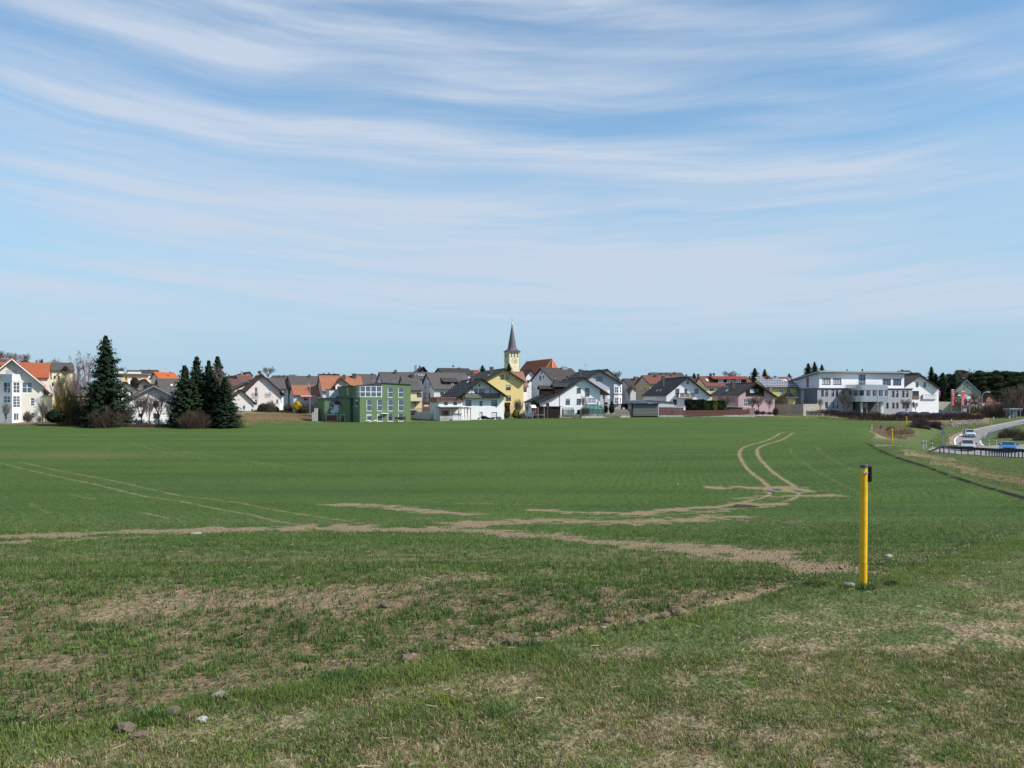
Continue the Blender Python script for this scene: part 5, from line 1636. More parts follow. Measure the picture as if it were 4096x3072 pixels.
# --- yellow house
b = Bld('yellow_house','tall yellow house with brown roof between the chalet and the long white house','house',E_,1830,1262,380,15.9)
b.gable((1830,355),(1395,600),(2222,612),1470,2180,26,W_YELLOW,R_BROWN,of=1.1,ob=.6,recess=.18,
wins=[(1740,475,1806,562,'d11'),(1843,475,1908,562,'d11'),(1845,672,1936,766,'d11'),(1845,875,1940,972,'d11')])
b.poly('plinth',W_TAN,(0,0),(1,0),[(1480,1062),(2178,1062),(2178,1400),(1480,1400)],0,.03)
b.chimney(1545,330,1608,478,6,None,True,.9)
b.roofpatch('rooflight',M_METAL,*b.left,[(1490,500),(1515,496),(1540,478),(1515,482)],.1,pane=M_SHUT)
# --- church
CHX = Bld('church','yellow church tower with clock and slender dark spire on the skyline','church',F_,495,1480,560,24)
b = CHX
W = b.f(778,1000)[0]; z0 = -8.0; zt = b.f(640,880)[1]
Ly = 5.9
frw = [(540,916,580,1026,'d11k'),(617,916,658,1026,'d11k'),(697,918,738,1028,'d11k')]
lfw = [(388,925,408,1038,'d11k'),(424,922,443,1034,'d11k'),(460,918,480,1030,'d11k')]
mb = MB()
xl = 0.0
b.facade(mb,(0,0),(W,0),[(0,z0),(W,z0),(W,zt),(0,zt)],frw,.3)
LL = -b.on((0,0),(0,1),373,1000)[0] if False else None
# depth of the tower from its visible left edge
for Ly in np.linspace(3,14,45):
 zx = None
 q = Vector((0,Ly,0)); wq = b.O + b.ax * q.x + b.ay * q.y
 px = wq.x / wq.y * F + 2048
 if px <= F_(373,0)[0]: break
Ly = float(Ly)
b.facade(mb,(0,Ly),(0,0),[(0,z0),(Ly,z0),(Ly,zt),(0,zt)],lfw,.3)
b.facade(mb,(W,0),(W,Ly),[(0,z0),(Ly,z0),(Ly,zt),(0,zt)])
b.facade(mb,(W,Ly),(0,Ly),[(0,z0),(W,z0),(W,zt),(0,zt)])
mb.obj('tower_wall',plaster('plaster_church',(0.70,0.64,0.44)),b.root)
# louvres in the belfry openings
for (x0,y0,x1,y1,_) in frw:
 u0,zz1 = b.f(x0 + 6,y0 + 12); u1,zz0 = b.f(x1 - 4,y1 - 8)
 mb = MB()
 for k in range(6):
  z = zz0 + (zz1 - zz0) * (k + .3) / 6
  mb.hexa([(u0,-.02,z),(u1,-.02,z),(u1,.2,z + .12),(u0,.2,z + .12),(u0,-.02,z + .04),(u1,-.02,z + .04),(u1,.2,z + .16),(u0,.2,z + .16)])
 mb.obj('louvre',M_PALEWOOD,b.root)
# corner stones
qm = mat('quoin_stone',(0.42,0.36,0.27),.9,.2)
qb = MB(); qb.box(-.04,.34,-.05,.02,0,.34); q1 = qb.mesh('quoin',qm)
qb = MB(); qb.box(-.04,.20,-.05,.02,0,.34); q2 = qb.mesh('quoin',qm)
zq = b.f(640,1400)[1]; k = 0; z = zt - .6
while z > zq:
 o = link('quoin',q1 if k % 2 else q2,b.root); o.location = (0,0,z)
 o = link('quoin',q1 if k % 2 else q2,b.root); o.location = (W,0,z); o.scale = (-1,1,1)
 z -= .44; k += 1
# spire: flared square eaves running into a slim eight-sided needle
zs = b.f(640,880,0)[1]; cxx,cyy = W / 2,Ly / 2
ztip = b.f(570,165,Ly / 2)[1]; zfl = b.f(640,800,0)[1]
hw = W / 2 + .75; hy = Ly / 2 + .75
rings = []
for (f,z,sq) in ((1.0,zs - .1,1),(.80,zs + (zfl - zs) * .28,.9),(.64,zs + (zfl - zs) * .62,.6),(.545,zfl,.3),(.50,zfl + .9,.1),(.02,ztip,0)):
 ring = []
 for k in range(16):
  a = 2 * math.pi * (k + .5) / 16
  c,s_ = math.cos(a),math.sin(a)
  e = max(abs(c),abs(s_))
  r = f * ((1 / e) * sq + (1 - sq) * 1.0)
  ring.append((cxx + c * r * hw,cyy + s_ * r * hy,z))
 rings.append(ring)
mb = MB()
for r0,r1 in zip(rings[:-1],rings[1:]):
 for k in range(16):
  j = (k + 1) % 16
  mb.face([r0[k],r0[j],r1[j],r1[k]])
mb.face(rings[0][::-1])
mb.obj('spire',mat('spire_copper',(0.10,0.085,0.095),.5,.3,2.5,metal=.25),b.root)
sm = MB()
for k in range(16):
 pts = [r[k] for r in rings]
 for p,q in zip(pts[:-1],pts[1:]): sm.tube(p,q,.035,.03,3,False)
sm.obj('spire_seams',mat('spire_seam',(0.06,0.05,0.06),.6,.2),b.root)
bmx = bmesh.new(); bmesh.ops.create_uvsphere(bmx,u_segments=12,v_segments=8,radius=.34); me = bpy.data.meshes.new('finial_ball'); bmx.to_mesh(me); bmx.free(); me.materials.append(M_WHITE)
o = link('finial_ball',me,b.root,True); o.location = (cxx,cyy,ztip + .15)
mb = MB(); zc_ = b.f(570,15,Ly / 2)[1]; mb.tube((cxx,cyy,ztip),(cxx,cyy,zc_),.05,.03,5); zq2 = b.f(570,48,Ly / 2)[1]; mb.tube((cxx - .45,cyy,zq2),(cxx + .45,cyy,zq2),.035,.035,5)
mb.obj('cross',M_DMETAL,b.root)
# clock: ring of hour marks and two hands, on both visible faces
ck = mat('clock_iron',(0.09,0.06,0.03),.6,.2)
def clock(A,B,zx,zy,rr,sx=1.0):
 u,z = b.on(A,B,zx,zy)
 A3 = Vector((A[0],A[1],0)); dr = (Vector((B[0],B[1],0)) - A3).normalized(); n = Vector((dr.y,-dr.x,0))
 c = A3 + dr * u + Vector((0,0,z)) + n * .06
 def pt(r,a): return c + dr * (math.sin(a) * r) + Vector((0,0,math.cos(a) * r))
 mb = MB()
 for k in range(24):
  mb.tube(pt(rr * .78,k * math.pi / 12),pt(rr * .78,(k + 1) * math.pi / 12),.022,.022,4)
 cl = mb.obj('clock_face',ck,b.root)
 for k in range(12):
  m2 = MB(); m2.tube(pt(rr * .78,k * math.pi / 6),pt(rr * 1.08,k * math.pi / 6),.045,.035,4); m2.obj('hour_mark',ck,cl)
 m2 = MB(); m2.tube(pt(-.25,R(140)),pt(rr * .95,R(140)),.06,.035,4); m2.obj('minute_hand',ck,cl)
 m2 = MB(); m2.tube(pt(-.2,R(78)),pt(rr * .6,R(78)),.08,.05,4); m2.obj('hour_hand',ck,cl)
clock((0,0),(W,0),640,1122,1.15)
clock((0,Ly),(0,0),437,1120,1.15)
u,z = b.f(642,1285); mb = MB(); mb.box(u - .06,u + .06,-.05,.02,z - .35,z + .35); mb.obj('slit_window',M_DARKF,b.root)
# nave: steep roof running back to the left, its near end closed by a polygonal apse roof
b = Bld('church_nave','steep orange church roof with faceted near end, right of the tower','church',F_,1620,1480,575,22.8)
aZ = b.f(1620,1072)[1]; ex = 8.0; ze = aZ - 11.5; Ln = 26.0
rA,rB = Vector((0,0,aZ)),Vector((0,Ln,aZ))
b.slab('roof',R_RED,(-ex,Ln + 5,ze),(-ex,0,ze),rA,rB,.2)
b.slab('roof',R_RED,(ex,0,ze),(ex,Ln + 5,ze),rB,rA,.2)
RC = mat('ridge_clay',(0.60,0.26,0.16),.8,.15)
ap = [Vector((-ex,0,ze)),Vector((-ex * .42,-ex * .85,ze)),Vector((ex * .42,-ex * .85,ze)),Vector((ex,0,ze))]
for p,q in zip(ap[:-1],ap[1:]):
 mb = MB(); mb.face([p,q,rA],[(0,0),(6,0),(3,12)]); mb.obj('roof',R_RED,b.root)
rb = MB()
for p in ap: rb.tube(p,rA,.15,.15,5)
rb.tube(rA,rB,.14,.14,5); rb.obj('ridge_tiles',RC,b.root)
mb = MB(); mb.face([(ex,Ln + 5,ze),(-ex,Ln + 5,ze),rB]); mb.obj('roof',R_RED,b.root)
mb = MB(); mb.box(-ex + .6,ex - .6,.2,Ln + 4,ze - 8,ze); mb.obj('wall',W_CREAM,b.root)
mb = MB()
for p,q in zip(ap[:-1],ap[1:]): mb.face([p * .92 + Vector((0,0,ze * .08 - 8)),q * .92 + Vector((0,0,ze * .08 - 8)),q * .92 + Vector((0,0,ze * .08)),p * .92 + Vector((0,0,ze * .08))])
mb.obj('apse_wall',W_CREAM,b.root)
# --- small houses right of the tower
b = Bld('pointed_white_house','small white gable with dark red roof below the church roof','house',G_,300,700,430,14)
b.gable((306,372),(205,515),(400,500),212,372,9,W_WHITE,R_MAROON,of=.5,wins=[(232,575,270,636,'d11')])
u,z = b.f(310,478); mb = MB(); mb.box(u - .08,u + .08,-.06,.02,z - .25,z + .25); mb.obj('slit_window',M_DARKF,b.root)
b = Bld('faded_roof_house','house with faded pinkish roof right behind the yellow house','house',G_,120,900,400,14)
b.eave((-190,700),(262,704),(80,422),11,-170,240,W_WHITE,R_PINKB,wins=[(165,735,225,800,'d11')])
b = Bld('long_white_house','long white house with brown roof and wide grey chimney below the church nave','house',G_,705,880,400,31)
b.eave((712,590),(1330,590),(800,353),11,720,1320,W_LGREY,R_BROWN,of=.6,
lw=[(470,495,499,580,'d11'),(526,488,558,572,'w11'),(504,405,522,450,'d11'),(306,690,332,768,'d11')])
c = b.chimney(912,335,1012,396,4.9,M_ZINC)
X0,Z0 = b.f(905,308,5); X1,_ = b.f(1015,308,5)
mb = MB(); mb.box(X0,X1,4.9,5.7,Z0,Z0 + .07); mb.tube((X0 + .3,5.2,Z0 - .5),(X0 + .3,5.2,Z0),.03,.03,4); mb.tube((X1 - .3,5.2,Z0 - .5),(X1 - .3,5.2,Z0),.03,.03,4); mb.obj('chimney_plate',M_METAL,c)
for k in range(2):
 x = 1292 + k * 66
 b.roofpatch('solar_panel',G_DARK,*b.front,[(x,412),(x + 56,412),(x + 46,390),(x - 8,390)],.08)
b = Bld('back_grey_house','cream gable with dark roof just behind the large grey-white house','house',G_,1790,640,430,12)
b.gable((1785,370),(1640,470),(2032,572),1670,1990,14,W_CREAM,R_BROWN,of=.6)
b = Bld('large_grey_white_house','large grey-white house with white corner bays behind the catslide house','house',G_,1630,1215,373,11)
b.gable((1630,380),(1180,650),(2078,636),1260,2030,22,plaster('plaster_lilac_grey',(0.46,0.47,0.53)),R_BROWN,of=1.0,
wins=[(1560,513,1684,594,'b21'),(1690,870,1715,930,'d11')])
for (y0,y1) in ((675,842),(880,1042)):
 X0,Z1 = b.f(1905,y0,-.6); X1,Z0 = b.f(2000,y1,-.6)
 b.block('bay_window',M_WHITE,[(X0,-.6),(X1,-.6),(b.g['XR'] + .5,.3),(b.g['XR'] + .5,2.2),(b.g['XR'] - .02,2.2),(b.g['XR'] - .02,0.02),(X0,.02)],Z0,Z1,
 {0: [(1916,y0 + 28,1992,y0 + 150,'w22')],1: [(2012,y0 + 28,2040,y0 + 148,'w12')]},.06,M_WHITE,'bay_top',rec=.06)
b.poly('plinth',W_GREY,(0,0),(1,0),[(1640,1045),(2062,1045),(2062,1230),(1640,1230)],0,.04)
b.poly('colour_panel',W_GREY,(0,0),(1,0),[(1868,760),(1904,760),(1904,952),(1868,952)],0,.03)
b.poly('colour_panel',W_WHITE,(0,0),(1,0),[(1775,766),(1822,766),(1822,946),(1775,946)],0,.03)
b.chimney(1237,378,1292,482,4,None,True,.8)
antenna(b,1358,340,3,.8)
# --- catslide white house
b = Bld('catslide_house','white house with long sloping dark roof and two dormers, beside the teal conservatory','house',G_,1325,1240,340,11.7)
b.gable((1325,525),(487,1000),(1828,852),492,1636,17,W_WHITE,R_DARK,of=1.0,kneeL=(862,832),recess=.18,
wins=[(1185,730,1266,828,'b11'),(1345,730,1434,812,'b11'),(1347,826,1431,890,'b11'),(973,938,1056,1046,'b11'),(1185,938,1267,1046,'b11'),(597,1024,660,1092,'b11k'),(1395,926,1551,1034,'w21l'),(1195,1150,1251,1236,'ddoor')])
mb = MB(); x,z = b.f(863,840,-.06); mb.tube((x,-.06,z),(x,-.06,-1),.05,.05,5); mb.obj('downpipe',M_METAL,b.root)
X,Z = b.f(1720,860,-.9); mb = MB(); mb.box(X - .09,X + .09,-.95,-.77,-2,Z - .1); mb.obj('porch_post',M_DWOOD,b.root)
b.chimney(745,562,816,690,3,None,True,.8)
for (fx0,fy0,fx1,fy1,rx0,rx1,ry,Yd) in ((768,706,980,800,772,1035,642,2.2),(508,745,700,830,480,735,682,7.5)):
 X0,Z1 = b.f(fx0,fy0,Yd); X1,Z0 = b.f(fx1,fy1,Yd); Zr = b.f((rx0 + rx1) / 2,ry,Yd + 1.2)[1]
 mb = MB(); XA = X0
 b.facade(mb,(X0,Yd + 2.4),(X0,Yd),[(0,Z0 - .5),(2.4,Z0 - .5),(2.4,Z1),(1.2,Zr - .1),(0,Z1)],[(fx0 + 12,fy0 + 18,fx0 + 44,fy1 - 8,'w11')],.05)
 b.facade(mb,(X0,Yd),(X1 + 1.5,Yd),[(0,Z0 - .5),(X1 - X0 + 1.5,Z0 - .5),(X1 - X0 + 1.5,Z1),(0,Z1)])
 mb.obj('dormer_wall',M_DWOOD,b.root)
 b.slab('dormer_roof',R_DARK,(X0 - .5,Yd - .35,Z1 - .05),(X1 + 1.2,Yd - .35,Z1 - .05),(X1 + 1.2,Yd + 1.2,Zr),(X0 - .5,Yd + 1.2,Zr),.1)
 b.slab('dormer_roof',R_DARK,(X1 + 1.2,Yd + 2.75,Z1 - .05),(X0 - .5,Yd + 2.75,Z1 - .05),(X0 - .5,Yd + 1.2,Zr),(X1 + 1.2,Yd + 1.2,Zr),.1)
dish(b,1000,535,8,.4)
CS = b
# ================================================================== right part of the village
b = Bld('small_grey_house','white gabled house with plain brown roof between the bays and the tan house','house',H_,200,920,425,16)
b.eave((282,712),(560,716),(300,556),10,290,550,W_LGREY,R_BROWN,wins=[(352,752,410,815,'w21')])
b.chimney(370,515,420,585,3.8,None); b.chimney(443,524,470,555,4.8,M_REDWOOD)
b = Bld('tan_house','tan house with rusty red roof behind the white house with the brown balcony','house',H_,650,900,400,12.5)
b.eave((655,645),(1330,650),(800,493),10.5,662,1320,W_TAN,R_REDB,lw=[(520,582,549,640,'w11'),(562,580,591,638,'w11'),(500,725,528,760,'w11')])
dish(b,1060,500,3,.35); b.chimney(775,470,803,500,4)
b = Bld('skyline_block','long grey roof with several brick chimneys on the skyline above the tan house','house',H_,1000,540,480,6)
b.eave((730,520),(1370,520),(1000,440),9,745,1350,W_CREAM,R_GREYB)
for x0,y0,x1 in ((880,445,918),(998,448,1030),(1132,430,1166),(1365,475,1392)):
 b.chimney(x0,y0,x1,490,1.0 if x0 < 1300 else 4,M_REDWOOD)
# white house with brown balcony
b = Bld('balcony_house','white house with broad dark roof and small brown balcony behind the clipped hedge','house',H_,1405,1165,360,8.5)
b.gable((1405,515),(978,868),(1868,884),986,1816,19,W_WHITE,R_DARK,of=.9,recess=.16,
wins=[(1380,585,1416,652,'d11'),(1160,745,1236,838,'d11'),(1333,745,1391,832,'b11'),(1528,745,1603,834,'d11'),(1113,950,1191,1046,'d11'),(1333,950,1420,1050,'d11')])
xa,za = b.f(1225,828,-1.2); xb,zc = b.f(1546,908,-1.2)
mb = MB(); mb.box(xa,xb,-1.25,0,zc - .15,zc); mb.obj('balcony_floor',W_WHITE,b.root)
mb = MB(); mb.box(xa - .03,xb + .03,-1.3,-1.2,za - .08,za + .02); mb.box(xa,xb,-1.28,-1.22,zc,zc + .08)
mb.box(xa,xa + .05,-1.2,0,zc,za)
rl = mb.obj('balcony_railing',M_REDWOOD,b.root)
for k in range(3):
 u0 = xa + .35 + (xb - xa - .4) * k / 3; u1 = u0 + (xb - xa - .4) / 3 - .12
 mb = MB()
 for q in range(6): mb.box(u0 + (u1 - u0) * q / 6,u0 + (u1 - u0) * (q + .8) / 6,-1.27,-1.24,zc + .1,za - .1)
 mb.box(u0,u1,-1.3,-1.27,zc + .2,zc + .27); mb.box(u0,u1,-1.3,-1.27,za - .3,za - .23)
 mb.obj('balcony_panel',M_REDWOOD,rl)
b.chimney(915,495,957,632,5.5,None,True,.9)
for q in ([(780,806),(808,806),(850,760),(825,760)],[(846,802),(872,802),(916,756),(890,756)],[(515,797),(538,795),(600,742),(580,744)]):
 b.roofpatch('rooflight',M_DARKF,*b.left,q,.1,pane=G_DARK)
BH = b
lt = Bld('lean_to','low lilac-white lean-to building with flat brown roof left of the balcony house','outbuilding',H_,640,1070,348,8.5)
xa = lt.f(256,1000,3)[0]; xm = lt.f(632,1000)[0]; xb = lt.f(1135,1030)[0]
zl,zr_ = lt.f(630,975)[1],lt.f(1130,1015)[1]
lt.block('wall',W_LGREY,[(xm,0),(xb,0),(xb,6),(xm,6)],-3,[zl,zr_,zr_,zl],None,.25,M_BROWNF)
lt.block('wall',W_LGREY,[(xa,2.5),(xm - .02,0),(xm - .02,6),(xa,6)],-3,[zl - .1,zl,zl,zl - .1],None,.1,W_LGREY)
# orange roofed house with dark dormers
b = Bld('double_dormer_house','yellowish house with rusty red roof and long dark dormer right of the balcony house','house',H_,1850,860,400,6)
b.eave((1745,697),(2700,700),(1900,512),11,1755,2690,W_PALEY,R_REDB,
lw=[],wins=[(1818,730,1910,802,'w21'),(1965,722,2096,792,'w31'),(2300,722,2420,792,'w31')])
d,X0,X1,Z0,Z1 = dormer(b,'dormer_wall',(1925,556,2530,652),0,0,5,1.6,M_DWOOD,R_REDB,[(1990,572,2082,636,'w21'),(2155,572,2240,640,'w21'),(2325,572,2420,640,'w21')])
b.slab('dormer_roof',tiles('tiles_dormer',(0.42,0.10,0.07),(0.34,0.08,0.06)),(X0 - .5,1.2,Z1),(X1 + .4,1.2,Z1),(X1 + .4,5.6,Z1 + .9),(X0 - .5,5.6,Z1 + .9),.14)
b.roofpatch('rooflight',M_METAL,*b.front,[(1770,606),(1808,604),(1770,556),(1728,560)],.1,pane=M_SHUT)
b.chimney(1828,455,1868,520,4.8); dish(b,1898,470,4,.4)
b = Bld('low_grey_roofs','low grey roof with white rooflight between the dark dormers and the solar roof','house',I_,600,800,430,8)
b.eave((470,735),(800,735),(600,672),9,480,790,W_CREAM,R_GREYB)
b.roofpatch('rooflight',M_WHITE,*b.front,[(585,730),(652,730),(645,716),(588,716)],.1,pane=M_SHUT)
b = Bld('far_brown_gable','small brown roof beside the conifer tip above the balcony house','house',H_,1500,600,460,10)
b.eave((1420,580),(1570,580),(1490,512),8,1430,1560,W_CREAM,R_BROWN)
b.chimney(1590,465,1628,500,4,M_REDWOOD)
# solar house
b = Bld('solar_roof_house','yellow house with a red roof almost covered by solar panels','house',I_,1120,1060,400,6)
b.eave((1092,820),(1850,822),(1250,603),10.5,1108,1830,W_LEMON,R_REDB,of=.6,
lw=[(858,688,888,720,'w11')],wins=[(1420,862,1520,946,'w21'),(1586,862,1676,946,'w21'),(1340,860,1372,950,'w11')])
pm = mat('solar_cell',(0.10,0.115,0.15),.25,.12,2,metal=.3)
def roofpt(u,v):                            # u along the row of panels, v rows down from the ridge
 return (880 + u * 55.5 + v * 55.0,603 + v * 54.0)
cells = []
for v,us in ((0,[0,1,2,6.2,7.2,8.2,12.5]),(1,list(np.arange(-.1,9,1)) + [12.4]),(2,list(np.arange(0,14,1))),(3,list(np.arange(-.1,13,1)))):
 for u in us: cells.append((u,v))
for u,v in cells:
 q = [roofpt(u + .06,v + .92),roofpt(u + .96,v + .92),roofpt(u + .96,v + .08),roofpt(u + .06,v + .08)]
 o = b.roofpatch('solar_panel',mat('panel_frame',(0.62,0.64,0.68),.4,.05),*b.front,q,.12,pane=pm)
for x in (1452,1518):
 b.roofpatch('rooflight',M_WHITE,*b.front,[(x + 45,696),(x + 88,696),(x + 45,652),(x,652)],.12,pane=M_SHUT)
b.chimney(1172,572,1212,640,4); b.chimney(1312,585,1362,605,5,None); b.chimney(1204,812,1266,925,-.9,M_GREYWOOD)
xa,za = b.f(1350,960,-1.3); xb,zc = b.f(1585,1030,-1.3)
mb = MB(); mb.box(xa,xb,-1.3,-1.2,zc,za); mb.box(xa,xb,-1.2,0,zc,zc + .12); mb.obj('balcony_parapet',W_LEMON,b.root)
b = Bld('curved_roof_hut','small yellow hut with pointed brown roof beside the grey office building','hut',I_,1690,1190,390,4)
xa,xb = b.f(1615,1060)[0],b.f(1775,1060)[0]; zt = b.f(1690,1052)[1]; zp = b.f(1745,905,2)[1]
b.block('wall',W_YELLOW,[(xa,0),(xb,0),(xb,4),(xa,4)],-3,zt,{},0,M_DWOOD,'ceiling')
mb = MB(); e = .9; q = [(xa - e,-e,zt - .1),(xb + e,-e,zt - .1),(xb + e,4 + e,zt - .1),(xa - e,4 + e,zt - .1)]; mid = [((xa + xb) / 2 + (p[0] - (xa + xb) / 2) * .45,2 + (p[1] - 2) * .45,zt + (zp - zt) * .38) for p in q]; tp = ((xa + xb) / 2,2,zp)
for i in range(4):
 j = (i + 1) % 4; mb.face([q[i],q[j],mid[j],mid[i]]); mb.face([mid[i],mid[j],tp])
mb.obj('roof',R_BROWN,b.root)
# pink house
b = Bld('pink_house','pink house with dark wooden gable and brown roof behind bare fruit trees','house',I_,915,1345,362,12)
b.gable((915,722),(500,985),(1374,1022),516,1318,15,W_PINK,R_BROWN,of=.9,wins=[(638,1076,770,1244,'w32')])
nbrd = 16
for k in range(nbrd):
 x0,x1 = 682 + (1086 - 682) * k / nbrd,682 + (1086 - 682) * (k + .93) / nbrd
 zt0 = max(722 + 40 + abs((x0 + x1) / 2 - 915) * .63,770)
 b.poly('gable_board',M_DWOOD,(0,0),(1,0),[(x0,1026),(x1,1026),(x1,zt0),(x0,zt0)],0.0,.05)
X0,Z1 = b.f(775,860,-.08); X1,Z0 = b.f(862,946,-.08)
mb = MB(); mb.box(X0,X1,-.1,-.05,Z0,Z1); w = mb.obj('window',M_WHITE,b.root)
mb = MB(); mb.box(X0 + .1,X1 - .1,-.112,-.098,Z0 + .1,Z1 - .1); mb.obj('pane',M_CURT,w)
X0,Z1 = b.f(885,852,-.08); X1,Z0 = b.f(975,950,-.08)
mb = MB(); mb.box(X0,X1,-.1,-.05,Z0,Z1); w = mb.obj('window',M_DARKF,b.root)
mb = MB(); mb.box(X0 + .1,X1 - .1,-.112,-.098,Z0 + .1,Z1 - .1); mb.obj('pane',G_DARK,w)
b.chimney(378,694,450,775,6,None,True,.8)
b.roofpatch('rooflight',M_METAL,*b.left,[(230,922),(262,920),(292,882),(262,886)],.1,pane=M_SHUT)
sh = Bld('tin_shed','low brown shed with tin roof left in front of the pink house','shed',I_,460,1330,352,4)
xa,xb = sh.f(330,1290)[0],sh.f(610,1290)[0]; zt1,zt2 = sh.f(330,1258)[1],sh.f(610,1278)[1]
sh.block('wall',M_REDWOOD,[(xa,0),(xb,0),(xb,3),(xa,3)],-1,[zt1,zt2,zt2,zt1],None,.2,M_METAL)
# ---- grey office building
OF = Bld('grey_office_building','three storey grey and white office building with curved silver front','office',J_,636,1085,385,17)
b = OF
zc = b.f(1000,652)[1]                       # top of the grey lower storeys
xr = b.f(2248,800)[0]; xe = b.f(1240,800)[0]
xs = [697,768,875,945,1055,1122]
w1 = [(x,683,x + 47,783,'d11') for x in xs] + [(x,887,x + 47,985,'d11') for x in xs[1:]] + [(x,695,x + 44,795,'d11') for x in (1903,1970,2075,2142)] + [(x,895,x + 43,988,'d11') for x in (1805,1908,1975,2080,2148)]
mb = MB()
b.facade(mb,(0,0),(xr,0),[(0,-3),(xr,-3),(xr,zc),(0,zc)],w1,.28)
Ld = 9.0
b.facade(mb,(xr,0),(xr,Ld),[(0,-3),(Ld,-3),(Ld,zc),(0,zc)])
b.facade(mb,(xr,Ld),(0,Ld),[(0,-3),(xr,-3),(xr,zc),(0,zc)])
mb.obj('lower_wall',W_GREY,b.root)
for Ly in np.linspace(2,30,113):
 q = b.O + b.ay * float(Ly)
 if q.x / q.y * F + 2048 <= J_(410,0)[0]: break
Ll = float(Ly)
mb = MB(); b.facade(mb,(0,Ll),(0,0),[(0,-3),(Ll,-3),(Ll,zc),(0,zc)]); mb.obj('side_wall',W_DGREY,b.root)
mb = MB(); mb.box(-.25,xr + .25,-.35,max(Ld,Ll),zc,zc + .12); mb.obj('cornice',M_METAL,b.root)
mb = MB(); mb.box(-.1,xr + .1,-.2,0,zc - .2,zc); mb.obj('fascia',mat('fascia_grey',(0.13,0.14,0.2),.6,.1),b.root)
# white upper storey, set back a little, under a rising roof
yb = .9
u0,u1 = b.f(667,500,yb)[0],b.f(2112,500,yb)[0]
zt = b.f(1400,402,yb)[1]
uw = [(715,475,860,588,'d31l'),(900,478,1044,588,'d31l'),(1745,488,1886,597,'d31'),(1923,488,2062,598,'d31'),(1336,416,1455,588,'d22')]
for Ly in np.linspace(2,40,153):
 q = b.O + b.ax * u0 + b.ay * (yb + float(Ly))
 if q.x / q.y * F + 2048 <= J_(262,0)[0]: break
Lu = float(Ly)
zback = b.f(262,518,yb + Lu)[1]
mb = MB()
b.facade(mb,(u0,yb),(u1,yb),[(0,zc),(u1 - u0,zc),(u1 - u0,zt),(0,zt)],uw,.25)
b.facade(mb,(u0,yb + Lu),(u0,yb),[(0,-3),(Lu - Ll + .5,-3),(Lu - Ll + .5,zc),(Lu,zc),(Lu,zt),(0,zback)],[(450,470,494,634,'d12')],.2)
b.facade(mb,(u1,yb),(u1,yb + Lu),[(0,zc),(Lu,zc),(Lu,zback),(0,zt)])
b.facade(mb,(u1,yb + Lu),(u0,yb + Lu),[(0,-3),(u1 - u0,-3),(u1 - u0,zback),(0,zback)])
mb.obj('upper_wall',plaster('plaster_office_white',(0.68,0.68,0.70)),b.root)
dzdy = (zback - zt) / Lu
e = 1.3
r0,r1 = yb - e,yb + Lu + e * 1.2
mb = MB()
z0_,z1_ = zt - dzdy * -e * -1 * -1,zback + dzdy * e
z0_ = zt - dzdy * e
mb.hexa([(u0 - 1.0,r0,z0_ + .05),(u1 + .9,r0,z0_ + .05),(u1 + .9,r1,z1_ + .05),(u0 - 1.0,r1,z1_ + .05),(u0 - 1.0,r0,z0_ + .42),(u1 + .9,r0,z0_ + .42),(u1 + .9,r1,z1_ + .42),(u0 - 1.0,r1,z1_ + .42)])
mb.obj('roof',mat('roof_edge_grey',(0.27,0.28,0.31),.5,.1),b.root)
# curved silver front standing on columns
cxl,cxr = b.f(1278,640,-4)[0],b.f(1838,640,-4)[0]
rad = 2.9; cR = (cxr - rad,-1.2); cL = (cxl + 1.6,-2.2)
plan = [(cxl + .2,0.0),(cxl,-2.8)]
for k in range(6): a = R(180 + 90 * k / 5); plan.append((cxl + 1.6 + 1.6 * math.cos(a),-4.2 + 1.5 * math.sin(a)))
for k in range(19): a = R(-90 + 95 * k / 18); plan.append((cxr - rad + rad * math.cos(a),-2.8 + rad * math.sin(a)))
plan.append((cxr - .3,0.0))
SIL = mat('brushed_aluminium',(0.52,0.53,0.57),.28,.05,2,metal=.85)
def ribbon(z0,z1,m,nm,off=0.0):
 mb = MB(); cx = (cxl + cxr) / 2
 pts = [(p[0] + (off if p[0] > cx else -off),p[1] - off) for p in plan]
 for p,q in zip(pts[:-1],pts[1:]):
  mb.face([(p[0],p[1],z0),(q[0],q[1],z0),(q[0],q[1],z1),(p[0],p[1],z1)])
 mb.face([(p[0],p[1],z1) for p in pts]); mb.face([(p[0],p[1],z0) for p in pts][::-1])
 o = mb.obj(nm,m,b.root)
 return o
za,zb2,zc2,zd = (b.f(1555,y,-5)[1] for y in (590,684,778,880))
ribbon(zb2,za,SIL,'upper_band'); ribbon(zd,zc2,SIL,'lower_band'); ribbon(zc2,zb2,W_GREY,'window_band',-.08)
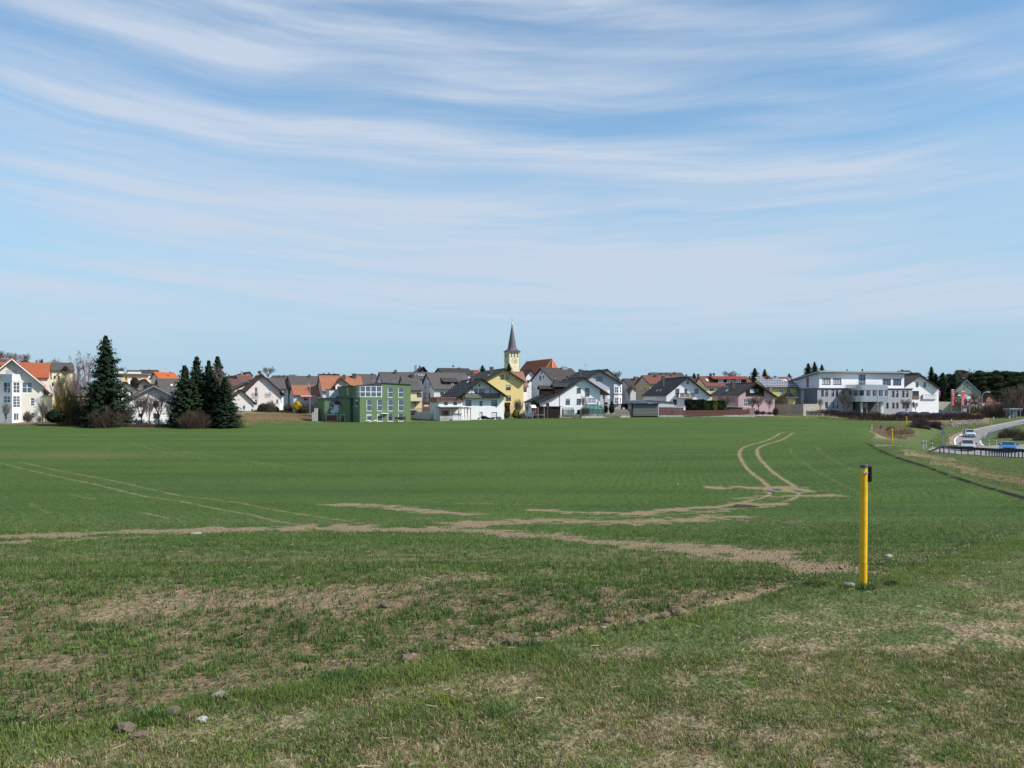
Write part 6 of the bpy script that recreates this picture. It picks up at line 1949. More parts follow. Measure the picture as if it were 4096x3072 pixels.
# windows of the drum
segs = []
tot = 0
for p,q in zip(plan[:-1],plan[1:]): L = math.hypot(q[0] - p[0],q[1] - p[1]); segs.append((p,q,L,tot)); tot += L
for k in range(9):
 s0 = 1.4 + k * (tot - 2.2) / 9; s1 = s0 + 1.15
 pts = []
 for ss in np.linspace(s0,s1,5):
  for p,q,L,t0 in segs:
   if t0 <= ss <= t0 + L + 1e-6:
    f_ = (ss - t0) / L; pts.append((p[0] + (q[0] - p[0]) * f_,p[1] + (q[1] - p[1]) * f_)); break
 mb = MB()
 for p,q in zip(pts[:-1],pts[1:]): mb.face([(p[0],p[1] - .0,zc2 + .04),(q[0],q[1],zc2 + .04),(q[0],q[1],zb2 - .04),(p[0],p[1],zb2 - .04)])
 w = mb.obj('window',M_DARKF,b.root)
 mb = MB(); c_ = ((pts[0][0] + pts[-1][0]) / 2,(pts[0][1] + pts[-1][1]) / 2)
 nx_,ny_ = (pts[-1][1] - pts[0][1]),-(pts[-1][0] - pts[0][0]); nl = math.hypot(nx_,ny_); nx_,ny_ = nx_ / nl * .06,ny_ / nl * .06
 inn = [(c_[0] + (p[0] - c_[0]) * .78 + nx_,c_[1] + (p[1] - c_[1]) * .78 + ny_) for p in (pts[0],pts[-1])]
 mb.face([(inn[0][0],inn[0][1],zc2 + .2),(inn[1][0],inn[1][1],zc2 + .2),(inn[1][0],inn[1][1],zb2 - .18),(inn[0][0],inn[0][1],zb2 - .18)])
 mb.obj('pane',G_BLUE,w)
for (x,r,m) in ((1385,.3,W_LGREY),(1475,.13,M_PALEWOOD),(1652,.16,M_PALEWOOD),(1708,.55,W_LGREY),(1738,.1,M_PALEWOOD),(1757,.1,M_WHITE)):
 X = b.f(x,950,-4)[0]; mb = MB(); mb.tube((X,-4,-2.5),(X,-4,zd),r,r,12); mb.obj('column',m,b.root)
X0,X1 = b.f(1238,900,0)[0],b.f(1800,900,0)[0]
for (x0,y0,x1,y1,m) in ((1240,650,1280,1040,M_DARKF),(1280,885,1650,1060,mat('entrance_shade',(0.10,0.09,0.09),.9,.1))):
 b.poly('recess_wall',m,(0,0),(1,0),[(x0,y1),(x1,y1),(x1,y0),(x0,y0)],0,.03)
for (x0,y0,x1,y1) in ((1345,908,1368,1000),(1400,905,1462,1000)):
 b.poly('entrance_door',M_WHITE,(0,0),(1,0),[(x0,y1),(x1,y1),(x1,y0),(x0,y0)],.03,.08)
 b.poly('pane',G_BLUE,(0,0),(1,0),[(x0 + 4,y1),(x1 - 4,y1),(x1 - 4,y0 + 5),(x0 + 4,y0 + 5)],.08,.09)
# roof terrace rail and vent
mb = MB(); zr0 = za
for xx in np.linspace(1300,1680,12):
 X = b.f(xx,590,-4)[0]; mb.tube((X,-4,zr0),(X,-4,zr0 + .9),.025,.025,4)
X0,X1 = b.f(1300,590,-4)[0],b.f(1680,590,-4)[0]
mb.tube((X0,-4,zr0 + .9),(X1,-4,zr0 + .9),.03,.03,4); mb.tube((X0,-4,zr0 + .5),(X1,-4,zr0 + .5),.02,.02,4)
mb.obj('terrace_rail',M_METAL,b.root)
X,Z = b.f(1144,328,4); mb = MB(); mb.tube((X,4,Z - 1.6),(X,4,Z),.14,.14,8); mb.obj('vent_pipe',M_DARKF,b.root)
# ---- white house with the sign
b = Bld('sign_house','white house with brown roof and a framed sign on its gable, right of the office','house',K_,445,985,415,11)
b.gable((445,335),(95,585),(782,572),120,748,17,W_WHITE,R_GREYB,of=1.0,recess=.16,
wins=[(355,465,403,546,'d11'),(485,468,531,548,'d11'),(296,616,411,756,'b11k'),(300,808,333,894,'d11')])
xa,za = b.f(296,700,-.05); xb,zc = b.f(414,757,-.05)
mb = MB(); mb.box(xa,xb,-.12,-.02,zc,za); mb.obj('balcony_panel',mat('balcony_brown',(0.16,0.10,0.08),.8,.2),b.root)
# sign board proud of the wall
x0,z1 = b.f(470,682,-.35); x1,z0 = b.f(709,760,-.35)
sg = thing('house_sign','white framed sign reading GILLITZER on the gable of the white house','sign',b.root.location,b.yaw)
mb = MB(); mb.box(x0,x1,-.35,0,z0,z1); mb.obj('box',M_DARKF,sg)
mb = MB(); mb.box(x0 + .12,x1 - .03,-.37,-.35,z0 + .05,z1 - .08); mb.obj('board',M_WHITE,sg)
SGM = mat('sign_red_grey',(0.42,0.22,0.25),.7,.05); SG2 = mat('sign_grey',(0.35,0.38,0.42),.7,.05)
H = z1 - z0
for txt,X,Z,sz,m,sp in (('G',x0 + .62,z0 + H * .44,H * .88,SG2,1),('ILLITZER',(x0 + x1) / 2 + .42,z0 + H * .34,H * .52,SGM,1.12),('IMMOBILIEN-CENTER',(x0 + x1) / 2 + .5,z0 + H * .74,H * .25,SG2,1.1)):
 c = bpy.data.curves.new('sign_lettering','FONT'); c.body = txt; c.size = sz; c.extrude = .006; c.align_x = 'CENTER'; c.align_y = 'CENTER'; c.space_character = sp
 c.materials.append(m)
 o = bpy.data.objects.new('sign_lettering',c); COL.objects.link(o); o.parent = sg
 o.matrix_local = Matrix(((1,0,0,X),(0,0,-1,-.38),(0,1,0,Z),(0,0,0,1)))
 to_mesh(o)
# ---- green-grey gable and brick gable in the wood
b = Bld('sage_gable_house','grey green steep gabled house half hidden by dark trees on the right','house',K_,1228,830,455,-4)
b.gable((1228,418),(1000,640),(1472,640),1010,1465,10,W_SAGE,R_BROWN,of=.3,barge=M_ZINC,wins=[(1255,550,1308,606,'w11'),(1163,550,1202,606,'w11'),(1310,676,1372,706,'w11')])
u,z = b.f(1230,476); mb = MB(); mb.box(u - .12,u + .12,-.05,.02,z - .25,z + .25); mb.obj('slit_window',M_DARKF,b.root)
b.chimney(1155,392,1216,480,5)
b = Bld('brick_gable_house','low brick gable between the sage green house and the pine wood','house',K_,1625,830,470,10)
b.gable((1628,652),(1555,765),(1760,770),1565,1745,8,mat('old_brick',(0.26,0.12,0.08),.9,.3,3),R_DARK,of=.3)
# ================================================================== roads
ASPH = mat('asphalt',(0.23,0.205,0.20),0.85,0.10,0.5,0.3,60)
LINE = mat('road_paint',(0.66,0.62,0.55),0.7,0.12,1.5)
def resample(pts,n):
 pts = np.array(pts,float)
 seg = np.hypot(*(pts[1:] - pts[:-1]).T); t = np.concatenate([[0],np.cumsum(seg)])
 u = np.linspace(0,t[-1],n)
 return np.stack([np.interp(u,t,pts[:,0]),np.interp(u,t,pts[:,1])],1)
def smoothline(p,k=5):
 w = np.ones(k) / k
 q = np.stack([np.convolve(np.pad(p[:,i],(k // 2,k // 2),mode='edge'),w,mode='valid') for i in (0,1)],1)
 q[0],q[-1] = p[0],p[-1]
 return q
def world_line(K,pts,n):
 return smoothline(resample(poly_world(K,pts),n),5)
def draped(name,left,right,m,lift,across=8):
 n = len(left)
 mb = MB(); g = []
 for i in range(n):
  row = []
  for k in range(across + 1):
   t = k / across
   x,y = left[i] * (1 - t) + right[i] * t
   row.append((x,y,float(gz(np.array([x]),np.array([y]))[0]) + lift))
  g.append(row)
 for i in range(n - 1):
  for k in range(across): mb.face([g[i][k],g[i][k + 1],g[i + 1][k + 1],g[i + 1][k]])
 o = mb.obj(name,m,None,True)
 return tag(o,kind='structure')
def offset(line,d):
 t = np.gradient(line,axis=0); t /= np.linalg.norm(t,axis=1)[:,None]
 return line + np.stack([-t[:,1],t[:,0]],1) * d
bl = world_line(L_,[(1268,415),(1262,390),(1255,350),(1275,315),(1320,280),(1380,252),(1470,222),(1560,200),(1700,168),(1850,138),(2000,110),(2212,70),(2500,25)],60)
br = world_line(L_,[(1690,425),(1660,405),(1640,370),(1650,335),(1690,300),(1720,272),(1780,240),(1850,215),(1920,198),(2000,178),(2100,150),(2212,128),(2500,85)],60)
draped('side_road',bl,br,ASPH,0.07)
ml = world_line(L_,[(900,468),(1000,447),(1270,432),(1690,428),(1960,415),(2212,410),(2600,405)],60)
mr = world_line(L_,[(940,495),(1000,500),(1270,530),(1690,580),(1960,600),(2212,615),(2600,640)],60)
draped('main_road',ml,mr,ASPH,0.05,12)
for nm,ln,o0,o1,lf in (('road_line',bl,-.1,-.34,.085),('road_line',br,.1,.34,.085),('road_line',ml,-.15,-.4,.09)):
 draped(nm,offset(ln,o0),offset(ln,o1),LINE,lf,1)
draped('gravel_shoulder',offset(bl,.7),offset(bl,0.0),mat('reddish_gravel',(0.24,0.16,0.11),.95,.3,3),0.05,2)
# ------------------------------------------------------------------ guard rails
def guard_rail(name,label,line,spacing,h=0.72,face=1,m=M_DMETAL):
 root = thing(name,label,'guard rail',(line[0][0],line[0][1],float(gz(line[0][0:1],line[0][1:2])[0])))
 o0 = np.array(root.location)
 seg = np.hypot(*(line[1:] - line[:-1]).T); t = np.concatenate([[0],np.cumsum(seg)])
 pb = MB(); pb.box(-.04,.04,-.05,.05,-.4,h - .05); pm_ = pb.mesh('post',m)
 z = gz(line[:,0],line[:,1])
 mb = MB()
 n2 = offset(line,.06 * face)
 prof = [(0,0),(.05,.04),(.05,.1),(0,.15),(.05,.2),(.05,.27),(0,.31)]
 for i in range(len(line) - 1):
  for (a,za),(b2,zb) in zip(prof[:-1],prof[1:]):
   pa = offset(line,(.06 + a) * face); pb2 = offset(line,(.06 + b2) * face)
   q = []
   for (pp,j,zz) in ((pa,i,za),(pa,i + 1,za),(pb2,i + 1,zb),(pb2,i,zb)):
    q.append((pp[j][0] - o0[0],pp[j][1] - o0[1],z[j] + h - .31 + zz - o0[2]))
   mb.face(q)
 mb.obj('rail',m,root)
 k = 0
 while k * spacing < t[-1]:
  u = k * spacing
  x = np.interp(u,t,line[:,0]); y = np.interp(u,t,line[:,1]); zz = np.interp(u,t,z)
  i = min(int(np.searchsorted(t,u)),len(line) - 2)
  a = math.atan2(line[i + 1][1] - line[i][1],line[i + 1][0] - line[i][0])
  o = link('post',pm_,root); o.location = (x - o0[0],y - o0[1],zz - o0[2]); o.rotation_euler = (0,0,a)
  k += 1
 return root
g1 = world_line(L_,[(1078,528),(1180,530),(1320,535),(1500,548),(1650,562),(1800,576),(2000,596),(2212,614),(2500,640)],44)
guard_rail('guard_rail','long dark guard rail along the near side of the main road',g1,.62,.86)
mb = MB(); p0 = g1[0]; z0 = float(gz(p0[0:1],p0[1:2])[0]); d0 = (g1[0] - g1[1]) / np.linalg.norm(g1[0] - g1[1])
mb.hexa([(0,-.03,.55),(0,.03,.55),(d0[0] * 2.6,d0[1] * 2.6 + .03,-.05),(d0[0] * 2.6,d0[1] * 2.6 - .03,-.05),(0,-.03,.86),(0,.03,.86),(d0[0] * 2.6,d0[1] * 2.6 + .03,.12),(d0[0] * 2.6,d0[1] * 2.6 - .03,.12)])
o = mb.obj('rail_end',M_DMETAL,[q for q in bpy.data.objects if q.name == 'guard_rail'][0])
g2 = world_line(L_,[(1692,352),(1712,322),(1735,292),(1790,262),(1860,238),(1930,218),(2010,198),(2100,172),(2212,148),(2500,100)],60)
guard_rail('guard_rail','pale guard rail with blocks curving along the side road',g2,1.35,.78,1,M_METAL)
# ------------------------------------------------------------------ marker posts and signs
def delineator(p,h,label,yaw=0):
 t = thing('delineator_post',label,'delineator',p,yaw,'white delineator posts by the roads')
 w = .055
 M_WHITE = mat('weathered_white_plastic',(0.50,0.50,0.48),.7,.12,6)
 mb = MB(); mb.hexa([(-w,-.05,-.2),(w,-.05,-.2),(w,.05,-.2),(-w,.05,-.2),(-w,-.05,h * .58),(w,-.05,h * .62),(w,.05,h * .62),(-w,.05,h * .58)]); mb.obj('body',M_WHITE,t)
 mb = MB(); mb.hexa([(-w,-.052,h * .58),(w,-.052,h * .62),(w,.052,h * .62),(-w,.052,h * .58),(-w,-.052,h * .80),(w,-.052,h * .84),(w,.052,h * .84),(-w,.052,h * .80)]); mb.obj('black_band',M_BLACK,t)
 mb = MB(); mb.hexa([(-w,-.05,h * .80),(w,-.05,h * .84),(w,.05,h * .84),(-w,.05,h * .80),(-w,-.03,h * .97),(w * .6,-.03,h),(w * .6,.03,h),(-w,.03,h * .97)]); mb.obj('cap',M_WHITE,t)
 mb = MB(); mb.box(-.025,.025,-.056,-.052,h * .63,h * .77); mb.obj('reflector',M_METAL,t)
for x,top,base,lb in ((857,358,472,'second delineator post from the left at the road junction, beside the small blue sign'),
(893,348,445,'delineator post standing behind the two nearest ones at the junction'),
(973,375,500,'nearest delineator post, at the left tip of the dark guard rail'),
(1202,262,345,'upper of two delineator posts in line right of the round sign'),
(1208,322,390,'lower of two delineator posts in line right of the round sign'),
(1173,335,412,'delineator post just right of the sign pole'),
(1388,170,235,'delineator post on the bank above the silver car'),
(1775,88,145,'delineator post on the bank left of the bus shelter'),
(1743,340,418,'left one of two delineator posts on the grass triangle'),
(1840,345,417,'right one of two delineator posts on the grass triangle'),
(1722,236,275,'short delineator post at the lower end of the pale guard rail'),
(1852,165,200,'delineator post behind the middle of the pale guard rail'),
(2200,95,125,'delineator post behind the pale guard rail at the right edge'),
(152,145,200,'left one of a close pair of delineator posts at the tip of the crop'),
(165,142,203,'right one of a close pair of delineator posts at the tip of the crop')):
 px,pb_ = L_(x,base); p = hit(px,pb_)
 h = (L_(x,base)[1] - L_(x,top)[1]) * p.y / F
 delineator(p,min(max(h,.7),1.25),lb)
YEL = mat('yellow_plastic',(0.74,0.42,0.012),0.45,0.13,5,0.2,30,spec=.4)
def yellow_post(px,base,top,wpx,label,detail=False):
 p = hit(px,base)
 h = (base - top) * p.y / F; r = wpx * p.y / F / 2
 t = thing('yellow_marker_post',label,'marker post',p,0,'yellow pipeline marker posts')
 if detail: t.rotation_euler = (0,R(.35),0)
 mb = MB(); mb.tube((0,0,-.3),(0,0,h - .045 if detail else h),r,r,28 if detail else 10,False); mb.obj('pipe',YEL,t,True)
 if detail:
  gc = mat('grey_cap',(0.10,0.105,0.12),.6,.15,8)
  mb = MB(); n = 28
  mb.tube((0,0,h - .05),(0,0,h),r * 1.04,r * 1.04,n,True); mb.obj('cap',gc,t)
  mb = MB(); mb.tube((0,0,h - .115),(0,0,h - .10),r * 1.05,r * 1.05,n,False); mb.box(-.03,.03,-r - .02,-r + .005,h - .118,h - .097); mb.tube((-.035,-r - .012,h - .108),(.0,-r - .012,h - .108),.009,.009,6); mb.obj('clamp',M_METAL,t)
        # small plate seen almost edge-on, on the right side of the pipe
  pl = MB(); a = R(-68)
  c,s_ = math.cos(a),math.sin(a)
  q = [(-.055,-.005),(.055,-.005),(.055,.005),(-.055,.005)]
  cx_,cy_ = r + .018,.0
  pts = [(cx_ + c * x - s_ * y,cy_ + s_ * x + c * y) for x,y in q]
  pl.hexa([(x,y,h - .235) for x,y in pts] + [(x,y,h - .022) for x,y in pts]); pl.obj('marker_plate',M_DMETAL,t)
  mb = MB(); mb.tube((r,0,h - .108),(r + .02,0,h - .108),.012,.012,5); mb.obj('bracket',M_METAL,t)
 return p
pp = yellow_post(3453,2344,1858,29,'tall yellow marker post with grey cap and plate, standing in the near grass',True)
yellow_post(3569,1779,1716,5,'yellow marker post on the right grass strip, middle one of the three')
yellow_post(3626.5,1697,1665,3.6,'farthest yellow marker post, in front of the long purple brown hedge')
p = hit(*L_(277,198)); t = thing('blue_pipe_post','short dark blue post with cap beside the tip of the crop','post',p)
h = 60 / 3.372 * p.y / F
BL = mat('dark_blue_paint',(0.025,0.04,0.10),.5,.1)
mb = MB(); mb.tube((0,0,-.2),(0,0,h * .85),.09,.09,10); mb.obj('pipe',BL,t)
mb = MB(); mb.tube((0,0,h * .85),(0,0,h),.13,.10,10); mb.obj('cap',BL,t)
mb = MB(); mb.box(.08,.2,-.1,.0,-.1,.14); mb.obj('footing',M_CONC,t)
# yield sign and round sign seen from behind
p = hit(*L_(1117,414)); s_ = p.y / F / 3.372
t = thing('road_sign','back of a triangular give way sign above a round sign on one pole','road sign',p,R(6))
mb = MB(); mb.tube((0,0,-.3),(0,0,276 * s_),.035,.035,8); mb.obj('pole',M_METAL,t)
SB = mat('sign_back',(0.075,0.085,0.12),.5,.15,2)
mb = MB(); w = 43 * s_; z1 = 274 * s_; z0 = 205 * s_
mb.prism([(-w,-.04,z1),(-.02,-.04,z0),(.02,-.04,z0),(w,-.04,z1)],(0,0,0),(0,-.02,0)); mb.obj('triangle_plate',SB,t)
mb = MB(); r = 29 * s_; zc = 168 * s_; n = 20
mb.prism([(math.cos(2 * math.pi * k / n) * r,-.04,zc + math.sin(2 * math.pi * k / n) * r) for k in range(n)],(0,0,0),(0,-.02,0)); mb.obj('round_plate',SB,t)
p = hit(*L_(822,482)); s_ = p.y / F / 3.372
t = thing('small_blue_sign','small blue grey plate on a thin pole left of the delineator posts','sign',p)
mb = MB(); mb.tube((0,0,-.2),(0,0,120 * s_),.03,.03,6); mb.obj('pole',M_METAL,t)
mb = MB(); mb.box(-16 * s_,16 * s_,-.06,-.03,103 * s_,122 * s_); mb.obj('plate',mat('blue_grey_plate',(0.14,0.18,0.26),.6,.1),t)
# ------------------------------------------------------------------ street lamps
def lamp(K,bx,by,d,top,arm,label,reach=.3):
 px,py = K(bx,by); g = on_ground(px,d)
 tp = K(bx,top); h = (HY - tp[1]) * g.y / F + CZ - g.z
 ex,ey = K(*arm)
 ax_ = (ex - px) * g.y / F; az_ = (HY - ey) * g.y / F + CZ - g.z
 t = thing('street_lamp',label,'street lamp',g,0,'street lamps of the village')
 pts = [(0,0,-.3),(0,0,h * .88)]
 for k in range(1,7):
  u = k / 6; pts.append((ax_ * (1 - math.cos(u * math.pi / 2)) * .55,0,h * .88 + (az_ - h * .88) * math.sin(u * math.pi / 2)))
 mb = MB(); mb.path(pts,.075,8); mb.obj('pole',M_METAL,t)
 mb = MB(); mb.path([pts[-1],(ax_ * .8,0,az_)],.05,6); mb.obj('arm',M_METAL,t)
 mb = MB(); x0,x1 = sorted((ax_ * .72,ax_)); mb.hexa([(x0,-.12,az_ - .06),(x1,-.12,az_ - .06),(x1,.12,az_ - .06),(x0,.12,az_ - .06),(x0 + .08,-.07,az_ + .09),(x1 - .08,-.07,az_ + .07),(x1 - .08,.07,az_ + .07),(x0 + .08,.07,az_ + .09)]); mb.obj('lamp_head',M_ZINC,t)
lamp(C_,1880,1395,335,790,(1820,752),'street lamp at the foot of the orange low house, left of the green building')
lamp(D_,1355,700,335,625,(1192,588),'street lamp whose arm shows above the roof of the green building')
lamp(E_,235,1120,350,640,(40,588),'street lamp in front of the light grey house, right of the green building')
lamp(I_,300,1050,372,850,(205,806),'street lamp rising over the bare tree left of the pink house')
lamp(K_,1490,1040,400,690,(1630,635),'tall street lamp between the flags and the bus shelter')
lamp(J_,1662,1050,352,640,(1640,655),'thin street lamp in front of the curved silver office front')
p = hit(4082,1694); t = thing('thin_sign_pole','thin steel pole beside the bus shelter at the right edge','pole',p)
mb = MB(); mb.tube((0,0,0),(0,0,3.3),.04,.04,6); mb.obj('pole',M_METAL,t); mb = MB(); mb.box(-.25,.25,-.05,-.02,2.7,3.3); mb.obj('plate',SB,t)
# ------------------------------------------------------------------ fences: every board its own piece
def board_fence(name,label,K,xa,ya,xb,yb,top_a,top_b,d0,d1,m,nb,gap=.15,cat='fence',horiz=False,posts=4,postm=None,group=None):
 """vertical boards between two photo positions at depths d0,d1 (ya,yb = foot rows; top_* = top rows)"""
 A = P(*K(xa,ya),d0); B = P(*K(xb,yb),d1)
 At = P(*K(xa,top_a),d0); Bt = P(*K(xb,top_b),d1)
 root = thing(name,label,cat,A,0,group)
 v = B - A; L = math.hypot(v.x,v.y); yaw = math.atan2(v.y,v.x)
 root.rotation_euler = (0,0,yaw)
 h0,h1 = At.z - A.z,Bt.z - B.z
 if not horiz:
  bb = MB(); w = L / nb; bb.box(0,w * (1 - gap),-.015,.015,0,1.0); me = bb.mesh('board',m)
  for k in range(nb):
   t = (k + .5) / nb
   o = link('board',me,root); o.location = (k * w,rng.uniform(-.008,.008),v.z * t - .03); o.scale = (1,1,h0 * (1 - t) + h1 * t + rng.uniform(-.012,.012))
  for f_ in (.22,.8):
   mb = MB(); mb.hexa([(0,.02,h0 * f_),(L,.02,v.z + h1 * f_),(L,.06,v.z + h1 * f_),(0,.06,h0 * f_),(0,.02,h0 * f_ + .08),(L,.02,v.z + h1 * f_ + .08),(L,.06,v.z + h1 * f_ + .08),(0,.06,h0 * f_ + .08)]); mb.obj('rail',m,root)
 else:
  for k in range(nb):
   t0,t1 = k / nb,(k + 1 - gap) / nb
   mb = MB(); mb.hexa([(0,-.015,h0 * t0),(L,-.015,v.z + h1 * t0),(L,.015,v.z + h1 * t0),(0,.015,h0 * t0),(0,-.015,h0 * t1),(L,-.015,v.z + h1 * t1),(L,.015,v.z + h1 * t1),(0,.015,h0 * t1)]); mb.obj('board',m,root)
 for k in range(posts + 1):
  t = k / posts; x = min(max(L * t,.05),L - .05)
  mb = MB(); mb.box(x - .05,x + .05,.02,.12,v.z * t - .5,v.z * t + h0 * (1 - t) + h1 * t + .03); mb.obj('post',postm or m,root)
 return root,L,h0,h1
# low kerb under the fences along the far edge of the crop
def low_wall(label,K,xa,xb,ya,yb,da,db,h=.25,m=M_CONC):
 A = P(*K(xa,ya),da); B = P(*K(xb,yb),db)
 root = thing('low_wall',label,'low wall',A)
 v = B - A; root.rotation_euler = (0,0,math.atan2(v.y,v.x)); L = math.hypot(v.x,v.y)
 mb = MB(); mb.hexa([(0,-.08,-.6),(L,-.08,v.z - .6),(L,.15,v.z - .6),(0,.15,-.6),(0,-.08,h),(L,-.08,v.z + h),(L,.15,v.z + h),(0,.15,h)]); mb.obj('coping',m,root)
board_fence('picket_fence','low dark picket fence in front of the conservatory of the catslide house',G_,1190,1298,2040,1285,1236,1218,329,334,M_GREYWOOD,70,.45,posts=8)
board_fence('wire_fence','low grey fence left of the greenhouse in front of the dark carport',G_,850,1310,1190,1302,1258,1244,327,329,M_GREYWOOD,22,.7,posts=4)
board_fence('board_fence','grey board fence with tall posts between the cypress and the slatted shed',H_,5,1270,350,1272,1140,1132,336,338,M_GREYWOOD,34,.12,posts=2)
board_fence('tall_red_fence','tall reddish brown board fence right of the slatted shed',H_,846,1262,1320,1262,1098,1100,340,341,M_REDWOOD,40,.12,posts=4)
board_fence('long_red_fence','long low reddish brown board fence in front of the clipped hedge',H_,1322,1270,2590,1262,1160,1152,341,346,M_REDWOOD,110,.12,posts=8)
A = None
for k,(x0,x1,tp) in enumerate(((450,586,1300),(590,732,1294),(738,880,1286))):
 board_fence('slat_panel_fence',('left','middle','right')[k] + ' one of three reddish fence panels with horizontal slats before the pink house',I_,x0,1442,x1,1442,tp,tp,346,347,M_REDWOOD,9,.3,horiz=True,posts=1,group='fence panels with horizontal slats')
for args in (('left pale concrete kerb under the dark fences at the crop edge',G_,1280,2212,1296,1282,329,336),('pale concrete kerb under the long red fence',H_,1500,2600,1276,1268,342,346),('pale concrete block under the tall red fence',H_,848,1320,1276,1274,339,340),('pale concrete kerb under the slat panel fences',I_,440,885,1452,1450,345.5,346)):
 low_wall(*args)
# slatted shed
s = Bld('slatted_shed','grey slatted garden shed with flat roof left of the tall red fence','shed',H_,350,1270,337,2)
x0,x1 = s.f(352,1200)[0],s.f(838,1200)[0]; zt = s.f(600,1040)[1]
s.block('back_wall',M_DWOOD,[(x0 + .1,.15),(x1 - .1,.15),(x1 - .1,3),(x0 + .1,3)],-.5,zt,None,.3,M_DWOOD)
sb = MB(); sb.box(-.035,.035,-.03,.03,0,zt - .05); sm_ = sb.mesh('slat',mat('silver_grey_wood',(0.34,0.33,0.33),.9,.25,3))
for k in range(36): o = link('slat',sm_,s.root); o.location = (x0 + (x1 - x0) * (k + .5) / 36,.05,0)
for z in (.35,zt * .5): mb = MB(); mb.box(x0,x1,-.02,.02,z,z + .1); mb.obj('rail',M_GREYWOOD,s.root)
mb = MB(); mb.box(x0 - .3,x1 + .2,-.4,.15,zt - .02,zt + .1); mb.obj('roof_edge',M_DWOOD,s.root)
s = Bld('open_carport','dark open carport between the cypress and the slatted shed','carport',H_,150,1240,350,4)
x0,x1 = s.f(100,1040)[0],s.f(420,1040)[0]; zt = s.f(200,1038)[1]
s.block('side_wall',M_DWOOD,[(x0 + 1.2,1.5),(x1,1.5),(x1,5),(x0 + 1.2,5)],-1,zt - .05,None,0,M_DWOOD)
mb = MB(); mb.box(x0,x1,-1,5.2,zt,zt + .12); mb.obj('roof',M_DMETAL,s.root)
mb = MB(); mb.box(x0 + .3,x0 + .42,-.8,-.68,-1,zt); mb.obj('post',M_DWOOD,s.root)
wc = Bld('white_cabinet','small white cabinet in front of the open carport','cabinet',H_,170,1140,346,0)
x0,z1 = wc.f(150,1108); x1,z0 = wc.f(188,1150); mb = MB(); mb.box(x0,x1,0,.4,z0,z1); mb.obj('body',M_WHITE,wc.root)
# wooden sight screen by the office: dark shaded face and pale lit face
s = Bld('timber_screen','tall timber screen wall at the left foot of the grey office building','screen',J_,400,1094,368,20)
for Ly in np.linspace(1,30,117):
 q = s.O + s.ay * float(Ly)
 if q.x / q.y * F + 2048 <= I_(1380,0)[0]: break
Lf = float(Ly); ztp = s.f(400,918)[1]; x1 = s.f(768,1000)[0]
nbd = 12
for k in range(nbd):
 z0,z1 = -.1 + (ztp + .1) * k / nbd,-.1 + (ztp + .1) * (k + .93) / nbd
 mb = MB(); mb.box(0,x1,0,.05,z0,z1); mb.obj('board',M_PALEWOOD,s.root)
 mb = MB(); mb.box(-.06,-.01,0.0,Lf,z0,z1); mb.obj('board',M_PALEWOOD,s.root)
for y in np.linspace(.1,Lf - .1,6): mb = MB(); mb.box(.0,.1,y,y + .1,-.6,ztp); mb.obj('post',M_GREYWOOD,s.root)
mb = MB(); mb.box(-.1,x1 + .05,-.06,.12,-.6,-.1); mb.obj('plinth',M_CONC,s.root)
# ------------------------------------------------------------------ green house, conservatory, playhouse ...
TEAL = mat('teal_paint',(0.06,0.24,0.22),.5,.12,3)
DKG = mat('dark_green_profile',(0.03,0.08,0.07),.5,.1)
s = Bld('greenhouse','small glass greenhouse with dark green frame in front of the catslide house','greenhouse',G_,935,1245,332,6)
x0,x1 = s.f(935,1200)[0],s.f(1142,1200)[0]; ze = s.f(1040,1160)[1]; zr = s.f(1020,1110,1)[1]; D2 = 2.4
fr = MB()
for x in np.linspace(x0,x1,5):
 fr.tube((x,0,0),(x,0,ze),.025,.025,4); fr.tube((x,0,ze),(x,D2 / 2,zr),.025,.025,4); fr.tube((x,D2,ze),(x,D2 / 2,zr),.025,.025,4); fr.tube((x,D2,0),(x,D2,ze),.025,.025,4)
for (y,z) in ((0,0),(0,ze),(D2 / 2,zr),(D2,ze)): fr.tube((x0,y,z),(x1,y,z),.03,.03,4)
for x in (x0,x1):
 fr.tube((x,0,ze),(x,D2,ze),.025,.025,4); fr.tube((x,.8,0),(x,.8,zr * .9),.02,.02,4); fr.tube((x,1.6,0),(x,1.6,zr * .9),.02,.02,4)
fr.obj('frame',DKG,s.root)
xs = np.linspace(x0,x1,5)
for a,c in zip(xs[:-1],xs[1:]):
 for q in ([(a,0,.05),(c,0,.05),(c,0,ze),(a,0,ze)],[(a,0,ze),(c,0,ze),(c,D2 / 2,zr),(a,D2 / 2,zr)],[(a,D2,ze),(c,D2,ze),(c,D2 / 2,zr),(a,D2 / 2,zr)],[(a,D2,0),(c,D2,0),(c,D2,ze),(a,D2,ze)]):
  mb = MB(); cc = sum((Vector(v) for v in q),Vector()) / 4; mb.face([cc.lerp(Vector(v),.95) for v in q]); mb.obj('pane',G_PALE,s.root)
mb = MB(); mb.face([(x0,D2,0),(x0,0,0),(x0,0,ze),(x0,D2 / 2,zr),(x0,D2,ze)]); mb.obj('pane',G_PALE,s.root)
mb = MB(); mb.box(x0,x1,-.05,0.0,-.6,.02); mb.box(x0 - .05,x0,-.05,D2,-.6,.02); mb.obj('plinth',M_REDWOOD,s.root)
s = Bld('conservatory','teal framed glass conservatory in front of the catslide house','conservatory',G_,1425,1235,334,11.7)
x0,x1 = s.f(1425,1200)[0],s.f(1712,1200)[0]; xl0 = s.f(1290,1200,1.6)[0]; ze = s.f(1560,1122)[1]; zr = s.f(1560,1056,3.2)[1]
rx0,rx1 = s.f(1350,1056,3.2)[0],s.f(1610,1056,3.2)[0]
pl = [(xl0,1.6),(x0,0),(x1,0),(x1 + .3,1.6)]
fr = MB(); panes = []
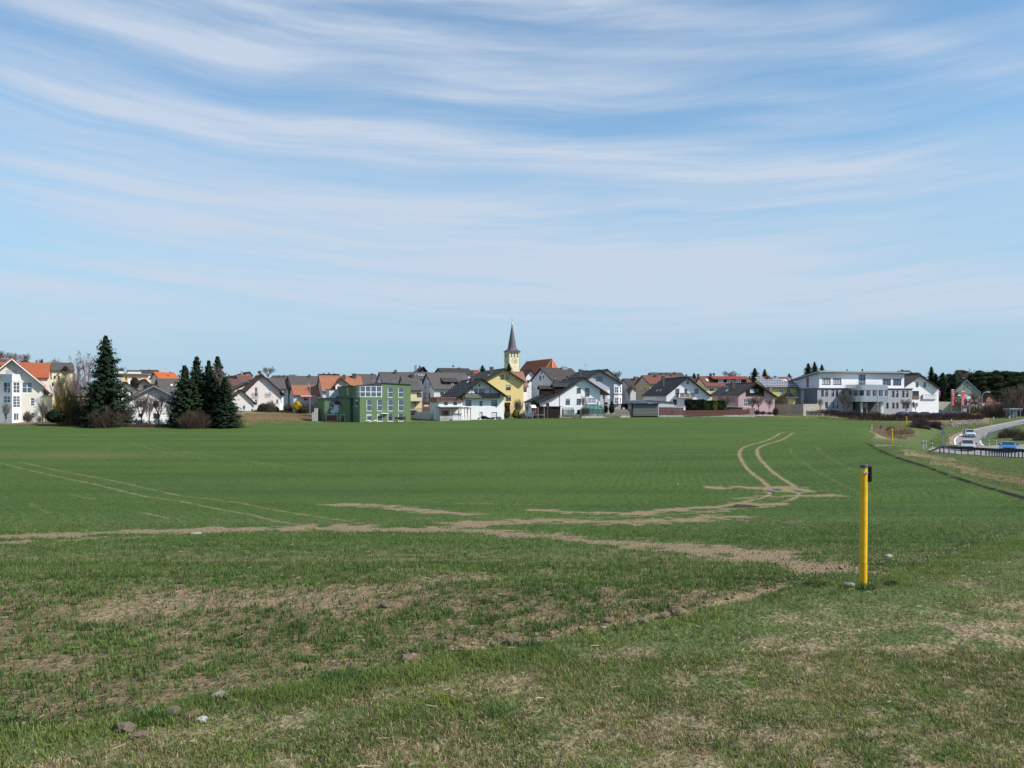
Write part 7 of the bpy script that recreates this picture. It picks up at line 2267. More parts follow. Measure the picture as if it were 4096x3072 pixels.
for (p,q) in zip(pl[:-1],pl[1:]):
 L = math.hypot(q[0] - p[0],q[1] - p[1]); n = max(2,int(round(L / .85)))
 for k in range(n + 1):
  t = k / n; x,y = p[0] + (q[0] - p[0]) * t,p[1] + (q[1] - p[1]) * t
  fr.tube((x,y,-.5),(x,y,ze),.06,.06,4)
 for z in (0.02,ze * .86,ze): fr.tube((p[0],p[1],z),(q[0],q[1],z),.06,.06,4)
 for k in range(n):
  a,c = [(p[0] + (q[0] - p[0]) * t,p[1] + (q[1] - p[1]) * t) for t in ((k + .08) / n,(k + .92) / n)]
  panes.append([(a[0],a[1],.05),(c[0],c[1],.05),(c[0],c[1],ze * .84),(a[0],a[1],ze * .84)])
tops = [(rx0,3.2,zr),(rx0,3.2,zr),(rx1,3.2,zr),(rx1,3.2,zr)]
n = 6
for k in range(n + 1):
 t = k / n; fr.tube((x0 + (x1 - x0) * t,0,ze),(rx0 + (rx1 - rx0) * t,3.2,zr),.045,.045,4)
for k in range(n):
 t0,t1 = (k + .07) / n,(k + .93) / n
 panes.append([(x0 + (x1 - x0) * t0,0,ze + .02),(x0 + (x1 - x0) * t1,0,ze + .02),(rx0 + (rx1 - rx0) * t1,3.2,zr),(rx0 + (rx1 - rx0) * t0,3.2,zr)])
panes.append([(xl0,1.6,ze + .02),(x0,0,ze + .02),(rx0,3.2,zr)])
panes.append([(x1,0,ze + .02),(x1 + .3,1.6,ze + .02),(rx1,3.2,zr)])
fr.tube((xl0,1.6,ze),(rx0,3.2,zr),.05,.05,4); fr.tube((x1 + .3,1.6,ze),(rx1,3.2,zr),.05,.05,4); fr.tube((rx0,3.2,zr + .05),(rx1,3.2,zr + .05),.09,.09,4)
fr.obj('frame',TEAL,s.root)
for q in panes: mb = MB(); mb.face(q); mb.obj('pane',glass('conservatory_glass',(0.10,0.17,0.16),.08,.3),s.root)
s = Bld('garden_shed','dark wooden lean-to shed with maroon edge below the catslide house','shed',G_,500,1312,330,5)
x0,x1 = s.f(478,1200)[0],s.f(922,1200)[0]; zt = s.f(700,1104)[1]
s.block('wall',M_DWOOD,[(x0,0),(x1 - .6,0),(x1 - .6,3.5),(x0,3.5)],-1,zt - .02,None,.05,M_MAROON if False else M_REDWOOD)
mb = MB(); mb.box(x0 - .1,x1,-.25,3.6,zt + .17,zt + .25); mb.obj('roof_edge',M_REDWOOD,s.root)
V_ = Crop(2060,1590,11.06)
s = Bld('playhouse','red wooden play tower with white roof and blue slide','play tower',V_,880,905,322,8)
x0,x1 = s.f(800,700)[0],s.f(948,700)[0]; zf = s.f(870,700)[1]; zw = s.f(870,465)[1]; zp = s.f(870,340,.6)[1]; dd = 1.25
for x in (x0 - .03,x1 + .03):
 for y in (0,dd): mb = MB(); mb.box(x - .05,x + .05,y - .05,y + .05,-.5,zw); mb.obj('post',M_REDWOOD,s.root)
nb = 9
for k in range(nb):
 a,c = x0 + (x1 - x0) * k / nb,x0 + (x1 - x0) * (k + .9) / nb
 mb = MB(); mb.box(a,c,-.03,0,zf,zw - .0 if not 2 < k < 5 else zw - .5); mb.obj('board',mat('red_boards',(0.22,0.07,0.06),.8,.2),s.root)
mb = MB(); mb.box(x0 - .05,x0 - .02,0,dd,zf,zf + .7); mb.box(x0,x1,0,dd,zf - .06,zf); mb.obj('floor',M_REDWOOD,s.root)
rx = s.f(755,345,-.3)[0]; ex = s.f(960,455,-.3)[0]
mb = MB(); mb.hexa([(x0 - .35,-.3,zw + .02),(ex,-.3,zw + .02),(ex - .2,dd / 2,zp),(x0 - .5,dd / 2,zp),(x0 - .35,-.3,zw + .08),(ex,-.3,zw + .08),(ex - .2,dd / 2,zp + .06),(x0 - .5,dd / 2,zp + .06)])
mb.hexa([(x0 - .35,dd + .3,zw + .02),(ex,dd + .3,zw + .02),(ex - .2,dd / 2,zp),(x0 - .5,dd / 2,zp),(x0 - .35,dd + .3,zw + .08),(ex,dd + .3,zw + .08),(ex - .2,dd / 2,zp + .06),(x0 - .5,dd / 2,zp + .06)]); mb.obj('roof',M_WHITE,s.root)
SLB = mat('blue_slide',(0.03,0.14,0.45),.35,.05)
pts = [s.f(x,y,.3) for x,y in ((785,690),(740,730),(660,775),(590,830),(530,870),(480,905))]
mb = MB()
for (a,za),(c,zc) in zip(pts[:-1],pts[1:]):
 for y0,y1,h in ((.1,.55,.03),(.08,.11,.2),(.54,.57,.2)):
  mb.hexa([(a,y0,za),(c,y0,zc),(c,y1,zc),(a,y1,za),(a,y0,za + h),(c,y0,zc + h),(c,y1,zc + h),(a,y1,za + h)])
mb.obj('slide',SLB,s.root)
s = Bld('climbing_frame','thin steel climbing frame right of the play tower','climbing frame',V_,1040,900,319,8)
fr = MB()
for x,tp in ((800,640),(1038,425),(1310,430)):
 X,Z = s.f(x,tp); fr.tube((X,0,-.3),(X,0,Z),.04,.04,6)
 X,Z = s.f(x + 12,tp); fr.tube((X,1.2,-.3),(X,1.2,Z),.04,.04,6)
(Xa,Za),(Xb,Zb) = s.f(790,768),s.f(1320,775); fr.tube((Xa,0,Za),(Xb,0,Zb),.045,.045,6)
fr.obj('frame',M_METAL,s.root)
s = Bld('birdhouse_post','wooden bird feeder standing against the dark shed','bird feeder',V_,1445,700,321,0)
mb = MB(); X,Z = s.f(1445,400); mb.box(X - .04,X + .04,0,.08,-2,Z); X2,Z2 = s.f(1505,465); mb.box(X,X2,-.1,.2,Z2 - .05,Z2 + .03); mb.box(X - .18,X + .1,-.1,.2,Z - .1,Z - .03); mb.obj('feeder',mat('fresh_wood',(0.35,0.17,0.08),.8,.2),s.root)
s = Bld('garden_bench','weathered garden bench between the bare tree and the play tower','bench',V_,360,870,324,4)
(xa,za),(xb,zb) = s.f(262,745),s.f(440,850)
mb = MB(); mb.box(xa,xb,-.4,0,.42,.47); mb.obj('seat',M_GREYWOOD,s.root)
mb = MB(); mb.box(xa,xb,.0,.05,.65,.75); mb.box(xa,xb,.0,.05,.85,.95); mb.obj('backrest',M_GREYWOOD,s.root)
for x in (xa + .1,xb - .1): mb = MB(); mb.box(x - .04,x + .04,-.38,.05,-.2,.42); mb.box(x - .04,x + .04,0.055,.1,-.2,1.0); mb.obj('leg',M_GREYWOOD,s.root)
# things on the terrace of the green building
Z_ = D_
for (x,y,w,lb,c) in ((1108,1372,92,'left white covered lounger at the foot of the green building','lounger'),(1240,1372,86,'right white covered lounger at the foot of the green building','lounger')):
 s = Bld('garden_lounger',lb,c,D_,x,y + 8,284,4)
 X0,X1 = s.f(x - w / 2,y)[0],s.f(x + w / 2,y)[0]; zz = s.f(x,1342)[1]
 mb = MB(); mb.hexa([(X0,-.35,.15),(X1,-.35,.15),(X1,.35,.15),(X0,.35,.15),(X0 + .15,-.3,zz * .55),(X1 - .1,-.3,zz),(X1 - .1,.3,zz),(X0 + .15,.3,zz * .55)]); mb.obj('cushion',M_WHITE,s.root)
 mb = MB(); mb.box(X0 + .1,X1 - .1,-.3,.3,.05,.15); mb.box(X0 + .1,X0 + .16,-.3,.3,-.3,.1); mb.box(X1 - .16,X1 - .1,-.3,.3,-.3,.1); mb.obj('frame',M_METAL,s.root)
for k,x in enumerate((1545,1650,1700,1745,1790)):
 s = Bld('garden_chair',('black garden chair standing apart under the third ground floor window','leftmost of four black garden chairs by the right ground floor window','second from left of four black garden chairs by the right window','third from left of four black garden chairs by the right window','rightmost of four black garden chairs by the right window')[k],'chair',D_,x,1380,285,10,'black garden chairs on the terrace of the green building')
 mb = MB(); mb.box(-.24,.24,-.24,.24,.42,.46); mb.obj('seat',M_BLACK,s.root)
 mb = MB(); mb.box(-.24,.24,.2,.24,.5,.92); mb.obj('backrest',M_BLACK,s.root)
 for a in (-.22,.22):
  for c in (-.22,.22): mb = MB(); mb.box(a - .02,a + .02,c - .02,c + .02,-.1,.42); mb.obj('leg',M_BLACK,s.root)
# retaining wall left of the green building
s = Bld('retaining_wall','stepped concrete retaining wall left of the green building','wall',C_,1925,1545,300,10)
for (x0,x1,tp) in ((1925,2035,1380),(1958,2035,1290)):
 X0,X1 = s.f(x0,1400)[0],s.f(x1,1400)[0]; zt = s.f(x0,tp)[1]
 mb = MB(); y = 0 if x0 < 1950 else 2.5; mb.box(X0,X1,y,y + 2.4,-1,zt); mb.obj('step',M_CONC,s.root)
board_fence('dark_garden_fence','low dark wire fence with thin posts along the grassy bank behind',C_,650,1392,1890,1398,1345,1352,345,338,M_DMETAL,44,.88,posts=10)
s = Bld('bin_cabinet','dark letter box beside the rosy garage','letter box',C_,600,1390,350,0)
X0,Z1 = s.f(582,1310); X1,Z0 = s.f(618,1345); mb = MB(); mb.box(X0,X1,0,.3,Z0,Z1); mb.box((X0 + X1) / 2 - .04,(X0 + X1) / 2 + .04,.1,.18,-.5,Z0); mb.obj('box',M_DMETAL,s.root)
# ------------------------------------------------------------------ petrol station side: flags, pylon, canopy, shelter
def flag(K,px,base,top,w,bot,label,body,marks,d=372,wave=.15):
 g = P(*K(px,base),d)
 t = thing('banner_flag',label,'flag',g,0,'red banner flags in front of the filling station')
 sc = g.y / F / K.k
 H = (base - top) * sc
 mb = MB(); mb.tube((0,0,-1.5),(0,0,H + .2),.06,.05,8); mb.obj('pole',M_METAL,t)
 mb = MB(); mb.tube((0,0,H + .1),(w * sc + .1,0,H + .02),.03,.03,5); mb.obj('boom',M_METAL,t)
 hb = (base - bot) * sc; W = w * sc
 n = 16; cl = MB(); rows = []
 for k in range(n + 1):
  u = k / n; z = hb + (H - hb) * u
  rows.append([(.1 + W * v,math.sin(u * 7 + v * 2.2) * wave * v - .02,z - .12 * (1 - u) * v) for v in np.linspace(0,1,5)])
 for a,c in zip(rows[:-1],rows[1:]):
  for k in range(4): cl.face([a[k],a[k + 1],c[k + 1],c[k]])
 f_ = cl.obj('cloth',body,t,True)
 return t,f_,H,hb,W
RED = mat('flag_red',(0.50,0.02,0.05),.7,.08); PNK = mat('flag_pink',(0.78,0.42,0.48),.7,.05); MAG = mat('flag_magenta',(0.38,0.01,0.16),.7,.1)
U2 = Crop(3790,1550,16.59)
t,f_,H,hb,W = flag(U2,250,1640,150,170,1165,'red banner flag with pink diagonal stripes, left of the two beside the beige wall',RED,None)
for k in range(13):
 z = hb + (H - hb) * (k + .5) / 13; mb = MB(); sl = .14 * (1 if k > 6 else 0)
 mb.hexa([(.2,-.22,z - .09 + sl),(W * .82,-.22,z - .09),(W * .82,-.21,z - .09),(.2,-.21,z - .09 + sl),(.2,-.22,z + .07 + sl),(W * .82,-.22,z + .05),(W * .82,-.21,z + .05),(.2,-.21,z + .07 + sl)]); mb.obj('stripe',PNK,t)
t,f_,H,hb,W = flag(U2,925,1640,290,200,1150,'plain red banner flag with pale letters, right of the striped flag',RED,None)
for ch,fz in (('m',.70 - .16),('o',.42 - .07),('m',.14)):
 c = bpy.data.curves.new('flag_letter','FONT'); c.body = ch; c.size = 1.15; c.extrude = .004; c.align_x = 'CENTER'; c.align_y = 'CENTER'; c.offset = .02; c.materials.append(PNK)
 o = bpy.data.objects.new('flag_letter',c); COL.objects.link(o); o.parent = t
 o.matrix_local = Matrix(((1,0,0,W * .45),(0,0,-1,-.24),(0,1,0,hb + (H - hb) * fz),(0,0,0,1))) @ Matrix.Rotation(R(-90),4,'Z')
 to_mesh(o)
mb = MB(); mb.box(.25,W * .8,-.24,-.23,H - .5,H - .38); mb.obj('dash',PNK,t)
t,f_,H,hb,W = flag(K_,747,960,625,24,730,'magenta banner flag peeking out behind the corner of the sign house',MAG,None,425)
t = Bld('price_pylon','tall dark sign pylon with a white top panel behind the red flags','pylon',K_,1262,980,385,0)
x0,x1 = t.f(1228,700)[0],t.f(1296,700)[0]
for y0,y1,m,nm in ((705,752,M_WHITE,'top_panel'),(754,858,mat('pylon_navy',(0.02,0.03,0.07),.5,.1),'price_panel')):
 Z1,Z0 = t.f(1260,y0)[1],t.f(1260,y1)[1]; mb = MB(); mb.box(x0,x1,0,.5,Z0,Z1); mb.obj(nm,m,t.root)
for y0,y1 in ((760,768),(776,785),(824,830),(836,842),(846,850)):
 Z1,Z0 = t.f(1260,y0,-.02)[1],t.f(1260,y1,-.02)[1]; X1 = t.f(1268,y0,-.02)[0]; mb = MB(); mb.box(x0 + .1,X1,-.03,0,Z0,Z1); mb.obj('price_line',M_WHITE,t.root)
X,Z = t.f(1286,834,-.02); mb = MB(); mb.prism([(X + math.cos(k * .6283) * .33,-.03,Z + math.sin(k * .6283) * .5) for k in range(10)],(0,0,0),(0,.03,0)); mb.obj('emblem',RED,t.root)
for x in (1236,1288): X = t.f(x,900)[0]; mb = MB(); mb.tube((X,.25,-1),(X,.25,t.f(x,858)[1]),.09,.09,6); mb.obj('post',M_METAL,t.root)
t = Bld('price_board','pale pink poster frame standing at the foot of the right red flag','poster stand',K_,1198,985,380,0)
(xa,za),(xb,zb),(_,zm) = t.f(1160,868),t.f(1235,968),t.f(1190,920)
mb = MB(); mb.box(xa,xb,0,.1,zb,za); mb.box(xa,xa + .1,0,.1,-1,za); mb.box(xb - .1,xb,0,.1,-1,za); mb.obj('frame',M_METAL,t.root)
mb = MB(); mb.box(xa + .12,xb - .12,-.02,0,zb + .05,zm); mb.obj('poster',mat('poster_pink',(0.5,0.36,0.40),.7,.15,2),t.root)
mb = MB(); mb.box(xa + .12,xb - .12,-.02,0,zm + .05,za - .1); mb.obj('poster',mat('poster_dark',(0.12,0.05,0.08),.7,.4,2),t.root)
t = Bld('station_canopy','long flat maroon canopy of the filling station','canopy',K_,1480,985,430,-4)
(xa,za),(xb,zb) = t.f(1112,805),t.f(1862,838)
mb = MB(); mb.box(xa,xb,0,9,t.f(1480,842)[1],t.f(1480,806)[1]); mb.obj('roof',mat('maroon_fascia',(0.07,0.012,0.03),.5,.1),t.root)
mb = MB(); mb.box(xa + 4,xb - 1,-.03,-.005,t.f(1480,830)[1],t.f(1480,822)[1]); mb.obj('pale_strip',PNK,t.root)
for x in (1190,1440,1520,1790): X = t.f(x,900,2)[0]; mb = MB(); mb.box(X - .2,X + .2,2,2.4,-2,t.f(1480,842)[1]); mb.obj('column',M_CONC,t.root)
X0,X1 = t.f(1410,930,-1)[0],t.f(1470,940,-1)[0]
s = Bld('pump_barrier','red and pale low barrier by the yellow shrub at the filling station','barrier',K_,1440,975,405,0)
(xa,za),(xb,zb) = s.f(1410,932),s.f(1470,948); mb = MB(); mb.box(xa,xb,0,.2,zb,za); mb.obj('board',RED,s.root)
for x in (xa + .1,xb - .1): mb = MB(); mb.box(x - .04,x + .04,.05,.15,-1,zb); mb.obj('leg',M_METAL,s.root)
s = Bld('grey_cabinet','grey box on a post under the canopy edge right of the tall lamp','cabinet',K_,1515,985,412,0)
(xa,za),(xb,zb) = s.f(1496,838),s.f(1536,868); mb = MB(); mb.box(xa,xb,0,.3,zb,za); mb.obj('box',M_SHUT,s.root); mb = MB(); mb.tube(((xa + xb) / 2,.15,-1),((xa + xb) / 2,.15,zb),.06,.06,6); mb.obj('post',M_METAL,s.root)
# beige panel wall
s = Bld('beige_panel_wall','long beige concrete panel wall behind the flags','wall',K_,745,965,440,3)
xa,xb = s.f(745,900)[0],s.f(1145,900)[0]; zt = s.f(900,798)[1]
for k in range(12):
 mb = MB(); a,c = xa + (xb - xa) * k / 12,xa + (xb - xa) * (k + .97) / 12; mb.box(a,c,rng.uniform(-.01,.01),.2,-3,zt - .08 * k / 4); mb.obj('panel',mat('beige_concrete',(0.42,0.38,0.29),.9,.15,1.5),s.root)
s = Bld('thin_bent_light','twin oval lamp heads on one pole left of the plain red flag','street lamp',K_,1150,985,392,0)
for x in (1108,1192):
 X,Z = s.f(x,692); mb = MB(); mb.hexa([(X - .55,-.15,Z - .02),(X + .55,-.15,Z - .08),(X + .55,.15,Z - .08),(X - .55,.15,Z - .02),(X - .4,-.08,Z + .12),(X + .45,-.08,Z + .02),(X + .45,.08,Z + .02),(X - .4,.08,Z + .12)]); mb.obj('lamp_head',M_WHITE,s.root)
X,Z = s.f(1150,700); mb = MB(); mb.tube((X,.1,-1),(X,.1,Z),.08,.06,6); mb.tube((X - 1.4,.0,Z + .1),(X + 1.4,.0,Z),.04,.04,4); mb.obj('pole',M_METAL,s.root)
# bus shelter
BS = Crop(3880,1600,10.24)
g = hit(*BS(1840,755))
s = Bld('bus_shelter','glass bus shelter with grey blue roof beside the side road','bus shelter',BS,1640,755,g.y / KD,4)
xa,xb = s.f(1640,700)[0],s.f(2065,700)[0]; zt = s.f(1840,405)[1]; zr = s.f(1840,338)[1]; dd = 1.6
for x in np.linspace(xa + .05,xb - .05,4):
 for y in (0,dd): mb = MB(); mb.box(x - .05,x + .05,y - .05,y + .05,-.3,zt); mb.obj('post',M_METAL,s.root)
xs = np.linspace(xa + .05,xb - .05,4)
for a,c in zip(xs[:-1],xs[1:]):
 mb = MB(); mb.box(a + .08,c - .08,dd - .01,dd + .01,.15,zt - .1); mb.obj('pane',glass('shelter_glass',(0.12,0.14,0.17),.1,.3),s.root)
mb = MB(); mb.box(xa,xa + .02,.1,dd - .1,.15,zt - .1); mb.obj('pane',glass('shelter_glass',(0.12,0.14,0.17),.1,.3),s.root)
mb = MB(); mb.box(xa + .1,xb - .1,dd - .06,dd - .03,1.15,1.35); mb.obj('red_stripe',RED,s.root)
mb = MB(); mb.box(xa - .4,xb + .25,-.5,dd + .3,zt,zr); mb.obj('roof',M_ZINC,s.root)
mb = MB(); mb.box(xa - .42,xb + .27,-.53,-.5,zt - .05,zt + .12); mb.obj('roof_edge',BL,s.root)
mb = MB(); mb.box(xa + .5,xb - 1.2,dd - .6,dd - .2,.42,.48); mb.box(xa + .6,xa + .68,dd - .5,dd - .3,-.1,.42); mb.box(xb - 1.4,xb - 1.32,dd - .5,dd - .3,-.1,.42); mb.obj('bench',M_DMETAL,s.root)
s2 = Bld('litter_bin','pale litter bin left of the bus shelter','bin',BS,1605,755,g.y / KD,0)
X0,Z1 = s2.f(1590,660); X1,_ = s2.f(1622,660); mb = MB(); mb.tube(((X0 + X1) / 2,0,-.1),((X0 + X1) / 2,0,Z1),.16,.18,10); mb.obj('bin_body',M_SHUT,s2.root)
# ------------------------------------------------------------------ cars
def car_paint(name,c):
 m = mat(name,c,.25,.03,1,metal=.25,spec=.6)
 return m
def build_car(paint,W=1.76,L=4.2,H=1.48):
 """front looks towards -Y"""
 t = thing('car','car','car')
 w = W / 2
 st = [  # y, half width low, half width belt, z low, z mid, z belt, half width top, z top
 (0.00,.80,.72,.34,.50,.62,.62,.66),(0.10,.93,.88,.24,.50,.70,.78,.75),(0.45,1.0,.96,.20,.52,.80,.84,.85),
 (1.05,1.0,.97,.20,.54,.90,.82,.96),(1.75,1.0,.97,.20,.56,.95,.70,H - .05),(2.2,1.0,.97,.20,.56,.96,.68,H),
 (3.1,1.0,.97,.20,.56,.97,.67,H - .02),(3.7,1.0,.96,.22,.58,.98,.66,H - .22),(4.05,.96,.92,.28,.6,.96,.74,1.05),(L,.86,.84,.36,.6,.85,.72,.9)]
 mb = MB(); rings = []
 for y,a,bl_,z0,zm,zb,tp,zt in st:
  rings.append([(-w * a * .94,y,z0),(-w * a,y,zm),(-w * bl_,y,zb),(-w * tp,y,zt),(w * tp,y,zt),(w * bl_,y,zb),(w * a,y,zm),(w * a * .94,y,z0)])
 for r0,r1 in zip(rings[:-1],rings[1:]):
  for k in range(8):
   j = (k + 1) % 8; mb.face([r0[k],r1[k],r1[j],r0[j]])
 mb.face(rings[0]); mb.face(rings[-1][::-1])
 mb.obj('body',paint,t)
 def inset(q,s_=.9,o=(0,-.012,.012)):
  c = sum((Vector(v) for v in q),Vector()) / len(q)
  return [c.lerp(Vector(v),s_) + Vector(o) for v in q]
 r3,r4,r5,r6,r7,r8 = rings[3],rings[4],rings[5],rings[6],rings[7],rings[8]
 mb = MB(); mb.face(inset([r3[3],r3[4],r4[4],r4[3]],.93)); mb.obj('windscreen',G_DARK,t)
 mb = MB(); mb.face(inset([r7[3],r7[4],r8[4],r8[3]],.9,(0,.012,.012))); mb.obj('rear_window',G_DARK,t)
 for sd,(a,b2) in ((-1,(2,3)),(1,(5,4))):
  for (p,q) in ((r4,r5),(r5,r6),(r6,r7)):
   mb = MB(); mb.face(inset([p[a],q[a],q[b2],p[b2]],.84,(sd * .014,0,0))); mb.obj('side_window',G_DARK,t)
  mb = MB(); cx_ = sd * w * .72
  mb.hexa([(cx_ - .2,.03,.58),(cx_ + .17,.10,.58),(cx_ + .17,.2,.58),(cx_ - .2,.2,.58),(cx_ - .2,.05,.72),(cx_ + .19,.14,.75),(cx_ + .19,.3,.75),(cx_ - .2,.3,.72)]); mb.obj('headlight',mat('headlight_glass',(0.75,0.78,0.82),.15,.05,spec=.8),t)
  mb = MB(); mb.box(sd * w - .02 if sd > 0 else -w - .2,w + .2 if sd > 0 else -w + .02,1.25,1.36,.92,1.06); mb.obj('mirror',M_DARKF,t)
  for y in (.82,3.3):
   mb = MB(); mb.tube((sd * w * .78,y,.31),(sd * w * 1.0,y,.31),.31,.31,16); wh = mb.obj('wheel',M_BLACK,t)
   mb = MB(); mb.tube((sd * w * .99,y,.31),(sd * w * 1.012,y,.31),.19,.19,12); mb.obj('rim',M_METAL,wh)
 mb = MB(); mb.box(-.52,.52,-.012,.05,.50,.60); mb.obj('grille',M_BLACK,t)
 mb = MB(); mb.box(-.62,.62,.0,.12,.26,.38); mb.obj('air_intake',M_BLACK,t)
 mb = MB(); mb.box(-.26,.26,-.02,.0,.40,.50); mb.obj('number_plate',M_WHITE,t)
 return t
def place_car(paint,px,base,yaw,label,scale=1.0,d=None,W=1.76,H=1.48):
 t = build_car(paint,W,4.2,H)
 p = hit(px,base) if d is None else on_ground(px,d)
 t.location = (p.x,p.y,p.z + .07); t.rotation_euler = (0,0,R(yaw)); t['label'] = label
 return t
place_car(car_paint('paint_silver',(0.62,0.66,0.72)),3885,1753.5,-20,'silver car with open sunroof coming down the side road')
place_car(car_paint('paint_pale_gold',(0.50,0.50,0.46)),3873,1808,-27,'pale beige car with dark mirrors at the junction, behind the dark guard rail',W=1.8)
place_car(car_paint('paint_blue',(0.035,0.20,0.48)),4036,1815,-28,'bright blue car with its headlights on, behind the guard rail',W=1.85,H=1.36)
dk = car_paint('paint_dark_blue',(0.02,0.03,0.07)); gr = car_paint('paint_dark_grey',(0.06,0.065,0.075)); rd = car_paint('paint_dark_red',(0.14,0.02,0.02))
for (px,d,yaw,m,lb) in ((3768,425,80,dk,'dark blue parked car in front of the beige wall, by the sign house'),
(3692,372,85,gr,'dark grey parked car seen just over the hedge below the sign house'),
(3648,374,95,dk,'leftmost parked car hidden behind the purple hedge'),
(3738,372,88,gr,'parked grey car behind the hedge at the corner of the sign house'),
(3812,374,92,dk,'parked car behind the hedge at the foot of the striped flag'),
(3868,374,88,gr,'parked grey car behind the hedge below the price pylon'),
(3905,368,60,rd,'dark red parked car with bright headlights at the right end of the hedge')):
 t = place_car(m,px,0,yaw,lb,d=d)
t = Bld('dark_trailer_box','dark blue box trailer next to the dark red parked car','trailer',K_,1485,1085,357,0)
(xa,za),(xb,zb) = t.f(1452,1035),t.f(1528,1084); mb = MB(); mb.box(xa,xb,0,1.6,zb,za); mb.obj('box',dk,t.root)
mb = MB(); mb.tube((xa + .4,-.02,zb),(xa + .4,.2,zb),.25,.25,10); mb.tube((xb - .4,-.02,zb),(xb - .4,.2,zb),.25,.25,10); mb.obj('wheel',M_BLACK,t.root)
s = Bld('parked_van_street','small dark car parked in the street left of the chalet wall','car',E_,250,1172,340,0)
bpy.data.objects.remove(s.root)
place_car(gr,E_(248,1165)[0],0,88,'small dark car parked in the street between the green building and the chalet',d=338)
# street with fence there
s = Bld('street_fence','grey metal street railing between the green building and the chalet','railing',E_,40,1195,330,8)
xa,xb = s.f(20,1150)[0],s.f(388,1150)[0]
zb = s.f(200,1185)[1]; zt = s.f(200,1125)[1]
pb = MB(); pb.box(-.02,.02,-.02,.02,zb - .6,zt); pm2 = pb.mesh('bar',M_DMETAL)
for k in range(40): o = link('bar',pm2,s.root); o.location = (xa + (xb - xa) * k / 39,0,0)
mb = MB(); mb.box(xa,xb,-.03,.03,zt - .05,zt); mb.obj('rail',M_DMETAL,s.root)
s = Bld('brick_garage','low brick garage with pale door at the end of the street left of the chalet','garage',E_,250,1090,352,12)
(xa,za),(xb,zb) = s.f(245,1015),s.f(392,1095)
s.block('wall',mat('red_brick',(0.20,0.075,0.05),.9,.25,4),[(xa,0),(xb,0),(xb,5),(xa,5)],-2,za,{0: [(268,1045,365,1092,'bgar')]},.15,M_BROWNF)
# ------------------------------------------------------------------ two walkers
def person(px,d,h,label,coat,legs,hairc,lean=0.0,reach=0):
 g = on_ground(px,d)
 root = thing('person',label,'person',g,R(70),'walkers')
 k = h / 1.75
 J = [(0,0,.95),(0,.0,1.15),(0,.0,1.42),(0,.01,1.50),(0,.0,1.58),
 (.10,0,.90),(.11,-.16,.50),(.11,-.12,.08),(.11,-.26,.04),
 (-.10,0,.90),(-.11,.14,.52),(-.11,.30,.14),(-.11,.18,.08),
 (.20,0,1.40),(.27,-.02,1.13),(.30,-.14 - reach * .1,.90),(-.20,0,1.40),(-.26,.05,1.13),(-.29,.0,.88)]
 Ed = [(0,1),(1,2),(2,3),(3,4),(0,5),(5,6),(6,7),(7,8),(0,9),(9,10),(10,11),(11,12),(2,13),(13,14),(14,15),(2,16),(16,17),(17,18)]
 Rr = [.14,.15,.15,.06,.075,.10,.065,.045,.04,.10,.065,.045,.04,.075,.05,.035,.075,.05,.035]
 me = bpy.data.meshes.new('body'); me.from_pydata([(x * k,y * k,z * k) for x,y,z in J],Ed,[])
 o = link('body',me,root)
 sk = o.modifiers.new('skin','SKIN')
 for i,v in enumerate(me.skin_vertices[0].data): v.radius = (Rr[i] * k,Rr[i] * k * .85); v.use_root = (i == 0)
 sb_ = o.modifiers.new('sub','SUBSURF'); sb_.levels = 1; sb_.render_levels = 1
 me.materials.append(legs)
 bmh = bmesh.new(); bmesh.ops.create_uvsphere(bmh,u_segments=14,v_segments=10,radius=.105 * k)
 for v in bmh.verts: v.co.z *= 1.25; v.co.y *= 1.05
 mh = bpy.data.meshes.new('head'); bmh.to_mesh(mh); bmh.free(); mh.materials.append(mat('skin',(0.55,0.33,0.24),.6,.05))
 hd = link('head',mh,root,True); hd.location = (0,-.01,1.66 * k)
 bmh = bmesh.new(); bmesh.ops.create_uvsphere(bmh,u_segments=14,v_segments=10,radius=.115 * k)
 for v in bmh.verts: v.co.z = max(v.co.z * 1.15,-.02 + abs(v.co.x) * .1) + .03; v.co.y += .02
 mh = bpy.data.meshes.new('hair'); bmh.to_mesh(mh); bmh.free(); mh.materials.append(hairc)
 hr = link('hair',mh,root,True); hr.location = (0,.0,1.67 * k)
    # jacket: tapered tube round the trunk, and sleeves
 mb = MB(); rings = []
 for z,a,b2 in ((.86,.17,.13),(1.0,.165,.125),(1.2,.18,.13),(1.38,.21,.13),(1.47,.13,.10),(1.52,.07,.07)):
  rings.append([(math.cos(t) * a * k,math.sin(t) * b2 * k,z * k) for t in [2 * math.pi * q / 12 for q in range(12)]])
 for r0,r1 in zip(rings[:-1],rings[1:]):
  for q in range(12): mb.face([r0[q],r0[(q + 1) % 12],r1[(q + 1) % 12],r1[q]])
 for sx,pts in ((1,J[13:16]),(-1,J[16:19])):
  for a,c,r0,r1 in ((pts[0],pts[1],.075,.06),(pts[1],pts[2],.06,.045)):
   mb.tube([v * k for v in a],[v * k for v in c],r0 * k,r1 * k,8)
 mb.obj('jacket',coat,root,True)
 return root
person(C_(345,0)[0],345,1.62,'walker in a white jacket in front of the rosy garage door',M_WHITE,mat('dark_trousers',(0.02,0.02,0.03),.8,.1),mat('dark_hair',(0.03,0.02,0.02),.8,.1),0,1)
person(C_(422,0)[0],345.5,1.75,'walker in a dark jacket right beside the one in white',mat('dark_jacket',(0.02,0.025,0.05),.8,.1),mat('grey_trousers',(0.05,0.05,0.07),.8,.1),mat('grey_hair',(0.35,0.33,0.32),.8,.1))
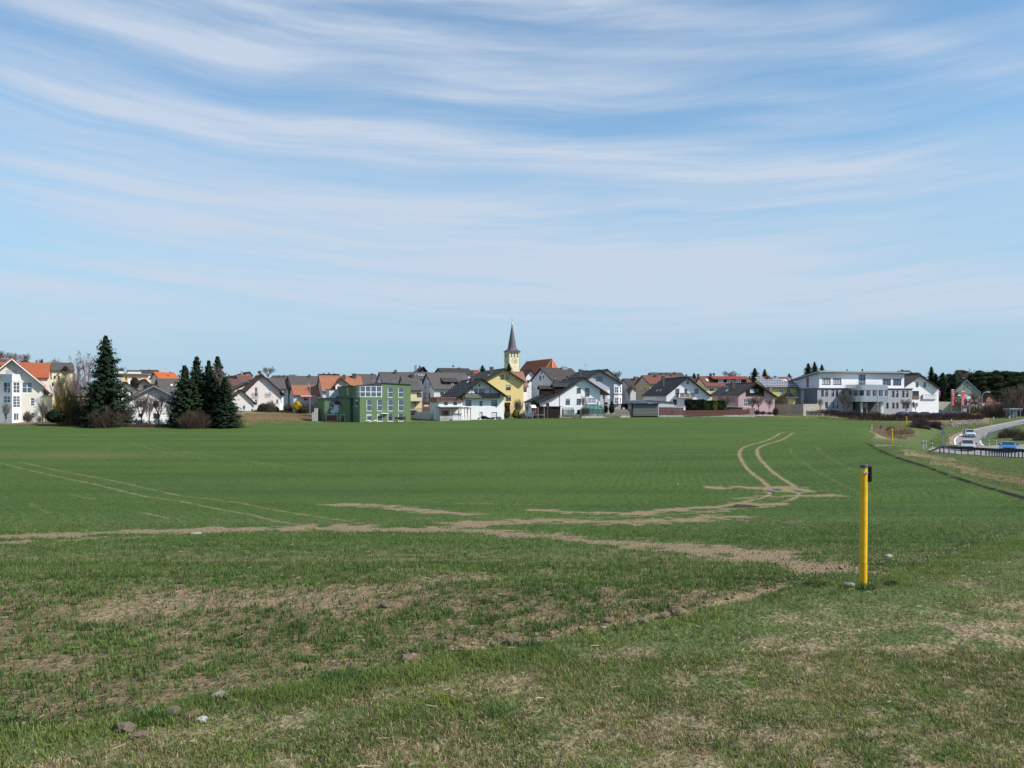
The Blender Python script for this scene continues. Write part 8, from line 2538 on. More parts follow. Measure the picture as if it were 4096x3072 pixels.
# ================================================================== plants
def quads_mesh(name,C,U,Vv,col,m):
 """flat quads at centres C with half vectors U,V"""
 V = np.stack([C - U - Vv,C + U - Vv,C + U * .6 + Vv,C - U * .6 + Vv],1).reshape(-1,3)
 return np_mesh(name,V,np.arange(len(V)).reshape(-1,4),m,np.repeat(col,4,0))
def rdir(n,r=rng):
 v = r.normal(0,1,(n,3)); return v / np.linalg.norm(v,axis=1)[:,None]
def conifer_mesh(seed,width=.3,droop=.35,dens=1.0,low=.04,ragged=.18):
 r = np.random.default_rng(seed)
 C,U,V,K = [],[],[],[]
 tr = MB()
 lv = int(46 * dens)
 for i in range(lv):
  z = low + (1 - low) * (i / lv) ** 0.92
  R0 = width / 2 * 1.32 * (1 - z) ** 0.64 * (1 + r.normal(0,ragged)) + .006
  nb = int(5 + 7 * (1 - z) * dens)
  a0 = r.uniform(0,6.28)
  for k in range(nb):
   a = a0 + 2 * math.pi * k / nb + r.normal(0,.2)
   L = R0 * r.uniform(.7,1.2)
   if r.uniform() < .10: L *= r.uniform(1.1,1.35)
   ns = max(3,int(3 + L * 66))
   for s in range(ns):
    t = (s + .4) / ns
    x = L * t; dz = -droop * L * t + droop * .75 * L * t * t + (.10 * L * t if z > .8 else 0)
    p = np.array([math.cos(a) * x,math.sin(a) * x,z + dz + r.normal(0,.004)])
    w = (.012 + .020 * (1 - t)) * (1.15 - .45 * z)
    ln = .016 + .010 * (1 - t)
    d = np.array([math.cos(a),math.sin(a),-droop * .8 + .4 * t])
    sd = np.array([-math.sin(a),math.cos(a),r.normal(0,.35)])
    for q in (-1,1):
     c = p + sd * w * .6 * q + np.array([0,0,-.004 * r.uniform(0,2)])
     C.append(c); U.append(sd * w * .5 + d * .002); V.append(d * ln * .36 + np.array([0,0,-.010 * r.uniform(.2,1.6)]))
     K.append(r.uniform(.55,1.35) * (1.0 + .35 * (t > .75)))
 C,U,V,K = map(np.array,(C,U,V,K))
 col = np.array([.021,.037,.019])[None] * K[:,None] * (1 + r.normal(0,.08,(len(K),3)))
 crown = quads_mesh('crown',C,U,V,np.clip(col,.004,.3),FOL)
 tr.tube((0,0,-.03),(0,0,.93),.014,.002,8)
 return crown,tr.mesh('trunk',M_BARK)
CON = [conifer_mesh(1,.42,.32,1.25,.03,.22),conifer_mesh(2,.34,.42,1.0),conifer_mesh(3,.30,.30,1.0,.05,.14),conifer_mesh(4,.36,.5,.9,.05,.2)]
def conifer(K,px,top,base,wpx,d,label,kind=0,group='conifers of the village',ground=False,name='conifer_tree'):
 p = P(*K(px,base),d)
 if ground: p = on_ground(K(px,base)[0],d)
 h = (HY - K(px,top)[1]) * p.y / F + CZ - p.z
 w = wpx / K.k * p.y / F
 t = thing(name,label,'conifer',p,rng.uniform(0,6.28),group)
 crown,trunk = CON[kind]
 nat = (.42,.34,.30,.36)[kind]
 for nm,me in (('crown',crown),('trunk',trunk)):
  o = link(nm,me,t); o.scale = (w / nat,w / nat,h)
 return t
conifer(A_,1800,55,1560,660,246,'tallest dark spruce, standing alone left of the white gabled house',0)
conifer(B_,1095,555,1560,470,243,'leftmost spruce with a forked top in the group right of the white gabled house',1)
conifer(B_,1305,415,1580,470,246,'tall dark spruce, second from left in the spruce group',2)
conifer(B_,1510,468,1580,420,249,'spruce between the two tallest of the group',1)
conifer(B_,1665,402,1590,460,245,'spruce with a thin brown top at the right of the group',3)
conifer(B_,1800,760,1600,420,241,'broad low spruce at the right end of the spruce group',0)
conifer(B_,1405,700,1580,460,250,'lower dark spruce filling the middle of the spruce group',0)
conifer(B_,1590,640,1590,420,252,'lower spruce just behind the brown topped one',2)
conifer(B_,1140,590,1560,200,247,'slim spruce close behind the forked one at the left of the group',2)
for (K,x,top,base,w,d,lb,kd) in ((I_,880,395,760,240,470,'left one of two dark conifers above the solar roof',3),(I_,1100,422,760,190,475,'right one of two dark conifers above the solar roof',2),(I_,760,570,800,120,465,'small dark conifer left of the two above the solar roof',2),
(I_,1640,520,720,160,470,'small conifer behind the right end of the solar roof',3),(J_,480,222,520,190,480,'left one of three conifers rising behind the office roof',3),(J_,590,195,520,160,490,'middle and tallest of three conifers behind the office roof',3),
(J_,712,248,520,150,485,'right one of three conifers behind the office roof',2),(J_,1402,318,520,80,520,'tip of a lone conifer above the middle of the office roof',2),(J_,2072,330,520,80,500,'small conifer tip at the right end of the office roof',2),
(E_,1395,290,560,200,430,'dark conifer behind the chimney of the yellow house',3),(E_,1905,250,560,170,420,'dark conifer in front of the church tower',3),(H_,1520,440,620,120,480,'conifer tip above the ridge of the balcony house',2),
(K_,625,200,700,210,470,'tall conifer right behind the sign house',2),(K_,820,300,860,330,462,'broad dark conifer between the sign house and the sage green gable',0),(K_,1020,330,870,330,460,'broad dark conifer close to the sage green gable',0),(K_,700,320,860,260,466,'dark conifer directly right of the sign house verge',3),
(K_,118,245,500,60,520,'small far conifer above the end of the office',2),(A_,720,450,620,60,480,'tiny dark conifer on the skyline above the long orange roof',2)):
 conifer(K,x,top,base,w,d,lb,kd)
# cypress, clipped balls, hedges : leafy bodies
def leafy(name,label,cat,K,px,base,d,wpx,top,colr,shape='ellipsoid',n=2600,depth=None,size=.09,group=None,boxy=False,varz=.3,drop=0.0,part='crown',stem=False):
 p = P(*K(px,base),d)
 s_ = p.y / F / K.k
 h = (base - top) * s_; w = wpx * s_ / 2; dp = depth / 2 if depth else w
 t = thing(name,label,cat,p,0,group)
 r = np.random.default_rng(abs(hash(label)) % 1000 if False else sum(map(ord,label)) % 9973)
 if shape == 'box':
  q = r.uniform(-1,1,(n,3))
  ax_ = r.integers(0,3,n); sg = np.sign(r.uniform(-1,1,n))
  sel = r.uniform(0,1,n) < .75
  for k in range(3): q[:,k] = np.where(sel & (ax_ == k),sg * r.uniform(.84,1.04,n),q[:,k])
  C = np.stack([q[:,0] * w,q[:,1] * dp,(q[:,2] * .5 + .5) * h * (1 - drop) + drop * h],1)
  C += np.stack([np.sin(C[:,2] * 3 + C[:,0] * 2) * .06] * 3,1)
  nrm = rdir(n,r)
 else:
  v = rdir(n,r); rad = r.uniform(.55,1.0,n) ** .5
  lump = 1 + .13 * np.sin(v[:,0] * 5 + 1) * np.cos(v[:,2] * 6 + 2) + r.normal(0,.05,n)
  q = v * (rad * lump)[:,None]
  if shape == 'cone':
   zz = (q[:,2] + 1) / 2; f_ = np.clip(1.25 * (1 - zz) ** .6,.05,1.1) * np.clip(zz * 5 + .6,0,1)
   q[:,0] *= f_ * 1.05; q[:,1] *= f_ * 1.05
  C = np.stack([q[:,0] * w,q[:,1] * dp,(q[:,2] * .5 + .5) * h * (1 - drop) + drop * h],1)
  nrm = v + rdir(n,r) * .7
 nrm /= np.linalg.norm(nrm,axis=1)[:,None]
 a = np.cross(nrm,rdir(n,r)); a /= np.linalg.norm(a,axis=1)[:,None] + 1e-9
 c = np.cross(nrm,a)
 sz = (size * r.uniform(.5,1.3,n))[:,None]
 col = np.array(colr)[None] * r.uniform(.55,1.45,(n,1)) * (1 + r.normal(0,.08,(n,3)))
 me = quads_mesh(part,C,a * sz,c * sz * .8,np.clip(col,.003,.8),FOL)
 link(part,me,t)
 cm = mat('leaf_core_%.2f_%.2f' % (colr[0],colr[1]),tuple(v * .8 for v in colr),.95,.4,6)
 if shape == 'box' and not name.startswith('column'):
  mb = MB(); mb.box(-w * .86,w * .86,-dp * .86,dp * .86,-.2,h * .9); mb.obj('inner_leaves',cm,t)
 if stem or drop:
  mb = MB(); mb.tube((0,0,-.3),(0,0,h * max(drop,.5)),.05,.04,6); mb.obj('trunk',M_BARK,t)
 return t
GRN = (.035,.06,.022)
leafy('cypress','dark pointed cypress left of the board fence, in front of the grey-white house','shrub',G_,1862,1218,337,112,975,(.028,.048,.022),'cone',4200,size=.08,stem=True)
leafy('topiary','upper ball of clipped shrub on the corner of the catslide house porch','shrub',G_,1757,1052,338,52,1002,(.06,.07,.025),'ellipsoid',700,size=.06)
leafy('topiary','lower clipped shrub under the ball at the porch corner','shrub',G_,1752,1215,338,76,1060,(.045,.05,.022),'ellipsoid',1400,size=.07,stem=True)
leafy('clipped_hedge','long dark clipped hedge behind the long red fence, leftmost block','hedge',H_,1535,1240,347,330,958,(.024,.036,.016),'box',9000,1.6,.1,part='leaves',stem=True)
leafy('clipped_hedge','green clipped hedge block with a yellow right end','hedge',H_,1785,1240,347.5,170,972,(.045,.062,.02),'box',5200,1.6,.07,part='leaves',stem=True)
leafy('clipped_hedge','yellowish clipped shrub between two dark hedge blocks','hedge',H_,1915,1240,347,86,966,(.15,.15,.022),'box',3000,1.5,.07,part='leaves',stem=True)
leafy('clipped_hedge','narrow dark hedge block at the right end of the clipped hedge','hedge',H_,2035,1240,347.6,150,975,(.03,.045,.018),'box',4800,1.5,.07,part='leaves',stem=True)
leafy('yellow_conifer','yellow green garden conifer right of the red brown column shrub by the yellow house','shrub',E_,2025,1312,325,120,1120,(.16,.15,.02),'cone',2600,size=.09,stem=True)
leafy('column_shrub','red brown column shaped shrub at the corner of the chalet','shrub',E_,1872,1210,330,90,1020,(.085,.035,.035),'box',2600,1.2,.08,stem=True)
leafy('garden_shrub','green shrub below the red brown column shrub','shrub',E_,1865,1312,324,110,1195,(.055,.075,.03),'ellipsoid',1600,size=.09,stem=True)
leafy('garden_shrub','low green shrub at the foot of the yellow green conifer','shrub',E_,2110,1312,324,70,1250,(.05,.07,.03),'ellipsoid',800,size=.08)
leafy('box_ball','large dark clipped ball before the white door of the chalet','shrub',E_,1425,1332,311,130,1268,(.022,.032,.018),'ellipsoid',1800,size=.07)
leafy('box_ball','tiny dark shrub left of the large clipped ball','shrub',E_,1320,1332,311,34,1305,(.03,.04,.02),'ellipsoid',300,size=.06)
leafy('garden_shrub','low spreading green shrub right of the large clipped ball','shrub',E_,1510,1332,311,110,1300,(.04,.055,.025),'ellipsoid',900,size=.06)
leafy('garden_shrub','dry low shrub below the closed shutter of the chalet','shrub',E_,1585,1330,311,90,1302,(.09,.09,.05),'ellipsoid',700,size=.06)
leafy('dark_shrub','dark low shrub at the foot of the fretwork fence','shrub',E_,712,1362,306,48,1300,(.03,.04,.025),'ellipsoid',600,size=.06)
leafy('evergreen_bush','large evergreen bush between the catslide roof and the play tower','shrub',V_,870,560,331,330,100,(.028,.040,.022),'ellipsoid',3200,size=.1,stem=True)
leafy('evergreen_bush','dark evergreen at the left wall of the catslide house','shrub',V_,960,900,328,260,260,(.02,.028,.018),'box',3000,1.6,.1,stem=True)
leafy('garden_shrub','round green garden bush in front of the rosy house, left part','shrub',C_,850,1390,350,250,1180,(.05,.065,.03),'ellipsoid',3000,size=.1,stem=True)
leafy('garden_shrub','small green bush left of the bay of the rosy house','shrub',C_,1140,1390,350,110,1255,(.04,.06,.025),'ellipsoid',1300,size=.09,stem=True)
leafy('garden_shrub','pale green small bush right beside the rosy garage','shrub',C_,740,1390,349,80,1290,(.12,.14,.05),'ellipsoid',700,size=.08)
leafy('garden_shrub','dark green low shrub below the forsythia','shrub',C_,1720,1395,340,200,1275,(.03,.045,.02),'ellipsoid',2200,size=.09)
leafy('forsythia','bright yellow forsythia in front of the orange low house','shrub',C_,1600,1370,343,190,1130,(.62,.42,.02),'ellipsoid',3200,size=.085,stem=True)
leafy('forsythia','thin yellow shrub at the foot of the tall lamp by the filling station','shrub',K_,1490,985,398,60,905,(.40,.27,.06),'ellipsoid',500,size=.1)
leafy('low_evergreen','dark low evergreen bush right of the cream house','shrub',A_,955,1530,247,330,1310,(.022,.032,.018),'ellipsoid',3600,size=.12)
leafy('balcony_conifer','dark dwarf conifer in front of the apricot block','shrub',B_,250,965,320,150,770,(.04,.05,.03),'ellipsoid',1500,size=.14,stem=True)
# ---- bare trees, grown branch by branch
def bare_mesh(seed,levels=5,spread=.55,up=.25,ratio=.74,thick=.022,weep=False,first=.28,pal=((.16,.125,.105),(.09,.07,.06)),n0=4,fine=5):
 r = random.Random(seed)
 V,Fq,Cc = [],[],[]
 cr = MB()
 def seg(a,b,r0,r1,n,c):
  r0,r1 = r0 * (1 if r0 > .004 else .7),r1 * (1 if r1 > .004 else .7)
  d = (b - a)
  if d.length < 1e-6: return
  d.normalize()
  u = d.cross(Vector((.31,.2,.93))).normalized(); w = d.cross(u)
  i = len(V)
  for p,rr in ((a,r0),(b,r1)):
   for k in range(n):
    t = 2 * math.pi * k / n
    V.append(tuple(p + (u * math.cos(t) + w * math.sin(t)) * rr)); Cc.append(c)
  for k in range(n):
   Fq.append((i + k,i + (k + 1) % n,i + n + (k + 1) % n,i + n + k))
 def grow(p,d,L,rad,lev):
  c0,c1 = pal
  m_ = min(1,lev / levels); c = tuple((a * (1 - m_) + b * m_) * r.uniform(.8,1.2) for a,b in zip(c1,c0))
  nseg = 3 if lev < 3 else 2
  for s in range(nseg):
   dd = (d + Vector((r.uniform(-1,1),r.uniform(-1,1),r.uniform(-.6,.9 if not weep or lev < 3 else -.6))) * .16)
   if weep and lev >= 3: dd += Vector((0,0,-.35))
   dd.normalize()
   q = p + dd * (L / nseg)
   seg(p,q,rad * (1 - s * .12),rad * (1 - (s + 1) * .12),5 if lev < 2 else (4 if lev < 3 else 3),c)
   p,d = q,dd
   if lev < levels and s > 0 or (lev >= 1 and lev < levels):
    for _ in range(1 if lev < 3 or r.random() < .5 else 2):
     az = r.uniform(0,6.28); sp = spread * r.uniform(.7,1.4)
     o = Vector((math.cos(az),math.sin(az),up * r.uniform(.2,1.5)))
     nd = (d * (1 - sp * .55) + o * sp).normalized()
     grow(p,nd,L * ratio * r.uniform(.6,1.0),rad * .52,lev + 1)
  if lev < levels:
   for _ in range(2 if lev < 4 else 3):
    az = r.uniform(0,6.28); o = Vector((math.cos(az),math.sin(az),up))
    grow(p,(d + o * spread * .8).normalized(),L * ratio * r.uniform(.7,1.05),rad * .62,lev + 1)
 trunk_top = Vector((0,0,first))
 for k in range(n0):
  az = 2 * math.pi * k / n0 + r.uniform(-.5,.5)
  o = Vector((math.cos(az),math.sin(az),0))
  grow(trunk_top + Vector((0,0,r.uniform(-.04,.04))),(Vector((0,0,1)) + o * spread).normalized(),.24,thick * .7,1)
 A = np.array(V); sc = np.array([1.0,1.0,1.0])
 top = A[:,2].max(); wid = max(np.ptp(A[:,0]),np.ptp(A[:,1]))
 A[:,2] = np.where(A[:,2] > first,first + (A[:,2] - first) * (1 - first) / (top - first),A[:,2])
 A[:,:2] /= wid
 me = np_mesh('crown',A,np.array(Fq),TWIG,np.array(Cc))
 return me
BARE = [bare_mesh(3,5,.42,.5,first=.16,thick=.017),bare_mesh(8,5,.5,.4,n0=5,first=.18,thick=.016),bare_mesh(11,5,.38,.5,weep=True,pal=((.20,.14,.13),(.22,.19,.17)),n0=3,first=.35),bare_mesh(15,5,.62,.25,first=.14,n0=6,thick=.017)]
tm = MB(); tm.tube((0,0,-.06),(0,0,.3),.026,.02,8)
TRK = tm.mesh('trunk',M_BARK)
tm = MB(); tm.tube((0,0,-.06),(0,0,.55),.024,.014,8); TRKB = tm.mesh('trunk',M_BIRCH)
print('bare faces',[len(m.polygons) for m in BARE],'con',[len(c[0].polygons) for c in CON])
def bare_tree(K,px,top,base,wpx,d,label,kind=0,name='bare_tree',birch=False,group='leafless trees',z=None):
 p = P(*K(px,base),d)
 h = (HY - K(px,top)[1]) * p.y / F + CZ - p.z
 w = wpx / K.k * p.y / F
 t = thing(name,label,'tree',p,rng.uniform(0,6.28),group)
 o = link('crown',BARE[kind],t); o.scale = (w,w,h)
 o = link('trunk',TRKB if birch else TRK,t); o.scale = (h * .7,h * .7,h)
 return t
for a in ((A_,60,290,620,330,430,'leftmost bare tree on the skyline above the cream house',0),(A_,230,330,620,260,440,'bare tree second from left on the skyline above the cream house',1),(A_,400,340,620,260,435,'bare tree above the right part of the cream house roof',0),
(A_,690,440,640,110,480,'tiny bare tree left of the dark conifer on the skyline',1),(A_,930,425,760,190,360,'bare tree behind the villa roof, left of the birches',1),(A_,1060,480,760,170,362,'low bare tree behind the chimney of the villa',0)):
 bare_tree(*a)
bare_tree(A_,1300,385,1500,260,285,'left one of two drooping birches beside the big spruce',2,'birch_tree',True)
bare_tree(A_,1480,300,1500,330,288,'taller right one of two drooping birches beside the big spruce',2,'birch_tree',True)
for a in ((A_,1120,640,1480,420,262,'wide bare tree in front of the grey roofed villa',0),(A_,1330,700,1500,420,258,'dense bare tree between villa and big spruce',1),(A_,1000,700,1420,260,266,'thin bare tree crossing the windows of the villa',3),
(B_,365,985,1545,400,249,'left bare tree in front of the white gabled house',0),(B_,660,1010,1545,420,249,'broad bare fruit tree in front of the white gabled house',1),(B_,500,1150,1545,220,247,'slim bare tree between the two before the white gabled house',0),(B_,850,1120,1545,300,248,'bare tree at the right end of the white gabled house',3),
(B_,110,1270,1560,330,246,'low spreading bare tree left before the white gabled house',3),(C_,945,355,640,340,420,'round crowned bare tree above the ridge of the rosy house',0),(C_,1500,530,640,260,460,'hazy bare tree above the dark roofed house',1),
(I_,345,440,760,420,470,'wide bare tree above the low grey roofs',0),(I_,500,560,760,200,480,'small bare tree right of the wide one above the low grey roofs',1),(G_,1960,395,640,330,470,'bare tree on the skyline right of the cream gable',1),
(I_,240,965,1300,560,350,'wide spreading bare fruit tree left of the pink house',3),(I_,965,960,1310,440,353,'bare fruit tree in the middle of the pink facade',3),(I_,830,1020,1310,300,354,'leaning bare fruit tree left of the one on the pink facade',3),(I_,1200,1080,1330,240,353,'slim bare tree at the right end of the pink facade',0),
(J_,1102,700,1060,260,356,'young bare tree before the left half of the office',0),(J_,2145,820,1070,220,356,'young bare tree before the right half of the office',0),(J_,690,800,1060,110,358,'thin bare sapling at the left corner of the office',0),
(E_,2090,920,1310,220,326,'bare tree in front of the yellow house, right of the yellow green conifer',1),(G_,60,960,1310,230,327,'low bare tree left of the play tower',0),(G_,235,1000,1300,150,325,'bare shrub like tree right behind the garden bench',1),(G_,1335,860,1240,170,331,'slim bare tree standing before the conservatory',0),(G_,1370,1080,1270,130,329,'low bare tree at the left end of the conservatory',3),
(G_,2190,700,930,200,395,'bare tree in front of the small grey house',1),(H_,290,640,930,220,392,'bare tree in the gap left of the balcony house',1),(C_,2060,970,1390,360,330,'bare bush like tree left of the green building',3),(D_,1828,1255,1375,70,283,'tiny round bare tree on the terrace of the green building',3),
(E_,100,935,1080,90,345,'tiny bare street tree left of the lamp in the street',0),(E_,225,935,1080,80,347,'tiny bare street tree right of the lamp in the street',0),(K_,1380,640,900,380,430,'bare tree in front of the sage green gable',1),(K_,2130,470,930,420,440,'tall bare tree at the right edge of the wood',0),(K_,1960,560,930,330,430,'bare tree left of the one at the right edge',1),
(K_,1160,240,700,300,520,'brown bare tree showing over the pines',0),(K_,1300,260,760,300,515,'brown bare tree above the sage green gable',1),(K_,350,800,960,130,365,'small bare tree at the left foot of the sign house',0),(B_,1690,560,1240,200,243,'bare pale trunked tree inside the spruce group',2)):
 bare_tree(*a)
# ball pruned trees
for (x,base,w,top,lb) in ((95,1500,190,1165,'left ball pruned tree before the bay of the cream house'),(728,1500,220,1150,'right ball pruned tree before the corner of the cream house')):
 bare_tree(A_,x,top,base,w,250,lb,3,'ball_tree',group='ball pruned trees')
# ---- twiggy shrubs and brown hedges
def twig_mass(name,label,cat,K,px,base,d,wpx,top,n=1800,pal=((.13,.095,.08),(.07,.05,.045)),depth=None,spread=.5,group=None,kind=None,thick=.02,ln=.5,loc=None,part='twigs',parent=None,shape='dome'):
 p = P(*K(px,base),d) if loc is None else loc
 s_ = p.y / F / K.k
 h = (base - top) * s_; w = wpx * s_ / 2; dp = (depth / 2) if depth else w
 r = np.random.default_rng(sum(map(ord,label)) % 9967)
 x = r.uniform(-1,1,n); y = r.uniform(-1,1,n)
 if shape == 'dome':
  m_ = x * x + y * y < 1; x,y = x[m_],y[m_]; n = len(x)
  hh = np.sqrt(np.clip(1 - (x * x + y * y) * .8,.05,1)) * (.84 + .13 * np.sin(x * 7 + n * .1) * np.cos(y * 5) + .10 * np.sin(x * 17 + n))
 else:
  hh = .86 + .14 * np.sin(x * w * 1.7) * np.cos(x * w * .6 + 1) + r.normal(0,.05,n)
 z = r.uniform(0,1,n) ** .8 * hh
 C = np.stack([x * w,y * dp,z * h],1)
 dirv_ = np.stack([x * spread + r.normal(0,.35,n),y * spread + r.normal(0,.35,n),np.abs(r.normal(.9,.3,n))],1)
 dirv_ /= np.linalg.norm(dirv_,axis=1)[:,None]
 L = (ln * h * .5 * r.uniform(.4,1.1,n) * (1 - z * .5))[:,None]
 sd = np.cross(dirv_,rdir(n,r)); sd /= np.linalg.norm(sd,axis=1)[:,None] + 1e-9
 t0 = r.uniform(0,1,n)
 col = lerp(pal[0],pal[1],t0) * r.uniform(.75,1.3,(n,1))
 me = quads_mesh(part,C,sd * thick * r.uniform(.5,1.2,(n,1)),dirv_ * L,col,TWIG)
 if kind == 'stuff':
  o = link(name,me); o.location = p; tag(o,None,None,None,'stuff'); return o
 t = thing(name,label,cat,p,0,group)
 link(part,me,t)
 if shape == 'dome':
  mb = MB()
  for k in range(5): a = k * 1.256; mb.tube((math.cos(a) * .08,math.sin(a) * .08,-.2),(math.cos(a) * w * .3,math.sin(a) * dp * .3,h * .45),.035,.015,4)
  mb.obj('stems',M_BARK,t)
 return t
PB = ((.12,.095,.08),(.055,.045,.04)); PUR = ((.085,.05,.052),(.05,.03,.034)); OCH = ((.22,.15,.05),(.12,.08,.04)); DRY = ((.34,.25,.15),(.20,.14,.085)); BRN = ((.10,.07,.05),(.045,.033,.028))
for a in ((A_,1800,1610,241,520,1220,3600,BRN,'broad brown leafless shrub at the foot of the tallest spruce'),(B_,1290,1610,239,560,1290,3800,BRN,'broad brown leafless thicket before the spruce group'),(A_,1130,1530,250,380,880,3600,OCH,'ochre leafless tree-like shrub with pale stems right of the cream house'),
(A_,1420,1560,252,480,1050,2600,BRN,'dark brown thicket between the ochre shrub and the tallest spruce'),(A_,465,1505,249,130,1310,900,PB,'brown shrub before the lower right window of the cream house'),(A_,672,1505,249,66,1410,400,DRY,'tiny pale shrub left of the right ball tree'),
(A_,1260,1510,248,90,1420,500,BRN,'small clipped brown shrub by the ochre shrub'),(C_,1010,1390,349,230,1080,1600,PB,'brown leafless shrub before the middle of the rosy house'),(C_,1400,1390,345,200,1150,1200,BRN,'brown leafless shrub between rosy house and forsythia'),(C_,1780,1390,344,420,1120,1600,PB,'wide brown leafless shrub behind the forsythia'),
(I_,935,1420,348,110,1300,700,BRN,'round brown bush right of the slat fence panels'),(I_,1060,1420,349,150,1340,800,BRN,'low brown bush before the pink house, middle'),(I_,1210,1420,350,130,1350,700,PB,'low brown bush before the right end of the pink house'),(I_,1340,1430,352,120,1250,900,BRN,'brown shrub between the pink house and the timber screen'),
(L_,780,270,270,300,60,3400,PUR,'big purple brown bush on the slope left of the give way sign'),(L_,1030,220,285,170,50,1800,PUR,'smaller purple brown bush on the slope behind the give way sign'),(L_,560,250,214,330,160,2200,DRY,'dry pale bramble mound behind the middle yellow post'),(L_,420,215,222,130,145,500,PB,'small brown bramble left on the dry mound'),
(K_,1700,1090,372,420,780,3800,BRN,'big brown bush left of the bus shelter'),(K_,1940,1040,388,420,760,3000,BRN,'brown thicket behind the bus shelter'),(K_,2180,1040,380,320,800,2200,BRN,'brown thicket at the right edge behind the bus shelter'),(K_,1350,1000,392,220,850,1200,BRN,'brown bush between the pylon and the tall lamp'),
(L_,2060,330,250,360,150,2600,BRN,'brown bush below the pale guard rail'),(L_,2200,420,235,240,210,1600,BRN,'brown bush at the right edge below the pale guard rail'),(E_,620,1356,306,120,1300,500,PB,'low brown shrub left of the dark shrub at the chalet fence'),(E_,1710,1330,311,110,1268,400,PB,'thin leafless shrub right of the closed shutter of the chalet'),
(I_,1460,1190,372,300,990,900,PB,'leafless bush in the garden of the solar house')):
 K,x,base,d,w,top,n,pal,lb = a
 twig_mass('leafless_shrub',lb,'shrub',K,x,base,d,w,top,n,pal,group='leafless shrubs',thick=.022 if d > 300 else .02)
# brown hedges: long rows
def hedge_row(label,pts,hs,width,n_per_m,pal,name='brown_hedge',thick=.022):
 """pts: photo foot positions with depth"""
 P3 = [P(x,y,d) for x,y,d in pts]
 root = thing(name,label,'hedge',P3[0])
 C,Dv,H_l = [],[],[]
 r = np.random.default_rng(len(label))
 for i in range(len(P3) - 1):
  a,b2 = P3[i],P3[i + 1]; L = (b2 - a).length; n = int(L * n_per_m * 1.5)
  t = r.uniform(0,1,n); q = np.outer(1 - t,a) + np.outer(t,b2)
  h = (hs[i] * (1 - t) + hs[i + 1] * t) * (.9 + .1 * np.sin(q[:,0] * 1.3) + r.normal(0,.05,n))
  z = r.uniform(0,1,n) ** .75 * h
  q[:,1] += r.uniform(-1,1,n) * width / 2 * np.sqrt(np.clip(1 - (z / h - .4) ** 2,.1,1)); q[:,2] += z
  C.append(q); H_l.append(h)
 C = np.concatenate(C) - np.array(P3[0]); Hh = np.concatenate(H_l); n = len(C)
 dv = np.stack([r.normal(0,.45,n),r.normal(0,.45,n),np.abs(r.normal(.9,.3,n))],1); dv /= np.linalg.norm(dv,axis=1)[:,None]
 sd = np.cross(dv,rdir(n,r)); sd /= np.linalg.norm(sd,axis=1)[:,None]
 col = lerp(pal[0],pal[1],r.uniform(0,1,n)) * r.uniform(.7,1.3,(n,1))
 link('twigs',quads_mesh('twigs',C,sd * thick * r.uniform(.4,1.2,(n,1)),dv * (Hh * .16)[:,None],col,TWIG),root)
hedge_row('long purple brown hedge in front of the grey office and the parked cars',[(3322,1662,352),(3400,1676,348),(3480,1684,345),(3560,1688,343),(3640,1690,342),(3720,1684,345),(3820,1680,350),(3930,1676,356)],[1.5,2.0,2.3,2.0,1.9,1.9,1.7,1.2],2.2,330,PUR)
hedge_row('low grey brown clipped hedge in front of the pale timber screen',[(3225,1662,362),(3275,1663,360),(3325,1664,356)],[1.3,1.5,1.5],1.0,260,((.20,.16,.15),(.12,.09,.09)),'thin_hedge')
hedge_row('low dark hedge at the field edge before the white gabled house',[(470,1712,243),(560,1713,242),(640,1713,242),(720,1712,241)],[.9,.8,.8,1.0],1.4,260,BRN,'low_hedge')
hedge_row('purple shrubs along the slope below the parked cars',[(3655,1712,300),(3700,1716,292),(3740,1712,296)],[2.0,2.2,1.2],2.4,220,PUR,'slope_shrubs')
# ---- pine wood on the right
def pine_mesh(seed):
 r = np.random.default_rng(seed)
 C,U,V,K = [],[],[],[]
 tr = MB(); h = 1.0
 tr.tube((0,0,-.02),(.01,0,.6),.016,.010,6); tr.tube((.01,0,.6),(.02,.01,.93),.010,.003,5)
 for k in range(13):
  z = r.uniform(.50,.96); a = r.uniform(0,6.28); q = r.uniform(.05,.22) * (1.25 - (z - .5) * 1.2)
  c = np.array([math.cos(a) * q,math.sin(a) * q,z])
  tr.tube((.01,0,z - .07),tuple(c),.005,.002,4)
  n = 230; rad = np.array([.105,.105,.05]) * r.uniform(.7,1.25)
  v = rdir(n,r); p = c + v * rad * r.uniform(.5,1.05,(n,1))
  nn = v + rdir(n,r) * .8; nn /= np.linalg.norm(nn,axis=1)[:,None]
  a1 = np.cross(nn,rdir(n,r)); a1 /= np.linalg.norm(a1,axis=1)[:,None]; a2 = np.cross(nn,a1)
  C.append(p); U.append(a1 * .014 * r.uniform(.6,1.3,(n,1))); V.append(a2 * .011 * r.uniform(.6,1.3,(n,1))); K.append(r.uniform(.6,1.4,n) * r.uniform(.8,1.2))
 C,U,V,K = map(np.concatenate,(C,U,V,K))
 col = np.array([.034,.052,.022])[None] * K[:,None] * (1 + r.normal(0,.08,(len(K),3)))
 return quads_mesh('crown',C,U,V,np.clip(col,.004,.3),FOL),tr.mesh('trunk',M_PINE)
PIN = [pine_mesh(k) for k in (1,2,3,4)]
spec = []
rp = random.Random(5)
x = 700
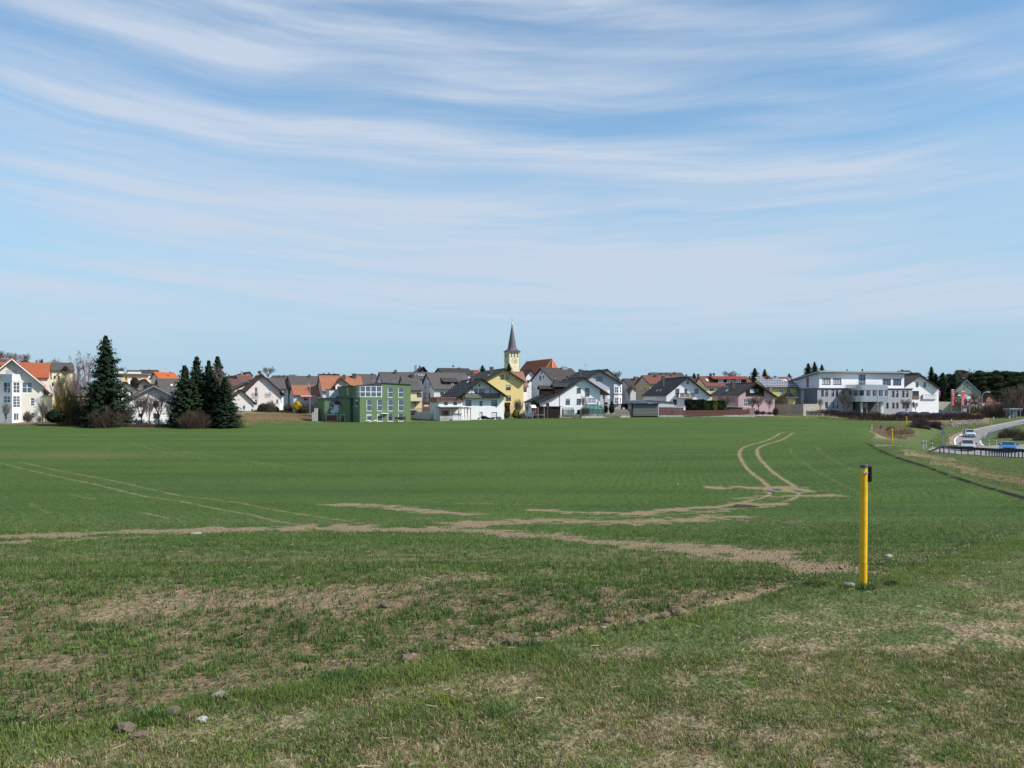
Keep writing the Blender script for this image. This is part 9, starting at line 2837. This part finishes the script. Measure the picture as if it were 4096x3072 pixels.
front = [(760,300,510),(880,285,520),(1020,290,515),(1110,245,530),(1240,262,525),(1330,275,505),(1420,240,510),(1500,285,500),(1600,240,505),(1690,300,498),(1770,238,512),(1860,262,500),(1940,236,508),(2020,240,500),(2110,262,505),(2190,275,498),(2270,262,505),(1560,330,488),(1470,350,492),(1740,350,488),(1830,340,486),(1950,345,490),(2060,340,486),(2160,350,488),(1380,340,495),(320,262,520),(400,288,530),(210,255,525),(500,330,515),(270,300,512)]
WH = lambda z: 'behind the sign house' if z < 600 else ('left part' if z < 1250 else ('middle part' if z < 1750 else 'right part'))
for i,(zx,top,d) in enumerate(front):
 px,py = K_(zx,top)
 g = on_ground(px,d)
 h = (HY - py) * g.y / F + CZ - g.z
 row = 'front row' if d < 499 else 'back row'
 where = WH(zx)
 sib = sorted(z for z,_,dd in front if (dd < 499) == (d < 499) and WH(z) == where); k = sib.index(zx)
 od = 'leftmost' if k == 0 else ('rightmost' if k == len(sib) - 1 else ('second','third','fourth','fifth','sixth')[k - 1] + ' from left')
 if d > 499 and row == 'back row': row = 'back row'
 t = thing('pine_tree',f'{od} dark Scots pine in the {where} of the wood, {row}' if zx >= 600 else f'{od} small dark pine behind the roof of the sign house','tree',g,rp.uniform(0,6.28),f'pines {where}, {row}')
 cm,tk = PIN[i % 4]
 for nm,me in (('crown',cm),('trunk',tk)):
  o = link(nm,me,t); o.scale = (h * rp.uniform(.85,1.15),h * rp.uniform(.85,1.15),h)
# dense wood behind them reads as one mass
r = np.random.default_rng(77)
n = 56000
zx = r.uniform(640,2700,n); d = r.uniform(515,620,n)
px = 3580 + zx / 4.287
y = d * KD; xw = (px - 2048) / F * y
zg = gz(xw,y)
hmax = np.interp(zx,[640,900,1400,2100,2700],[8,11.5,13,12.5,12.5]) * (1 + .1 * np.sin(xw * .5) + .07 * np.sin(xw * 1.3 + d))
C = np.stack([xw,y,zg + hmax * r.uniform(.0,1,n) ** .7],1)
v = rdir(n,r); a1 = np.cross(v,rdir(n,r)); a1 /= np.linalg.norm(a1,axis=1)[:,None]; a2 = np.cross(v,a1)
lo = (C[:,2] - zg) / hmax < .55
isb = r.uniform(0,1,n) < np.where(lo,.8,.25)
col = np.where(isb[:,None],lerp((.075,.05,.04),(.045,.035,.03),r.uniform(0,1,n)),lerp((.025,.04,.018),(.05,.07,.03),r.uniform(0,1,n)))
sz = r.uniform(.08,.2,(n,1))
me = quads_mesh('pine_wood',C,a1 * np.where(isb[:,None],.05,sz),a2 * np.where(isb[:,None],.6,sz),col,FOL)
tag(link('pine_wood',me),kind='stuff')
# ---- dead grass on banks and under hedges
def scatter_grass(name,poly,n,h,c0,c1,per=5,lean=.8,w=.03,spread=.12,K=SRC):
 pts = [K(*p) for p in poly]
 x0,x1 = min(p[0] for p in pts),max(p[0] for p in pts); y0,y1 = min(p[1] for p in pts),max(p[1] for p in pts)
 X = rng.uniform(x0,x1,n * 3); Y = rng.uniform(y0,y1,n * 3)
 ins = np.zeros(len(X),bool)
 j = len(pts) - 1
 for i in range(len(pts)):
  xi,yi = pts[i]; xj,yj = pts[j]
  cnd = ((yi > Y) != (yj > Y)) & (X < (xj - xi) * (Y - yi) / (yj - yi + 1e-9) + xi)
  ins ^= cnd; j = i
 X,Y = X[ins][:n],Y[ins][:n]
 q = hits(X,Y)
 c = lerp(c0,c1,rng.uniform(0,1,len(q)))
 blades(name,None,None,q[:,0] + rng.normal(0,.1,len(q)),q[:,1] + rng.normal(0,.4,len(q)),rng.uniform(h * .5,h * 1.2,len(q)),np.full(len(q),w),c,lean,per,spread,False)
scatter_grass('dry_bank_grass',[(932,1656),(1240,1652),(1262,1668),(1250,1682),(1100,1684),(940,1686)],5200,.5,(.36,.26,.15),(.22,.17,.09),6)
scatter_grass('bank_grass',[(932,1684),(1260,1680),(1660,1688),(1660,1692),(1260,1692),(932,1706)],2600,.22,(.09,.13,.035),(.22,.20,.08),5,.8,.025)
scatter_grass('dry_bank_grass',[(3330,1672),(3520,1684),(3640,1690),(3640,1694),(3500,1690),(3330,1678)],1500,.32,(.40,.30,.17),(.28,.2,.1),5)
scatter_grass('dry_bank_grass',[(3480,1706),(3560,1702),(3640,1712),(3660,1745),(3600,1760),(3540,1752),(3490,1728)],3600,.35,(.30,.22,.15),(.20,.14,.10),6,.8,.022)
scatter_grass('slope_grass',[(3475,1770),(3600,1762),(3800,1812),(4096,1850),(4200,1880),(4200,2010),(3950,1950),(3700,1865),(3560,1818)],9000,.11,(.06,.10,.028),(.14,.17,.06),5,.8,.02)
scatter_grass('slope_dry_grass',[(3650,1820),(3790,1842),(3900,1875),(4096,1920),(4200,1950),(4200,1985),(3950,1930),(3800,1880),(3650,1832)],2600,.16,(.40,.31,.18),(.26,.19,.10),5,1.1,.018)
scatter_grass('slope_grass',[(3760,1700),(3930,1690),(4060,1684),(4000,1700),(3860,1735),(3815,1770),(3745,1790),(3690,1790),(3740,1750)],3000,.18,(.055,.095,.025),(.12,.15,.05),5,.8,.025)
scatter_grass('dry_bank_grass',[(3740,1690),(3930,1682),(3930,1692),(3800,1702),(3740,1704)],1200,.35,(.36,.28,.15),(.24,.18,.09),5)
scatter_grass('garden_edge_grass',[(1650,1684),(2060,1674),(2500,1665),(2900,1662),(3100,1666),(3100,1671),(2880,1667),(2500,1670),(2060,1679),(1650,1691)],4200,.16,(.06,.10,.03),(.16,.17,.07),5,.8,.02)
scatter_grass('bed_litter',[(0,1682),(200,1688),(460,1698),(700,1708),(700,1713),(300,1706),(0,1698)],2600,.14,(.20,.11,.08),(.10,.07,.05),5,1.2,.03)
# ---- piled branches and slabs on the slope
root = thing('brush_pile','long pile of grey cut branches on the slope above the side road','brush pile',hit(*K_(1210,1235)))
o0 = root.location.copy()
rp = random.Random(9)
for k in range(150):
 u = rp.uniform(0,1); zx = 960 + 490 * u
 zc = 1215 - 40 * u + rp.uniform(-38,32)
 p = hit(*K_(zx,zc)) + Vector((0,0,rp.uniform(.05,.35))) - o0
 a = rp.uniform(-.9,.3); L = rp.uniform(.4,1.3); dv = Vector((math.cos(a),rp.uniform(-.4,.4),math.sin(a) * .6)) * L / 2
 mb = MB(); mb.tube(p - dv,p + dv,rp.uniform(.04,.09),rp.uniform(.03,.07),5); mb.obj('branch',M_PALEWOOD if k % 3 == 0 else M_GREYWOOD,root)
# white marker pegs by the hedge
for (K,x,b2,tp,lb) in ((K_,352,1140,1115,'short white peg at the foot of the long hedge, left one'),(K_,972,1128,1100,'short white peg above the brush pile'),(K_,1692,1100,1065,'short white peg on the grass left of the bus shelter')):
 p = hit(*K(x,b2)); s_ = p.y / F / K.k
 mb = MB(); mb.box(-.06,.06,-.05,.05,-.1,(b2 - tp) * s_); o = mb.obj('marker_peg',M_WHITE); o.location = p; tag(o,lb,'peg')
# thick single tufts in the near grass
for (px,py,lb,c) in ((1800,2815,'tall yellowish grass tuft left of centre in the near grass',(.16,.18,.03)),(2000,2850,'pale green grass tuft right of the tallest one',(.10,.16,.05)),(2120,2590,'dark green rank tuft at the edge of the crop',(.04,.10,.035)),(1850,2640,'small dense green tuft at the crop edge, middle',(.06,.10,.02)),(3448,2356,'green tuft hugging the foot of the near yellow post',(.045,.10,.03)),(3560,2340,'green tuft right of the near yellow post',(.045,.10,.03)),(3250,2345,'green tuft left of the near yellow post',(.05,.10,.03)),(590,2885,'rank green tuft right of the largest clod',(.05,.11,.03)),(1350,2720,'rank green tuft on the crop edge left of centre',(.05,.11,.035))):
 p = hit(px,py); n = 34
 x_ = p.x + rng.normal(0,.07,n); y_ = p.y + rng.normal(0,.07,n)
 cc = np.array(c)[None] * rng.uniform(.7,1.5,(n,1))
 o = blades('grass_tuft',lb,'grass tuft',x_,y_,rng.uniform(.08,.16,n),np.full(n,.006),cc,.8,5,.02,True,kind=None)
 o['group'] = 'rank tufts in the near grass'
